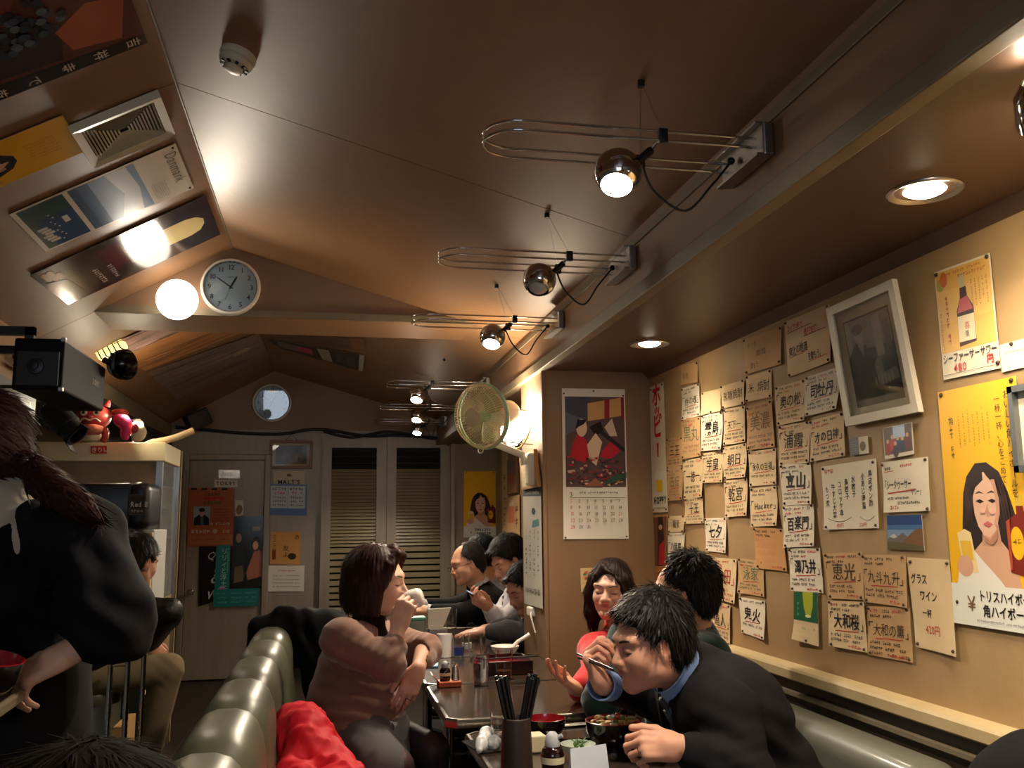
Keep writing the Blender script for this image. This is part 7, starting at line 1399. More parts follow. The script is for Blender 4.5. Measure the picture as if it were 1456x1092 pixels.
f = SDF(); B = torso(f, pel, nk, sL, sR, 1.12, 1.15, 1.15, 0.014); f.ell(nk + (pel - nk) * 0.28 + V(0.03, 0, 0.02), (0.14, 0.19, 0.13), None, 0.07); sleeve(f, sL, eL, wL + unit(eL - wL) * 0.035, (0.076, 0.066, 0.06, 0.046)); sleeve(f, sR, eR, wR + unit(eR - wR) * 0.075, (0.078, 0.064, 0.055, 0.046))
f.cone(nk + B[:, 0] * -0.02, nk + unit(h.c - nk) * 0.03, 0.082, 0.074, 0.03)
f.ell(nk + B[:, 0] * 0.10 - B[:, 2] * 0.09, (0.070, 0.045, 0.15), B, 0.010, 's'); f.cone(nk, h.pt(-0.02, 0, -0.06), 0.068, 0.07, 0.008, 's')
f.warp(folds(sL + V(-0.04, -0.04, -0.12), (0.4, 0, 1), 0.06, 0.14, 0.005)); f.warp(folds(pel + (nk - pel) * 0.5 + V(0.05, -0.12, 0), (0.3, 0, 1), 0.07, 0.16, 0.005, 1.0)); f.plane(pel + V(0, 0, -0.09), (0, 0, -1))
v, fa = f.mesh(0.0085, 1); jk = skinobj('jacket', [(v, fa)], SUIT, t)
# lapel on the near side
b = MB(); o_ = B @ V(0.118, 0.052, 0); L0 = nk + B @ V(0.020, 0.082, 0.03); pts = [L0, nk + B @ V(0.085, 0.080, -0.05), nk + B @ V(0.125, 0.090, -0.09), nk + B @ V(0.150, 0.050, -0.20), nk + B @ V(0.142, 0.030, -0.20), nk + B @ V(0.105, 0.045, -0.08), nk + B @ V(0.065, 0.058, -0.01)]
b.prism(pts, B @ V(0.004, 0.008, 0)); b.build('lapel', SUIT, jk)
f = SDF(); torso(f, pel, nk, sL, sR, 1.0, 1.04, 1.05, 0.008); f.plane(pel + V(0, 0, 0.1), (0, 0, -1)); v, fa = f.mesh(0.011, 1); sh = skinobj('shirt', [(v, fa)], SHB, t)
nd_ = unit(h.pt(-0.022, 0, -0.06) - nk); collar(t, nk + nd_ * 0.055, nd_ + V(0.10, 0, 0.1), 0.066, 0.068, 0.050, SHB, gap=24, front=B[:, 0])
b = MB(); tt = nk + B @ V(0.088, 0.0, -0.015); b.box(tt, (0.03, 0.035, 0.035), B, 0.008); b.prism([tt + B @ V(0.012, -0.012, -0.015), tt + B @ V(0.012, 0.012, -0.015), tt + B @ V(0.035, 0.036, -0.20), tt + B @ V(0.035, -0.036, -0.20)], B @ V(0.006, 0, 0)); b.build('tie', mat('dark_patterned_tie', rgb(34, 34, 40), 0.5, noise=(90, 0.5, rgb(90, 90, 100))), t)
cuff(t, wR + unit(wR - eR) * 0.012, wR - eR, 0.040, 0.075, SHB); 
short_hair(t, h, hairmat('black_hair_thick', (0.014, 0.012, 0.012), 0.45), 0.0036, 0.018, 0.030, 0.044, spike=0.0042, fringe=0.012, seed=2.0)
lower(t, pel, (pel + V(-0.05, -0.1, -0.02), pel + V(-0.05, 0.1, -0.02)), (V(0.80, 2.18, 0.52), V(0.80, 2.48, 0.52)), (V(0.94, 2.18, 0.09), V(0.94, 2.48, 0.09)), SUIT)
b = MB(); RL = basis((-0.97, 0.18, 0.05), (-0.10, -0.80, 0.58)); rc = wL + RL @ (V(0.100, 0.011, -0.010) * 0.98); b.tube([rc + RL @ V(0.003 * math.sin(a), 0.0105 * math.cos(a), 0.0105 * math.sin(a)) for a in np.linspace(0, 2 * math.pi, 14, endpoint=False)], 0.0014, 6, closed=True); b.build('ring', M_CHROME, t)
# chopsticks
k0 = atY(822, 935, 2.50); k1 = h.pt(0.104, 0.0, -0.048)
for j, (dz, nm) in enumerate(((0.0, 'a'), (0.009, 'b'))):
    b = MB(); b.tube([k0 + V(0, 0.004 * j, dz), k1 + V(-0.01, 0.003 * j, dz * 0.4)], [0.0032, 0.0018], 8); tag(b.build('chopstick', mat('black_lacquer', rgb(16, 11, 10), 0.4, coat=0.0), smooth=40), 'black chopstick in the raised hand of the eating man', 'chopstick', 'chopsticks in the hand of the eating man')

# ---------------------------------------------------------------- woman in red
h = Head(atY(868, 839, 3.76), (-0.50, -0.86, -0.06), (0.06, 0, 1), 0.97)
nk = atY(884, 905, 3.82); sR = atY(845, 925, 3.74); sL = V(1.275, 3.93, 0.88); pel = V(1.16, 3.84, 0.55); eR = up(atY(850, 986, 3.42), 0.762); wR = up(atY(824, 990, 3.16), 0.742); eL = V(1.23, 3.76, 0.72); wL = V(1.10, 3.72, 0.65)
t = person('woman in a red sweater with shoulder length black hair', pel); sk = rgb(226, 184, 160)
hd, hf = make_head(t, h, nk, sk, True, 0.98, 0.0036, brow=(0.03, 0.02, 0.018))
hnR, _, _ = make_hand(wR, (-0.80, -0.25, 0.50), (0.35, 0.2, -0.85), 1, ((12, 16, 10), (14, 18, 10), (18, 22, 12), (24, 26, 14)), s=0.92, elbow=eR, r_el=0.036, skin=rgb(232, 164, 132))
hnL, _, _ = make_hand(wL, (-0.8, -0.3, -0.05), (0, 0, 1), -1, FLATH, s=0.92, elbow=eL, r_el=0.036, skin=sk, vox=0.004)
f = SDF(); torso(f, pel, nk, sL, sR, 0.86, 0.85, 0.9); v, fa = f.mesh(0.014, 1); skinobj('body', [hd, hnR, hnL, (v, fa, np.tile(np.array(sk), (len(v), 1)))], SKM, t)
f = SDF(); B = torso(f, pel, nk, sL, sR, 0.92, 0.95, 0.98, 0.008); sleeve(f, sR, eR, wR + unit(eR - wR) * 0.02, (0.064, 0.058, 0.05, 0.046)); sleeve(f, sL, eL, wL + unit(eL - wL) * 0.03, (0.062, 0.054, 0.05, 0.04)); f.cone(nk, h.pt(-0.02, 0, -0.06), 0.060, 0.07, 0.008, 's'); f.ell(nk + B @ V(0.085, 0, -0.02), (0.05, 0.06, 0.06), B, 0.01, 's'); v, fa = f.mesh(0.009, 1); skinobj('sweater', [(v, fa)], clothmat('red_knit', rgb(206, 26, 34), 0.85, 600, 0.3), t)
collar(t, nk + V(0, 0, 0.012), (0.0, -0.05, 1), 0.058, 0.060, 0.03, clothmat('cream_blouse', rgb(220, 200, 170), 0.8), 'blouse_collar', 20, B[:, 0])
lower(t, pel, (pel + V(-0.05, -0.09, 0), pel + V(-0.05, 0.09, 0)), (V(0.84, 3.72, 0.51), V(0.84, 3.92, 0.51)), (V(0.98, 3.72, 0.09), V(0.98, 3.92, 0.09)), clothmat('dark_skirt', rgb(40, 36, 38)))
f = SDF(); f.ell(h.pt(-0.022, 0, 0.042), V(0.107, 0.088, 0.096) * h.s, h.R, 0.01); f.ell(h.pt(-0.05, 0, -0.04), V(0.078, 0.086, 0.09) * h.s, h.R, 0.05)
for y in (-1, 1): f.chain([h.pt(0.03, 0.070 * y, 0.05), h.pt(0.012, 0.084 * y, -0.02), h.pt(0.0, 0.082 * y, -0.10), h.pt(0.01, 0.084 * y, -0.155)], [0.022, 0.024, 0.026, 0.012], 0.03); f.chain([h.pt(-0.03, 0.078 * y, 0.0), h.pt(-0.04, 0.082 * y, -0.08), h.pt(-0.03, 0.075 * y, -0.165)], [0.03, 0.032, 0.016], 0.03)
f.chain([h.pt(0.055, -0.022, 0.108), h.pt(0.088, 0.018, 0.078), h.pt(0.075, 0.052, 0.048), h.pt(0.05, 0.070, 0.0)], [0.010, 0.009, 0.009, 0.010], 0.012); f.chain([h.pt(0.055, -0.026, 0.108), h.pt(0.076, -0.046, 0.070), h.pt(0.055, -0.068, 0.02)], [0.010, 0.009, 0.009], 0.012)
f.ell(h.pt(0.110, 0.002, -0.016), V(0.085, 0.062, 0.106) * h.s, h.R, 0.010, 's')
f.warp(lambda P, h=h: 0.0010 * (np.sin(np.arctan2(h.loc(P)[..., 1], h.loc(P)[..., 0] + 0.03) * 38 + 3 * np.sin(h.loc(P)[..., 2] * 34)) + 0.6 * np.sin(np.arctan2(h.loc(P)[..., 1], h.loc(P)[..., 0] + 0.03) * 83))); v, fa = f.mesh(0.004, 1); skinobj('hair', [(v, fa), strands_on(v, fa, h.pt(-0.01, -0.02, 0.14), 3000, 0.05, 0.003, 2, down=0.05, h=h, xmax=0.03)], HDBR, t)

# ---------------------------------------------------------------- man in dark green
h = Head(atY(972, 846, 3.02), (-0.90, 0.42, -0.08), (-0.02, 0, 1), 1.04)
nk = atY(990, 905, 3.06); sL = atY(1006, 935, 2.84); sR = V(1.24, 3.28, 0.97); pel = V(1.225, 3.05, 0.56); eL = V(1.14, 2.80, 0.74); wL = V(1.04, 2.93, 0.76); eR = atY(856, 1026, 2.95); eR[2] = 0.745; wR = V(1.02, 3.14, 0.93)
t = person('man in a dark green sweater seen from behind, turned to the woman in red', pel); sk = rgb(206, 154, 124)
hd, _ = make_head(t, h, nk, sk, False, 1.0, 0.0036)
hnL, _, _ = make_hand(wL, (-0.98, 0.15, -0.02), (0, 0, 1), -1, FLATH, s=1.0, elbow=wL + unit(eL - wL) * 0.1, r_el=0.034, skin=sk, vox=0.004); hnR, _, _ = make_hand(wR, (0.5, -0.1, 0.85), (-0.7, -0.5, 0.3), 1, ((50, 60, 30),) * 4, s=1.0, elbow=wR + unit(eR - wR) * 0.1, r_el=0.034, skin=sk, vox=0.004)
f = SDF(); torso(f, pel, nk, sL, sR, 0.95, 0.95, 1.0); v, fa = f.mesh(0.014, 1); skinobj('body', [hd, hnL, hnR, (v, fa, np.tile(np.array(sk), (len(v), 1)))], SKM, t)
f = SDF(); torso(f, pel, nk, sL, sR, 1.02, 1.05, 1.08, 0.010); sleeve(f, sL, eL, wL, (0.074, 0.062, 0.055, 0.045)); sleeve(f, sR, eR, wR, (0.074, 0.062, 0.055, 0.045)); f.cone(nk, nk + unit(h.c - nk) * 0.045, 0.070, 0.066, 0.03); f.cone(nk + unit(h.c - nk) * 0.045, h.pt(-0.02, 0, -0.05), 0.058, 0.07, 0.006, 's'); v, fa = f.mesh(0.010, 1); skinobj('sweater', [(v, fa)], clothmat('dark_green_knit', rgb(18, 42, 40), 0.9, 600, 0.3), t)
short_hair(t, h, HBLK, 0.004, 0.016, 0.024, 0.036, spike=0.0062, recede=0.012, seed=5.0)
lower(t, pel, (pel + V(-0.05, -0.1, 0), pel + V(-0.05, 0.1, 0)), (V(0.84, 2.92, 0.52), V(0.84, 3.16, 0.52)), (V(0.98, 2.92, 0.09), V(0.98, 3.16, 0.09)), clothmat('navy_trousers', rgb(30, 32, 40)))

# ---------------------------------------------------------------- man with glasses, black suit
h = Head(atY(664, 802, 5.94), (-0.96, -0.20, -0.26), (-0.24, 0, 1), 1.06)
nk = atY(682, 838, 5.98); sL = atY(697, 860, 5.76); sR = atY(672, 856, 6.16); pel = V(1.18, 5.99, 0.55); eL = up(atY(655, 884, 5.69), 0.768); wL = up(atY(611, 868, 5.76), 0.755); eR = up(atY(640, 872, 6.09), 0.768); wR = up(atY(602, 860, 5.99), 0.755)
t = person('balding man with glasses in a black suit leaning over the table', pel); sk = rgb(212, 158, 128)
hd, hf = make_head(t, h, nk, sk, False, 1.05, 0.0045)
hnL, _, _ = make_hand(wL, (-0.95, 0.1, 0.1), (0, -0.5, 0.85), -1, ((40, 50, 20),) * 4, s=1.0, elbow=wL + unit(eL - wL) * 0.08, r_el=0.032, skin=sk, vox=0.0045); hnR, _, _ = make_hand(wR, (-0.95, -0.1, 0.15), (0, -0.3, 0.95), 1, ((40, 50, 20),) * 4, s=1.0, elbow=wR + unit(eR - wR) * 0.08, r_el=0.032, skin=sk, vox=0.0045)
f = SDF(); torso(f, pel, nk, sL, sR, 0.95, 0.95, 1.0); v, fa = f.mesh(0.016, 1); skinobj('body', [hd, hnL, hnR, (v, fa, np.tile(np.array(sk), (len(v), 1)))], SKM, t)
f = SDF(); B = torso(f, pel, nk, sL, sR, 1.1, 1.1, 1.12, 0.014); sleeve(f, sL, eL, wL + unit(eL - wL) * 0.03, (0.076, 0.064, 0.055, 0.044)); sleeve(f, sR, eR, wR + unit(eR - wR) * 0.03, (0.076, 0.064, 0.055, 0.044)); f.cone(nk, nk + unit(h.c - nk) * 0.05, 0.080, 0.072, 0.03); f.cone(nk, h.pt(-0.02, 0, -0.06), 0.066, 0.07, 0.008, 's'); v, fa = f.mesh(0.011, 1); skinobj('jacket', [(v, fa)], SUITB, t)
collar(t, nk + unit(h.c - nk) * 0.03, unit(h.c - nk), 0.064, 0.066, 0.04, SHW, gap=25, front=B[:, 0]); cuff(t, wL + unit(wL - eL) * 0.012, wL - eL, 0.036, 0.05, SHW); cuff(t, wR + unit(wR - eR) * 0.012, wR - eR, 0.036, 0.05, SHW)
short_hair(t, h, hairmat('greying_hair', (0.032, 0.026, 0.022), 0.45), 0.005, 0.008, 0.008, 0.036, spike=0.002, recede=0.024, seed=1.0)
b = MB()
for y in (-1, 1): b.tube([h.pt(0.107, 0.032 * y + 0.021 * math.cos(a), 0.000 + 0.014 * math.sin(a)) for a in np.linspace(0, 2 * math.pi, 16, endpoint=False)], 0.0018, 6, closed=True); b.tube([h.pt(0.107, 0.054 * y, 0.006), h.pt(0.09, 0.076 * y, 0.006), h.pt(0.0, 0.084 * y, 0.008)], 0.0018, 6)
b.tube([h.pt(0.109, -0.011, 0.003), h.pt(0.112, 0, 0.004), h.pt(0.109, 0.011, 0.003)], 0.0018, 6); b.build('spectacles', M_GLAS, t)
lower(t, pel, (pel + V(-0.05, -0.1, 0), pel + V(-0.05, 0.1, 0)), (V(0.82, 5.86, 0.52), V(0.82, 6.12, 0.52)), (V(0.96, 5.86, 0.09), V(0.96, 6.12, 0.09)), SUITB, vox=0.016)

# ---------------------------------------------------------------- man behind, blue-white shirt
h = Head(atY(683, 790, 6.56), (-0.80, 0.55, -0.15), (-0.05, 0, 1), 1.04)
nk = atY(694, 832, 6.62); sL = atY(716, 850, 6.44); sR = atY(682, 852, 6.80); pel = V(1.25, 6.64, 0.55); eL = V(1.06, 6.39, 0.76); wL = V(0.98, 6.54, 0.76); eR = V(1.06, 6.89, 0.76); wR = V(0.98, 6.76, 0.76)
t = person('black-haired man in a pale shirt behind the man with glasses', pel); sk = rgb(206, 154, 124)
hd, _ = make_head(t, h, nk, sk, False, 1.0, 0.005)
hn1, _, _ = make_hand(wL, (-1, 0.2, 0), (0, 0, 1), -1, FLATH, s=1.0, skin=sk, vox=0.005); hn2, _, _ = make_hand(wR, (-1, -0.2, 0), (0, 0, 1), 1, FLATH, s=1.0, skin=sk, vox=0.005)
f = SDF(); torso(f, pel, nk, sL, sR, 0.95, 0.95, 1.0); v, fa = f.mesh(0.016, 1); skinobj('body', [hd, hn1, hn2, (v, fa, np.tile(np.array(sk), (len(v), 1)))], SKM, t)
f = SDF(); B = torso(f, pel, nk, sL, sR, 1.0, 1.02, 1.02, 0.010); sleeve(f, sL, eL, wL, (0.066, 0.056, 0.05, 0.04)); sleeve(f, sR, eR, wR, (0.066, 0.056, 0.05, 0.04)); f.cone(nk, h.pt(-0.02, 0, -0.06), 0.062, 0.07, 0.008, 's'); v, fa = f.mesh(0.012, 1); skinobj('shirt', [(v, fa)], clothmat('pale_grey_blue_shirt', rgb(170, 174, 188), 0.8), t)
collar(t, nk + unit(h.c - nk) * 0.03, unit(h.c - nk), 0.062, 0.064, 0.04, MATS['pale_grey_blue_shirt'], gap=25, front=B[:, 0])
short_hair(t, h, HBLK, 0.005, 0.018, 0.026, 0.04, spike=0.004, seed=3.0)
lower(t, pel, (pel + V(-0.05, -0.1, 0), pel + V(-0.05, 0.1, 0)), (V(0.86, 6.52, 0.52), V(0.86, 6.76, 0.52)), (V(0.9, 6.52, 0.09), V(0.9, 6.76, 0.09)), SUITB, vox=0.016)

# ---------------------------------------------------------------- young man with phone
h = Head(atY(724, 798, 5.34), (-0.84, -0.26, -0.48), (-0.46, -0.05, 1), 1.05)
nk = atY(735, 838, 5.40); sL = atY(744, 862, 5.20); sR = atY(727, 858, 5.58); pel = V(1.20, 5.40, 0.55); eL = up(atY(714, 893, 5.16), 0.765); wL = atY(698, 865, 5.15); eR = up(atY(706, 888, 5.42), 0.765); wR = atY(692, 862, 5.32)
t = person('young man in a white shirt and striped tie looking at his phone', pel); sk = rgb(206, 152, 124)
hd, hf = make_head(t, h, nk, sk, False, 1.0, 0.0045, brow=(0.012, 0.01, 0.009), browt=0.0028)
hnL, tpl, _ = make_hand(wL, (-0.80, -0.10, 0.42), (-0.25, -0.60, -0.75), -1, ((40, 40, 20), (44, 44, 20), (48, 46, 20), (52, 48, 20)), s=0.96, elbow=wL + unit(eL - wL) * 0.09, r_el=0.032, skin=sk, vox=0.004); hnR, _, _ = make_hand(wR, (-0.86, 0.05, 0.42), (-0.25, 0.50, -0.80), 1, ((40, 40, 20), (44, 44, 20), (48, 46, 20), (52, 48, 20)), s=0.96, elbow=wR + unit(eR - wR) * 0.09, r_el=0.032, skin=sk, vox=0.004)
f = SDF(); torso(f, pel, nk, sL, sR, 0.9, 0.9, 0.95); v, fa = f.mesh(0.016, 1); skinobj('body', [hd, hnL, hnR, (v, fa, np.tile(np.array(sk), (len(v), 1)))], SKM, t)
f = SDF(); B = torso(f, pel, nk, sL, sR, 0.96, 0.98, 0.98, 0.008); sleeve(f, sL, eL, wL + unit(eL - wL) * 0.02, (0.066, 0.056, 0.05, 0.040)); sleeve(f, sR, eR, wR + unit(eR - wR) * 0.02, (0.066, 0.056, 0.05, 0.040)); f.cone(nk, h.pt(-0.02, 0, -0.06), 0.060, 0.07, 0.008, 's'); f.warp(rumple(0.0025, 38)); v, fa = f.mesh(0.010, 1); skinobj('shirt', [(v, fa)], SHW, t)
collar(t, nk + unit(h.c - nk) * 0.03, unit(h.c - nk), 0.062, 0.064, 0.04, SHW, gap=25, front=B[:, 0])
b = MB(); tt = nk + B @ V(0.085, 0.0, -0.03); b.box(tt, (0.02, 0.03, 0.03), B, 0.006); pts = [(0.008, 0.012, -0.015), (0.05, 0.020, -0.12), (0.062, 0.034, -0.28), (0.062, -0.034, -0.28), (0.05, -0.020, -0.12), (0.008, -0.012, -0.015)]; b.prism([tt + B @ V(*p) for p in pts], B @ V(0.006, 0, 0)); tie = b.build('tie', mat('black_tie', rgb(26, 25, 28), 0.5), t)
for k in range(6): z0 = -0.05 - 0.038 * k; w_ = 0.016 + 0.013 * min(1, (-z0) / 0.25); b = MB(); xx = 0.012 + 0.036 * min(1, -z0 / 0.12) + 0.014 * max(0, (-z0 - 0.12) / 0.16) + 0.006; b.prism([tt + B @ V(xx, -w_, z0), tt + B @ V(xx, w_, z0 - 0.018), tt + B @ V(xx, w_, z0 - 0.026), tt + B @ V(xx, -w_, z0 - 0.008)], B @ V(0.0015, 0, 0)); b.build('stripe', mat('grey_stripe', rgb(150, 150, 154), 0.5), tie)
b = MB(); pk = nk + B @ V(0.112, 0.075, -0.17); b.box(pk, (0.006, 0.05, 0.007), B); b.build('pocket_edge', M_BLACKP, t)
short_hair(t, h, HBLK, 0.0045, 0.018, 0.030, 0.045, spike=0.005, fringe=0.016, seed=8.0)
lower(t, pel, (pel + V(-0.05, -0.1, 0), pel + V(-0.05, 0.1, 0)), (V(0.84, 5.28, 0.52), V(0.84, 5.52, 0.52)), (V(0.98, 5.28, 0.09), V(0.98, 5.52, 0.09)), SUITB, vox=0.016)
pc = (tpl[1] + hnR[0].mean(0)) / 2; pc = atY(677, 848, 5.18); b = MB(); Rp = basis((-0.85, 0, 0.45), (0.42, -0.1, 0.85)); b.box(pc, (0.13, 0.066, 0.009), Rp, 0.004); ph = tag(b.build('smartphone', M_BLACKP), 'dark smartphone held by the young man in the white shirt', 'phone'); b = MB(); b.box(pc + Rp @ V(0, 0, 0.005), (0.115, 0.058, 0.001), Rp); b.build('screen', mat('phone_screen', (0.02, 0.02, 0.03), 0.05, emit=(0.5, 0.6, 0.8), estr=0.6), ph)

# ---------------------------------------------------------------- man in grey jacket beside the pillar
h = Head(atY(747, 838, 4.92), (-0.86, -0.30, -0.42), (-0.40, -0.10, 1), 1.03)
nk = atY(756, 880, 4.98); sL = atY(752, 905, 4.80); sR = V(1.19, 5.05, 0.88); pel = V(1.22, 4.95, 0.55); eL = up(atY(722, 925, 4.80), 0.758); wL = up(atY(692, 925, 4.86), 0.752); eR = V(1.04, 5.02, 0.768); wR = V(0.88, 4.98, 0.755)
t = person('man in a grey jacket with earphones, half hidden by the pillar', pel); sk = rgb(206, 150, 124)
hd, hf = make_head(t, h, nk, sk, False, 1.0, 0.0045, brow=(0.012, 0.01, 0.009), browt=0.0026)
hnL, _, _ = make_hand(wL, (-0.95, 0.1, -0.06), (0, 0, 1), -1, FLATH, s=1.0, skin=sk, vox=0.0045, elbow=wL + unit(eL - wL) * 0.08, r_el=0.032); hnR, _, _ = make_hand(wR, (-0.95, -0.1, -0.06), (0, 0, 1), 1, FLATH, s=1.0, skin=sk, vox=0.0045, elbow=wR + unit(eR - wR) * 0.08, r_el=0.032)
f = SDF(); torso(f, pel, nk, sL, sR, 0.92, 0.92, 0.95); v, fa = f.mesh(0.016, 1); skinobj('body', [hd, hnL, hnR, (v, fa, np.tile(np.array(sk), (len(v), 1)))], SKM, t)
f = SDF(); B = torso(f, pel, nk, sL, sR, 0.92, 1.0, 1.0, 0.010); sleeve(f, sL, eL, wL + unit(eL - wL) * 0.03, (0.070, 0.058, 0.055, 0.044)); sleeve(f, sR, eR, wR + unit(eR - wR) * 0.03, (0.066, 0.058, 0.055, 0.044)); f.cone(nk, h.pt(-0.02, 0, -0.06), 0.064, 0.07, 0.008, 's'); f.ell(nk + B @ V(0.11, 0, -0.10), (0.06, 0.06, 0.16), B, 0.01, 's'); v, fa = f.mesh(0.011, 1); skinobj('jacket', [(v, fa)], clothmat('grey_jacket', rgb(70, 68, 70), 0.9, 300), t)
f = SDF(); torso(f, pel, nk, sL, sR, 0.86, 0.96, 0.97, 0.004); v, fa = f.mesh(0.014, 1); skinobj('shirt', [(v, fa)], clothmat('pink_shirt', rgb(206, 160, 176), 0.8), t)
short_hair(t, h, HBLK, 0.0045, 0.016, 0.024, 0.045, spike=0.004, fringe=0.012, seed=11.0)
b = MB(); b.tube(catmull([h.pt(0.005, 0.086, -0.01), h.pt(0.02, 0.088, -0.10), nk + B @ V(0.10, 0.06, -0.12), nk + B @ V(0.13, 0.02, -0.25)], 6), 0.0014, 6); b.ball(h.pt(0.004, 0.086, -0.008), 0.007, 10); b.build('earphone', mat('earphone_white', rgb(214, 206, 200), 0.4), t, smooth=60)
lower(t, pel, (pel + V(-0.05, -0.1, 0), pel + V(-0.05, 0.1, 0)), (V(0.86, 4.86, 0.52), V(0.86, 5.04, 0.52)), (V(0.98, 4.86, 0.09), V(0.98, 5.06, 0.09)), SUITB, vox=0.016)

# ---------------------------------------------------------------- waitress
h = Head(atY(-52, 640, 2.14), (-0.96, -0.20, -0.06), (0.03, 0, 1), 1.03)
nk = atY(20, 742, 2.16); sL = atY(112, 762, 2.0); sR = V(nk[0] - 0.10, 2.38, nk[2] - 0.03); pel = V(-0.67, 2.18, 0.93); eL = atY(160, 893, 1.98); wL = atY(97, 929, 1.96); eR = V(-0.86, 2.40, 1.05); wR = V(-0.92, 2.18, 1.02)
t = person('waitress in a black wrap jacket carrying a tray, hair tied back', pel); sk = rgb(226, 178, 150)
hd, _ = make_head(t, h, nk, sk, True, 1.0, 0.0036)
hnL, tpw, _ = make_hand(wL, (-0.86, -0.05, -0.42), (-0.30, -0.55, 0.75), -1, ((34, 40, 20), (38, 42, 20), (42, 44, 22), (46, 46, 22)), (4, 1, -3, -7), ((0.85, 0.40, 0.0), (1, 0.0, -0.1), (1, -0.05, -0.15)), 0.96, eL + (wL - eL) * 0.12, 0.036, sk); hnR, _, _ = make_hand(wR, (-0.6, -0.7, -0.2), (0.2, 0.2, 0.9), 1, ((34, 44, 22),) * 4, s=0.95, elbow=eR, r_el=0.038, skin=sk, vox=0.004)
f = SDF(); torso(f, pel, nk, sL, sR, 0.9, 0.9, 0.95); leg(f, pel + V(0, -0.09, 0), V(-0.62, 2.09, 0.50), V(-0.58, 2.09, 0.09), (0.085, 0.06, 0.042)); leg(f, pel + V(0, 0.09, 0), V(-0.62, 2.27, 0.50), V(-0.58, 2.27, 0.09), (0.085, 0.06, 0.042)); v, fa = f.mesh(0.014, 1); skinobj('body', [hd, hnL, hnR, (v, fa, np.tile(np.array(sk), (len(v), 1)))], SKM, t)
HAP = clothmat('black_cotton', rgb(19, 19, 22), 0.85, 500)
f = SDF(); B = torso(f, pel + V(0, 0, 0.0), nk, sL, sR, 1.12, 1.2, 1.15, 0.018); f.cone(sL, eL + V(-0.01, 0, 0.04), 0.072, 0.080, 0.06); f.cone(eL + V(-0.02, 0, 0.05), eL + (wL - eL) * 0.22, 0.076, 0.056, 0.05); f.ell(atY(184, 900, 2.03), (0.045, 0.035, 0.05), None, 0.06); f.cone(sR, eR, 0.085, 0.10, 0.05)
f.ell(pel + V(0.0, 0, -0.12), (0.16, 0.21, 0.26), None, 0.08); f.cone(nk + V(-0.02, 0, -0.02), h.pt(-0.02, 0, -0.06), 0.075, 0.085, 0.01, 's'); f.ell(nk + B @ V(0.10, 0.035, -0.02), (0.085, 0.085, 0.11), B, 0.012, 's')
for c_, a_, l_, r_, A_ in (((sL + eL) / 2, (0.5, 0.1, 0.4), 0.08, 0.16, 0.008), (eL + V(-0.02, -0.04, 0.06), (0.4, 0, 1), 0.06, 0.10, 0.006), (pel + V(0.05, -0.12, 0.25), (1, 0, 0.2), 0.09, 0.22, 0.008), (nk + V(-0.02, -0.12, -0.22), (1, 0, -0.3), 0.08, 0.2, 0.007)): f.warp(folds(c_, a_, l_, r_, A_))
f.plane(pel + V(0, 0, -0.32), (0, 0, -1)); v, fa = f.mesh(0.009, 1); skinobj('wrap_jacket', [(v, fa)], HAP, t)
f = SDF(); torso(f, pel, nk, sL, sR, 0.95, 1.0, 1.0, 0.01); f.chain([nk + V(0.03, 0.02, 0.03), nk + B @ V(0.07, -0.03, 0.03), nk + B @ V(0.10, 0.02, -0.05), nk + B @ V(0.12, 0, -0.2)], [0.07, 0.062, 0.05, 0.05], 0.04); f.cone(nk, h.pt(-0.022, 0, -0.085), 0.075, 0.064, 0.03); f.warp(rumple(0.003, 40)); f.cone(h.pt(-0.02, 0, -0.09), h.pt(-0.01, 0, 0.1), 0.053, 0.09, 0.01, 's'); f.plane(pel + V(0, 0, 0.15), (0, 0, -1)); v, fa = f.mesh(0.009, 1); skinobj('cream_scarf_top', [(v, fa)], clothmat('cream_cotton', rgb(206, 190, 166), 0.9, 500), t)
f = SDF(); f.ell(pel, (0.13, 0.17, 0.12), None, 0.05); leg(f, pel + V(0, -0.09, 0), V(-0.62, 2.09, 0.50), V(-0.58, 2.09, 0.09), (0.10, 0.085, 0.07)); leg(f, pel + V(0, 0.09, 0), V(-0.62, 2.27, 0.50), V(-0.58, 2.27, 0.09), (0.10, 0.085, 0.07)); v, fa = f.mesh(0.013, 1); skinobj('trousers', [(v, fa)], HAP, t)
for yy in (2.09, 2.27): g = SDF(); g.cone((-0.55, yy, 0.05), (-0.72, yy, 0.04), 0.045, 0.035, 0.02); g.plane((0, 0, 0.004), (0, 0, -1)); v, fa = g.mesh(0.01, 1); skinobj('shoe', [(v, fa)], M_BLACKP, t)
b = MB(); b.tube([nk + B @ V(0.03, 0.085, 0.02), nk + B @ V(0.10, 0.06, -0.06), nk + B @ V(0.135, 0.02, -0.16)], [0.006, 0.011, 0.008], 8); b.build('patterned_trim', mat('pink_print', rgb(176, 30, 70), 0.7, noise=(60, 0.6, rgb(40, 30, 40))), t, smooth=50)
f = SDF(); f.ell(h.pt(-0.020, 0, 0.040), V(0.105, 0.087, 0.096) * h.s, h.R, 0.01); f.ell(h.pt(-0.06, 0, -0.01), V(0.06, 0.072, 0.07) * h.s, h.R, 0.03); f.plane(h.pt(0.045, 0, 0.035), h.R @ V(0.85, 0, -0.45), 0.006)
tie_ = atY(44, 662, 2.10)
f.chain([h.pt(-0.09, 0, -0.02), tie_, atY(62, 685, 2.02), atY(88, 706, 1.955), atY(115, 722, 1.93), atY(138, 738, 1.925)], [0.04, 0.022, 0.030, 0.030, 0.024, 0.008], 0.02)
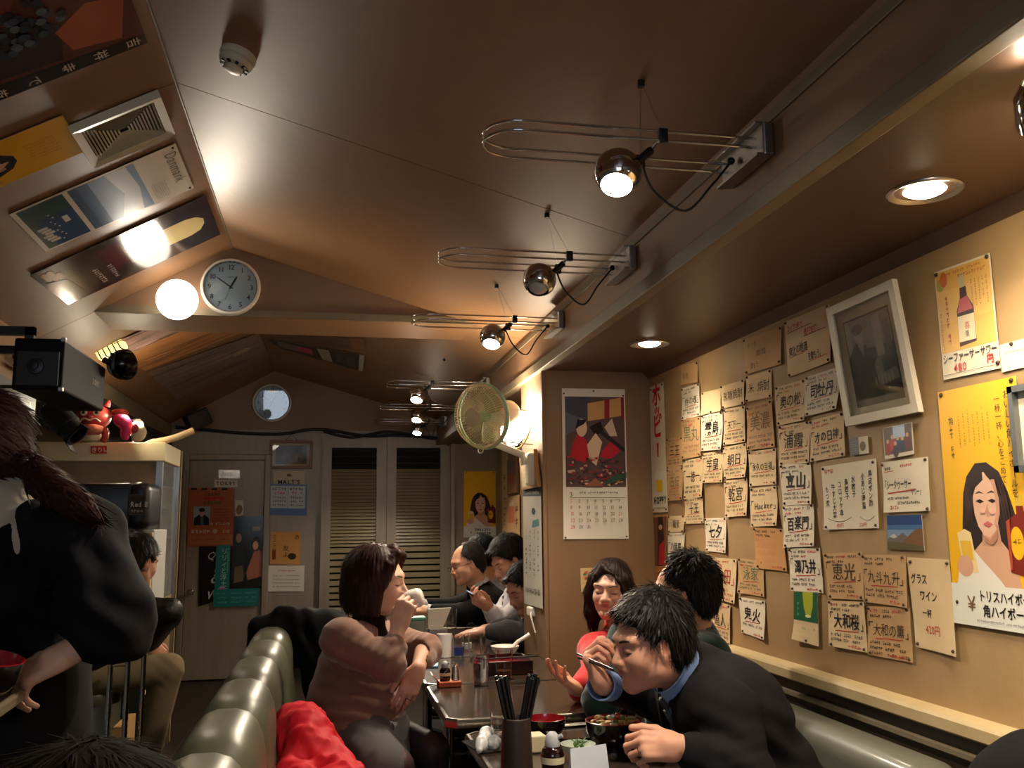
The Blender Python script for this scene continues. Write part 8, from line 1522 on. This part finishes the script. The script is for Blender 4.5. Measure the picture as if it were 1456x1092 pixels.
f.warp(lambda P, h=h: 0.0012 * (np.sin(h.loc(P)[..., 1] * 260 + 3 * np.sin(h.loc(P)[..., 0] * 30)) + 0.6 * np.sin(h.loc(P)[..., 2] * 330 + h.loc(P)[..., 0] * 190))); v, fa = f.mesh(0.0042, 1); skinobj('hair', [(v, fa), strands_on(v, fa, h.pt(0.08, 0, 0.10), 3000, 0.06, 0.004, 4)], HBRN, t)
b = MB()
for k in range(5): b.ball(tie_ + V(0.006 * math.cos(k * 1.3), -0.02 + 0.008 * math.sin(k * 2), 0.016 * math.sin(k * 1.3)), 0.012, 10)
b.build('hair_tie', mat('dark_bead_tie', rgb(60, 50, 44), 0.3, 0.4), t, smooth=50)
# tray and bowl she carries
tc = tpw[1] + V(-0.16, 0.02, 0.0); tn = unit((0.20, -0.05, 1.0)); Rt = basis((1, 0, -0.20), tn); tc = wL + V(-0.27, -0.115, -0.045)
tr = thing('serving_tray', 'grey-brown serving tray held by the waitress', 'tray', tc); b = MB(); b.box(tc, (0.40, 0.24, 0.008), Rt, 0.003); b.build('tray_floor', mat('tray_brown', rgb(120, 104, 86), 0.4), tr)
b = MB()
for (cx_, cy_, sx_, sy_) in ((0.2, 0, 0.012, 0.24), (-0.2, 0, 0.012, 0.24), (0, 0.12, 0.40, 0.012), (0, -0.12, 0.40, 0.012)): b.box(tc + Rt @ V(cx_, cy_, 0.010), (sx_, sy_, 0.024), Rt, 0.004)
b.build('rim', MATS['tray_brown'], tr)
M_LACB = mat('black_lacquerware', rgb(20, 12, 12), 0.18, coat=0.6); M_LACR = mat('red_lacquer', rgb(140, 20, 28), 0.2, coat=0.6)
bo = tc + Rt @ V(0.14, 0.0, 0.004); bw = thing('lacquer_bowl', 'black lacquer bowl with red inside on the tray of the waitress', 'bowl', bo)
b = MB(); b.lathe([(0.035, 0.0), (0.036, 0.012), (0.05, 0.02), (0.068, 0.045), (0.073, 0.085)], 32, bo, tn, close=False); b.lathe([(0.035, 0.0), (0.001, 0.001)], 32, bo, tn, close=False); b.build('shell', M_LACB, bw, smooth=45)
b = MB(); b.lathe([(0.073, 0.085), (0.070, 0.086), (0.064, 0.045), (0.045, 0.022), (0.001, 0.02)], 32, bo, tn, close=False); b.build('lining', M_LACR, bw, smooth=45)

# ---------------------------------------------------------------- customer at the kitchen hatch
pel = V(-1.10, 4.77, 0.66); h = Head(atY(194, 800, 4.82), (0.55, 0.75, -0.25), (0, 0, 1), 1.03); nk = h.c + V(-0.05, 0, -0.17); sR = nk + V(0.02, -0.19, -0.05); sL = nk + V(-0.02, 0.15, -0.05); eR = atY(238, 872, 4.65); wR = atY(212, 915, 4.75); eL = nk + V(-0.06, 0.17, -0.28); wL = eL + V(0.10, 0.02, -0.10)
t = person('customer in a black leather jacket and khaki trousers by the kitchen hatch', pel); sk = rgb(196, 146, 120)
hd, _ = make_head(t, h, nk, sk, False, 1.0, 0.005); hn1, _, _ = make_hand(wR, (0.5, 0.3, -0.6), (0.5, -0.7, 0.2), 1, ((40, 40, 20),) * 4, skin=sk, vox=0.0045); hn2, _, _ = make_hand(wL, (0.9, 0, 0.1), (0, 0, 1), -1, ((40, 40, 20),) * 4, skin=sk, vox=0.0045)
f = SDF(); torso(f, pel, nk, sL, sR, 0.9, 0.9, 0.95); v, fa = f.mesh(0.016, 1); skinobj('body', [hd, hn1, hn2, (v, fa, np.tile(np.array(sk), (len(v), 1)))], SKM, t)
f = SDF(); torso(f, pel + V(0, 0, 0.03), nk, sL, sR, 1.1, 1.1, 1.1, 0.014); sleeve(f, sR, eR, wR, (0.078, 0.07, 0.06, 0.048)); sleeve(f, sL, eL, wL, (0.078, 0.066, 0.06, 0.046)); f.cone(nk, h.pt(-0.02, 0, -0.06), 0.066, 0.07, 0.008, 's'); f.warp(rumple(0.004, 30)); v, fa = f.mesh(0.012, 1); skinobj('leather_jacket', [(v, fa)], mat('black_leather', rgb(15, 14, 14), 0.45, bump=(60, 0.3, 0.003), spec=0.3), t)
short_hair(t, h, HBLK, 0.005, 0.016, 0.022, 0.04, spike=0.004)
kR = atY(238, 952, 4.75); kL = kR + V(-0.02, 0.15, -0.02); aR = atY(204, 1038, 4.81); aR[2] = 0.14; aL = aR + V(-0.05, 0.15, -0.03)
lower(t, pel, (pel + V(0.02, -0.09, -0.02), pel + V(0.02, 0.09, -0.02)), (kR, kL), (aR, aL), clothmat('khaki', rgb(126, 110, 84), 0.9), r=(0.092, 0.074, 0.062))
st_ = thing('stool', 'round stool under the customer by the kitchen hatch', 'stool', (pel[0], pel[1], 0)); b = MB(); b.lathe([(0.15, 0.50), (0.16, 0.53), (0.15, 0.555), (0.001, 0.56)], 24, (pel[0], pel[1], 0)); b.build('seat', M_VINYLD, st_, smooth=45); b = MB(); b.lathe([(0.025, 0.03), (0.025, 0.50)], 14, (pel[0], pel[1], 0)); b.build('column', M_CHROME, st_, smooth=45); b = MB(); b.lathe([(0.18, 0.0), (0.18, 0.012), (0.03, 0.03)], 24, (pel[0], pel[1], 0)); b.build('base', M_CHROME, st_, smooth=45)

# ---------------------------------------------------------------- head in the foreground
h = Head(V(-0.235, 1.06, 0.955), (0.25, 0.95, -0.12), (0, 0, 1), 1.05); nk = h.c + V(-0.01, -0.05, -0.19); sR = nk + V(0.18, -0.02, -0.06); sL = nk + V(-0.18, -0.02, -0.06); pel = V(-0.27, 0.98, 0.42)
t = person('person with dark hair whose head top shows before the waitress', pel)
hd, _ = make_head(t, h, nk, SKIN, True, 1.0, 0.005); f = SDF(); torso(f, pel, nk, sL, sR, 0.9, 0.9, 0.95); v, fa = f.mesh(0.016, 1)
hn1, _, _ = make_hand(V(-0.10, 1.32, 0.56), (0, 1, -0.1), (0, 0, 1), 1, vox=0.005); hn2, _, _ = make_hand(V(-0.38, 1.32, 0.56), (0, 1, -0.1), (0, 0, 1), -1, vox=0.005)
skinobj('body', [hd, hn1, hn2, (v, fa, np.tile(np.array(SKIN), (len(v), 1)))], SKM, t)
f = SDF(); torso(f, pel, nk, sL, sR, 1.0, 1.0, 1.0, 0.012); sleeve(f, sR, V(-0.04, 1.05, 0.60), V(-0.10, 1.30, 0.56)); sleeve(f, sL, V(-0.45, 1.05, 0.60), V(-0.38, 1.30, 0.56)); f.cone(nk, h.pt(-0.02, 0, -0.06), 0.06, 0.07, 0.008, 's'); v, fa = f.mesh(0.012, 1); skinobj('dark_top', [(v, fa)], HAP, t)
lower(t, pel, (pel + V(-0.09, 0.03, 0), pel + V(0.09, 0.03, 0)), (pel + V(-0.1, 0.42, 0.0), pel + V(0.1, 0.42, 0.0)), (pel + V(-0.1, 0.42, -0.33), pel + V(0.1, 0.42, -0.33)), SUITB, vox=0.016)
f = SDF(); f.ell(h.pt(-0.022, 0, 0.042), V(0.120, 0.105, 0.098) * h.s, h.R, 0.01); f.ell(h.pt(-0.05, 0, -0.06), V(0.085, 0.105, 0.11) * h.s, h.R, 0.05); f.ell(h.pt(0.115, 0, -0.045), V(0.085, 0.062, 0.095) * h.s, h.R, 0.012, 's')
f.warp(lambda P, h=h: 0.0010 * (np.sin(np.arctan2(h.loc(P)[..., 1], h.loc(P)[..., 0] + 0.02) * 31 + 4 * np.sin(h.loc(P)[..., 2] * 40)) + 0.7 * np.sin(np.arctan2(h.loc(P)[..., 1], h.loc(P)[..., 0] + 0.02) * 77))); v, fa = f.mesh(0.0045, 1); skinobj('hair', [(v, fa), strands_on(v, fa, h.pt(-0.04, 0, 0.14), 5000, 0.06, 0.003, 6, 0.0011)], mat('matt_black_hair', (0.008, 0.006, 0.005), 0.75, spec=0.04), t)
st_ = thing('stool', 'round stool under the dark-haired person before the waitress', 'stool', (pel[0], pel[1], 0)); b = MB(); b.lathe([(0.15, 0.255), (0.16, 0.275), (0.15, 0.297), (0.001, 0.30)], 24, (pel[0], pel[1], 0)); b.build('seat', M_VINYLD, st_, smooth=45); b = MB(); b.lathe([(0.18, 0.0), (0.18, 0.012), (0.03, 0.03), (0.025, 0.265)], 20, (pel[0], pel[1], 0)); b.build('column', M_CHROME, st_, smooth=45)
# ================================================================== GARMENTS LEFT ON THE BENCH
c = atZ(452, 1040, 0.56); c[0] = 0.02
f = SDF(); f.ell(V(0.0, 2.86, 0.52), (0.14, 0.19, 0.10), None, 0.05); f.ell(V(-0.05, 2.98, 0.62), (0.09, 0.12, 0.14), None, 0.06); f.cone(V(-0.08, 3.05, 0.70), V(0.06, 2.80, 0.55), 0.07, 0.085, 0.04); f.cone(V(0.06, 2.80, 0.56), V(0.17, 2.72, 0.48), 0.065, 0.05, 0.04); f.cone(V(-0.08, 2.85, 0.60), V(0.03, 2.66, 0.53), 0.06, 0.055, 0.03); f.cone(V(0.0, 2.95, 0.48), V(0.16, 2.92, 0.47), 0.06, 0.05, 0.03)
f.ell(V(0.02, 2.70, 0.60), (0.05, 0.05, 0.045), None, 0.01, 's')
for k, (p, a) in enumerate((((-0.03, 2.95, 0.62), (0.3, 0.8, 0.5)), ((0.05, 2.80, 0.55), (0.8, 0.5, 0.2)), ((0.0, 2.7, 0.54), (0.5, -0.2, 0.8)), ((0.1, 2.85, 0.5), (0.2, 0.9, 0.3)))): f.warp(folds(p, a, 0.05, 0.10, 0.006, k))
f.warp(rumple(0.006, 30, 0.7)); f.warp(rumple(0.0055, 78, 2.1)); f.plane((0, 0, 0.428), (0, 0, -1)); v, fa = f.mesh(0.008, 1)
o = skinobj('red_jacket', [(v, fa)], clothmat('red_quilted_nylon', rgb(206, 20, 38), 0.6, 90, 0.0, 0.3)); tag(o, 'crumpled bright red padded jacket lying on the bench', 'jacket')
b = MB(); zp = atZ(507, 1068, 0.50); b.tube(catmull([V(0.10, 2.62, 0.58), V(0.15, 2.66, 0.56), V(0.20, 2.70, 0.50)], 5), 0.004, 6); b.ball((0.20, 2.70, 0.495), 0.008, 8); b.build('zip', M_STEEL, o)
f = SDF(); f.cone(V(-0.29, 4.42, 0.86), V(0.05, 4.42, 0.88), 0.05, 0.055, 0.03); f.ell(V(-0.10, 4.44, 0.80), (0.20, 0.09, 0.13), None, 0.05); f.ell(V(0.03, 4.36, 0.66), (0.13, 0.10, 0.22), None, 0.05); f.ell(V(0.06, 4.2, 0.56), (0.11, 0.16, 0.14), None, 0.05); f.cone(V(-0.29, 4.44, 0.84), V(-0.33, 4.42, 0.66), 0.05, 0.035, 0.04); f.cone(V(-0.20, 4.40, 0.93), V(0.10, 4.36, 0.84), 0.03, 0.05, 0.04)
for k, (p, a) in enumerate((((-0.1, 4.4, 0.85), (1, 0, 0.4)), ((0.05, 4.3, 0.65), (0.9, 0.2, 0.2)), ((0.05, 4.2, 0.55), (0.5, 0.5, 0.8)))): f.warp(folds(p, a, 0.08, 0.15, 0.006, k))
f.box(V(-0.235, 4.16, 0.655), V(0.096, 0.335, 0.203), None, 0.085, 0.006, 's'); f.plane((0, 0, 0.427), (0, 0, -1))
v, fa = f.mesh(0.011, 1); tag(skinobj('black_coat', [(v, fa)], mat('black_nylon', rgb(9, 9, 10), 0.75, spec=0.12, bump=(40, 0.3, 0.004))), 'black coat draped over the end of the aisle bench', 'coat')
p = atX(1452, 1092, 1.40); f = SDF(); f.ell(p + V(0, -0.06, -0.04), (0.10, 0.16, 0.12), None, 0.03); f.cone(p + V(-0.03, 0.0, -0.05), p + V(-0.05, 0.12, -0.12), 0.07, 0.05, 0.04); f.ell(p + V(-0.06, -0.15, -0.18), (0.14, 0.25, 0.16), None, 0.05); f.warp(rumple(0.006, 26)); f.box(V(1.436, 1.30, 0.571), V(0.074, 0.75, 0.169), None, 0.06, 0.006, 's'); f.plane((0, 0, 0.427), (0, 0, -1)); v, fa = f.mesh(0.012, 1); tag(skinobj('dark_garment', [(v, fa)], SUITB), 'dark garment piled on the wall bench under the ledge', 'garment')

# ================================================================== TABLEWARE
ZT = 0.7015
M_GLASS = mat('clear_glass', (0.97, 0.98, 0.98), 0.03, trans=1.0, ior=1.32); M_WATER = mat('water', (0.97, 0.98, 1.0), 0.0, trans=1.0, ior=1.2); M_SOY = mat('soy_sauce', rgb(28, 12, 8), 0.1, coat=0.5)
def on(px, py, z=ZT): return atZ(px, py, z)
def tumbler(c, r, h, label, liquid=None, lh=0.5, m=None, fac=0):
    t = thing('glass', label, 'glass', c); n = 28; b = MB(); k = 0.86
    b.lathe([(r * k, 0.0), (r, h), (r - 0.0016, h), (r * k - 0.002, 0.008), (0.0005, 0.008)], n, c, close=False); b.lathe([(r * k, 0), (0.0005, 0.0)], n, c, close=False); b.build('vessel', m or M_GLASS, t, smooth=50)
    if liquid: b = MB(); b.lathe([(r * k - 0.003, 0.009), (r * (k + (1 - k) * lh) - 0.003, h * lh)], n, c); b.build('drink', liquid, t, smooth=40)
    return t
# chopstick holder
c = V(0.545, 2.20, ZT); c = on(735, 1112)
t = thing('chopstick_holder', 'dark brown tapered pot for chopsticks on the near table', 'chopstick holder', c)
b = MB(); b.lathe([(0.040, 0.0), (0.041, 0.004), (0.0345, 0.148), (0.0315, 0.15), (0.0305, 0.146), (0.036, 0.01), (0.0005, 0.008)], 32, c, close=False); b.lathe([(0.040, 0), (0.0005, 0)], 32, c, close=False); b.build('pot', mat('brown_plastic', rgb(54, 42, 38), 0.45), t, smooth=40)
RR = random.Random(5)
for k in range(28):
    sd = -1 if k % 2 else 1; a0 = RR.uniform(0, 6.28); r0 = 0.022 * math.sqrt(RR.random()); p0 = c + V(-sd * 0.006 + r0 * math.cos(a0) * 0.5, r0 * math.sin(a0), 0.02); p1 = c + V(sd * 0.040 + r0 * math.cos(a0) * 0.75, r0 * math.sin(a0) * 0.9, 0.246 + RR.uniform(-0.006, 0.004))
    b = MB(); b.tube([p0, p0 + (p1 - p0) * 0.98, p1], [0.0024, 0.0048, 0.004], 7); tag(b.build('chopstick', MATS['black_lacquer'], smooth=40), 'black chopstick standing in the brown pot', 'chopstick', 'chopsticks in the pot')
# soy bottle
def soy(c, s, label):
    t = thing('soy_sauce_bottle', label, 'bottle', c); b = MB(); b.lathe([(0.026 * s, 0), (0.029 * s, 0.004 * s), (0.030 * s, 0.045 * s), (0.026 * s, 0.060 * s), (0.017 * s, 0.068 * s)], 28, c); b.build('glass_body', M_SOY, t, smooth=45)
    b = MB(); b.lathe([(0.0305 * s, 0.026 * s), (0.0308 * s, 0.042 * s)], 28, c, close=False); b.build('label_band', mat('cream_label', rgb(214, 200, 160), 0.6), t, smooth=45); b = MB(); b.lathe([(0.019 * s, 0.066 * s), (0.020 * s, 0.076 * s), (0.016 * s, 0.092 * s), (0.008 * s, 0.100 * s), (0.0005, 0.101 * s)], 24, c); cp = b.build('cap', mat('grey_plastic_cap', rgb(176, 178, 182), 0.4), t, smooth=45); b = MB(); b.tube([c + V(0.008, -0.006, 0.085) * s, c + V(0.022, -0.016, 0.094) * s], 0.005 * s, 8); b.build('spout', MATS['grey_plastic_cap'], cp, smooth=45)
soy(on(786, 1099), 0.98, 'round soy sauce bottle with pale cap on the near table')
# white card, dishes, bowls
c = on(838, 1112); b = MB(); b.prism([c + V(-0.048, -0.02, 0), c + V(0.048, -0.02, 0), c + V(0.044, 0.0, 0.085), c + V(-0.046, 0.0, 0.078)], (0, 0.002, 0)); b.prism([c + V(-0.048, 0.02, 0), c + V(0.048, 0.02, 0), c + V(0.044, 0.0, 0.085), c + V(-0.046, 0.0, 0.078)], (0, 0.002, 0)); tag(b.build('tent_card', mat('blue_white_paper', rgb(206, 212, 222), 0.6)), 'blank white folded card standing on the near table', 'card')
c = on(822, 1076); t = thing('side_dish', 'small pale dish of pickles with green leaves on the near table', 'dish', c); b = MB(); b.lathe([(0.022, 0), (0.024, 0.005), (0.042, 0.022), (0.047, 0.034), (0.045, 0.034), (0.038, 0.022), (0.0005, 0.010)], 32, c, close=False); b.lathe([(0.022, 0), (0.0005, 0)], 32, c, close=False); b.build('dish', mat('celadon', rgb(190, 200, 184), 0.25), t, smooth=45)
for k in range(14): a = RR.uniform(0, 6.28); r0 = 0.018 * RR.random(); q = c + V(0.004 + r0 * math.cos(a), r0 * math.sin(a), 0.018); b = MB(); b.tube([q, q + V(RR.uniform(-0.008, 0.008), RR.uniform(-0.008, 0.008), 0.014), q + V(RR.uniform(-0.016, 0.016), RR.uniform(-0.016, 0.016), 0.024)], [0.002, 0.003, 0.0008], 5); b.build('leaf', mat('pickled_greens', rgb(70, 104, 44), 0.5), t)
def bowl(c, r, h, label, fill=False):
    t = thing('lacquer_bowl', label, 'bowl', c); b = MB(); b.lathe([(r * 0.55, 0), (r * 0.56, h * 0.12), (r * 0.75, h * 0.22), (r * 0.96, h * 0.6), (r, h)], 36, c, close=False); b.lathe([(r * 0.55, 0), (0.0005, 0)], 36, c, close=False); b.build('shell', M_LACB, t, smooth=45)
    b = MB(); b.lathe([(r, h), (r * 0.965, h + 0.001), (r * 0.92, h * 0.62), (r * 0.6, h * 0.3), (0.0005, h * 0.26)], 36, c, close=False); b.build('lining', M_LACR, t, smooth=45)
    if fill:
        b = MB(); b.lathe([(r * 0.93, h * 0.80), (r * 0.5, h * 0.88), (0.0005, h * 0.92)], 24, c, close=False); b.build('rice', mat('rice_egg', rgb(214, 186, 120), 0.6, bump=(200, 0.6, 0.004)), t)
        for k in range(34):
            a = RR.uniform(0, 6.28); q = r * 0.84 * math.sqrt(RR.random()); b = MB(); b.ball(c + V(q * math.cos(a), q * math.sin(a), h * 0.92 + RR.uniform(0, 0.008)), (RR.uniform(0.006, 0.014), RR.uniform(0.006, 0.012), RR.uniform(0.004, 0.008)), 8); cl = [(214, 176, 96), (206, 150, 90), (196, 90, 60), (110, 130, 60), (226, 206, 150)][k % 5]; b.build('topping', mat('topping_%d' % (k % 5), rgb(*cl), 0.5), t, smooth=60)
    return t
bowl(on(873, 1064), 0.078, 0.075, 'large lacquer bowl of rice with toppings before the eating man', True)
bowl(on(776, 1049, 0.7075), 0.058, 0.055, 'lacquer soup bowl with red inside behind the soy sauce bottle')
# tray with chopstick rest under the bowls
c = on(846, 1048); t = thing('place_tray', 'flat black lacquer tray at the far side of the near table', 'tray', c + V(0, 0.03, 0)); b = MB(); b.span((0.56, 2.60, 0.7005), (0.90, 2.80, 0.7075), 0.002); b.build('tray_floor', M_LACB, t); b = MB(); b.span((0.56, 2.60, 0.7005), (0.90, 2.608, 0.716)); b.span((0.56, 2.792, 0.7005), (0.90, 2.80, 0.716)); b.span((0.56, 2.60, 0.7005), (0.568, 2.80, 0.716)); b.span((0.892, 2.60, 0.7005), (0.90, 2.80, 0.716)); b.build('rim', M_LACB, t)
c = on(818, 1031, 0.712); b = MB(); b.box(c + V(0, 0, 0.002), (0.12, 0.018, 0.003), rotz(0.12)); cs = tag(b.build('chopstick_sleeve', M_WHITEP), 'white paper chopstick sleeve on the black tray', 'paper sleeve'); b = MB(); b.box(c + V(0.01, 0, 0.004), (0.06, 0.006, 0.0008), rotz(0.12)); b.build('lettering', M_BLACKP, cs)
c = on(752, 1068); b = MB(); b.box(c + V(0, 0, 0.022), (0.085, 0.06, 0.044), rotz(0.1), 0.004); tag(b.build('cream_box', M_CREAM), 'small cream box behind the chopstick pot', 'box')
# oshibori and plastic cup
c = on(690, 1062); t = thing('wet_towel_tray', 'clear tray with a wrapped wet towel on the near table', 'wet towel', c); b = MB(); b.box(c + V(0, 0, 0.004), (0.09, 0.14, 0.006), rotz(0.2), 0.002); b.build('tray', mat('dark_clear_plastic', rgb(70, 70, 72), 0.1, trans=0.5), t)
f = SDF(); f.cone(c + V(-0.02, -0.06, 0.02), c + V(0.012, 0.06, 0.024), 0.017, 0.019, 0.01); f.cone(c + V(-0.02, -0.06, 0.022), c + V(-0.03, -0.08, 0.012), 0.016, 0.008, 0.01); f.warp(rumple(0.003, 120)); v, fa = f.mesh(0.004, 1); skinobj('towel_roll', [(v, fa)], mat('white_film', rgb(206, 206, 206), 0.25), t)
f = SDF(); f.ell(c + V(0.012, -0.055, 0.022), (0.022, 0.02, 0.018), None, 0.01); f.warp(rumple(0.004, 150)); v, fa = f.mesh(0.004, 1); skinobj('film_wrapper', [(v, fa)], mat('crumpled_film', rgb(170, 172, 176), 0.08, trans=0.4), t)
tumbler(on(712, 1056), 0.030, 0.085, 'clear plastic cup beside the wrapped wet towel', M_WATER, 0.3)
# far table things
c = on(640, 977); t = thing('condiment_tray', 'orange wooden tray holding condiment bottles', 'tray', c + V(0, 0.02, 0)); b = MB(); b.box(c + V(0, 0.03, 0.010), (0.088, 0.075, 0.02), None, 0.003); b.build('tray', mat('orange_wood', rgb(186, 92, 48), 0.4), t); b = MB(); b.prism([c + V(-0.044, -0.005, 0.02), c + V(-0.044, 0.065, 0.02), c + V(-0.070, 0.065, 0.05), c + V(-0.070, -0.005, 0.045)], (0.004, 0, 0)); b.build('menu_flap', mat('pink_plastic', rgb(170, 96, 96), 0.4), t)
soy(c + V(-0.016, 0.03, 0.0205), 0.72, 'slim dark soy sauce bottle on the orange tray'); cc = c + V(0.024, 0.03, 0.0205); t = thing('salt_shaker', 'clear salt shaker with chrome top on the orange tray', 'shaker', cc); b = MB(); b.lathe([(0.015, 0), (0.016, 0.004), (0.013, 0.045), (0.012, 0.05)], 20, cc); b.build('jar', M_GLASS, t, smooth=45); b = MB(); b.lathe([(0.0128, 0.048), (0.013, 0.056), (0.007, 0.066), (0.0005, 0.067)], 20, cc); b.build('cap', M_CHROME, t, smooth=45)
tumbler(on(684, 974), 0.033, 0.125, 'tall ribbed glass of water next to the orange tray', M_WATER, 0.85)
tumbler(on(717, 965), 0.036, 0.115, 'glass with a little brown tea in front of the lacquer box', mat('tea', rgb(150, 92, 40), 0.0, trans=0.8, ior=1.33), 0.28)
tumbler(on(676, 938), 0.035, 0.115, 'ribbed empty glass behind the tall water glass'); tumbler(on(652, 934), 0.030, 0.10, 'glass with a blue band beside the white tumbler', mat('blue_drink', rgb(60, 90, 180), 0.1, trans=0.6), 0.45)
tumbler(on(632, 934), 0.036, 0.105, 'white ceramic tumbler near the napkin holder', m=mat('white_ceramic', rgb(226, 220, 212), 0.3))
c = on(724, 957); b0 = V(0.74, 3.90, ZT); t = thing('lacquer_box', 'black lacquer meal box with red inside near the pillar', 'box', b0); hx, hy, hz = 0.105, 0.105, 0.055
b = MB()
for (x_, y_, sx_, sy_) in ((-hx, 0, 0.008, 2 * hy), (hx, 0, 0.008, 2 * hy), (0, -hy, 2 * hx, 0.008), (0, hy, 2 * hx, 0.008)): b.box(b0 + V(x_, y_, hz / 2), (sx_, sy_, hz), None, 0.002)
b.build('walls', M_LACB, t); b = MB(); b.box(b0 + V(0, 0, hz * 0.55), (2 * hx - 0.008, 2 * hy - 0.008, 0.004)); b.build('inner_floor', M_LACR, t); b = MB(); b.box(b0 + V(0, 0, hz * 0.6), (0.005, 2 * hy - 0.01, 0.012)); b.build('divider', M_LACR, t)
for k in range(2): b = MB(); b.tube([b0 + V(-0.11, -0.06 + 0.012 * k, hz + 0.004), b0 + V(0.15, -0.02 + 0.012 * k, hz + 0.004)], [0.002, 0.0036], 7); tag(b.build('chopstick', MATS['black_lacquer'], smooth=40), 'black chopstick laid across the lacquer box', 'chopstick', 'chopsticks on the lacquer box')
b = MB(); p0 = on(768, 970); b.tube([on(690, 974) + V(0.1, 0, 0.003), p0 + V(0, 0, 0.003)], [0.002, 0.0035], 7); tag(b.build('chopstick', MATS['black_lacquer'], smooth=40), 'single black chopstick lying on the empty table by the tall glass', 'chopstick')
c = V(0.82, 4.26, ZT); t = thing('white_bowl', 'white bowl with a spoon beside the pillar', 'bowl', c); b = MB(); b.lathe([(0.03, 0), (0.032, 0.008), (0.062, 0.045), (0.066, 0.056), (0.064, 0.056), (0.05, 0.03), (0.0005, 0.012)], 32, c, close=False); b.lathe([(0.03, 0), (0.0005, 0)], 32, c, close=False); b.build('bowl', MATS['white_ceramic'], t, smooth=45); b = MB(); b.tube([c + V(0.02, 0, 0.03), c + V(0.06, -0.01, 0.075), c + V(0.115, -0.02, 0.105)], [0.012, 0.008, 0.009], 8); b.build('spoon', MATS['white_ceramic'], t, smooth=45)
c = on(622, 909); t = thing('napkin_holder', 'metal holder with white triangular napkins', 'napkin holder', c); b = MB(); b.box(c + V(0, 0, 0.03), (0.10, 0.06, 0.06), None, 0.004); b.build('holder', M_STEEL, t); b = MB(); b.prism([c + V(-0.05, 0.0, 0.16), c + V(0.075, 0.0, 0.165), c + V(0.02, 0.0, 0.035), c + V(-0.05, 0.0, 0.05)], (0, 0.02, 0)); b.build('napkins', M_WHITEP, t)
c = on(591, 908); t = thing('lidded_container', 'clear food container with a mint green lid', 'container', c); b = MB(); b.box(c + V(0, 0, 0.05), (0.10, 0.09, 0.10), None, 0.008); b.build('box', mat('cloudy_plastic', rgb(170, 176, 166), 0.2, trans=0.5), t); b = MB(); b.box(c + V(0, 0, 0.108), (0.108, 0.098, 0.018), None, 0.006); b.build('lid', mat('mint_lid', rgb(96, 176, 156), 0.4), t); b = MB(); b.box(c + V(-0.03, -0.052, 0.02), (0.03, 0.012, 0.03)); b.build('red_tag', mat('toy_red'), t)
tumbler(on(641, 905), 0.036, 0.15, 'tall empty glass behind the napkin holder'); tumbler(on(664, 925), 0.022, 0.07, 'small glass shaker jar with white grains', mat('salt_white', rgb(220, 220, 214), 0.6), 0.5)
# phone or small book at the arm of the woman in the cardigan
b = MB(); c = on(616, 948); b.box(c + V(0, 0.02, 0.004), (0.05, 0.10, 0.008), rotz(-0.15), 0.002); tag(b.build('pocket_phone', mat('pale_blue_case', rgb(120, 160, 186), 0.3)), 'pale blue phone lying by the elbow of the woman', 'phone')
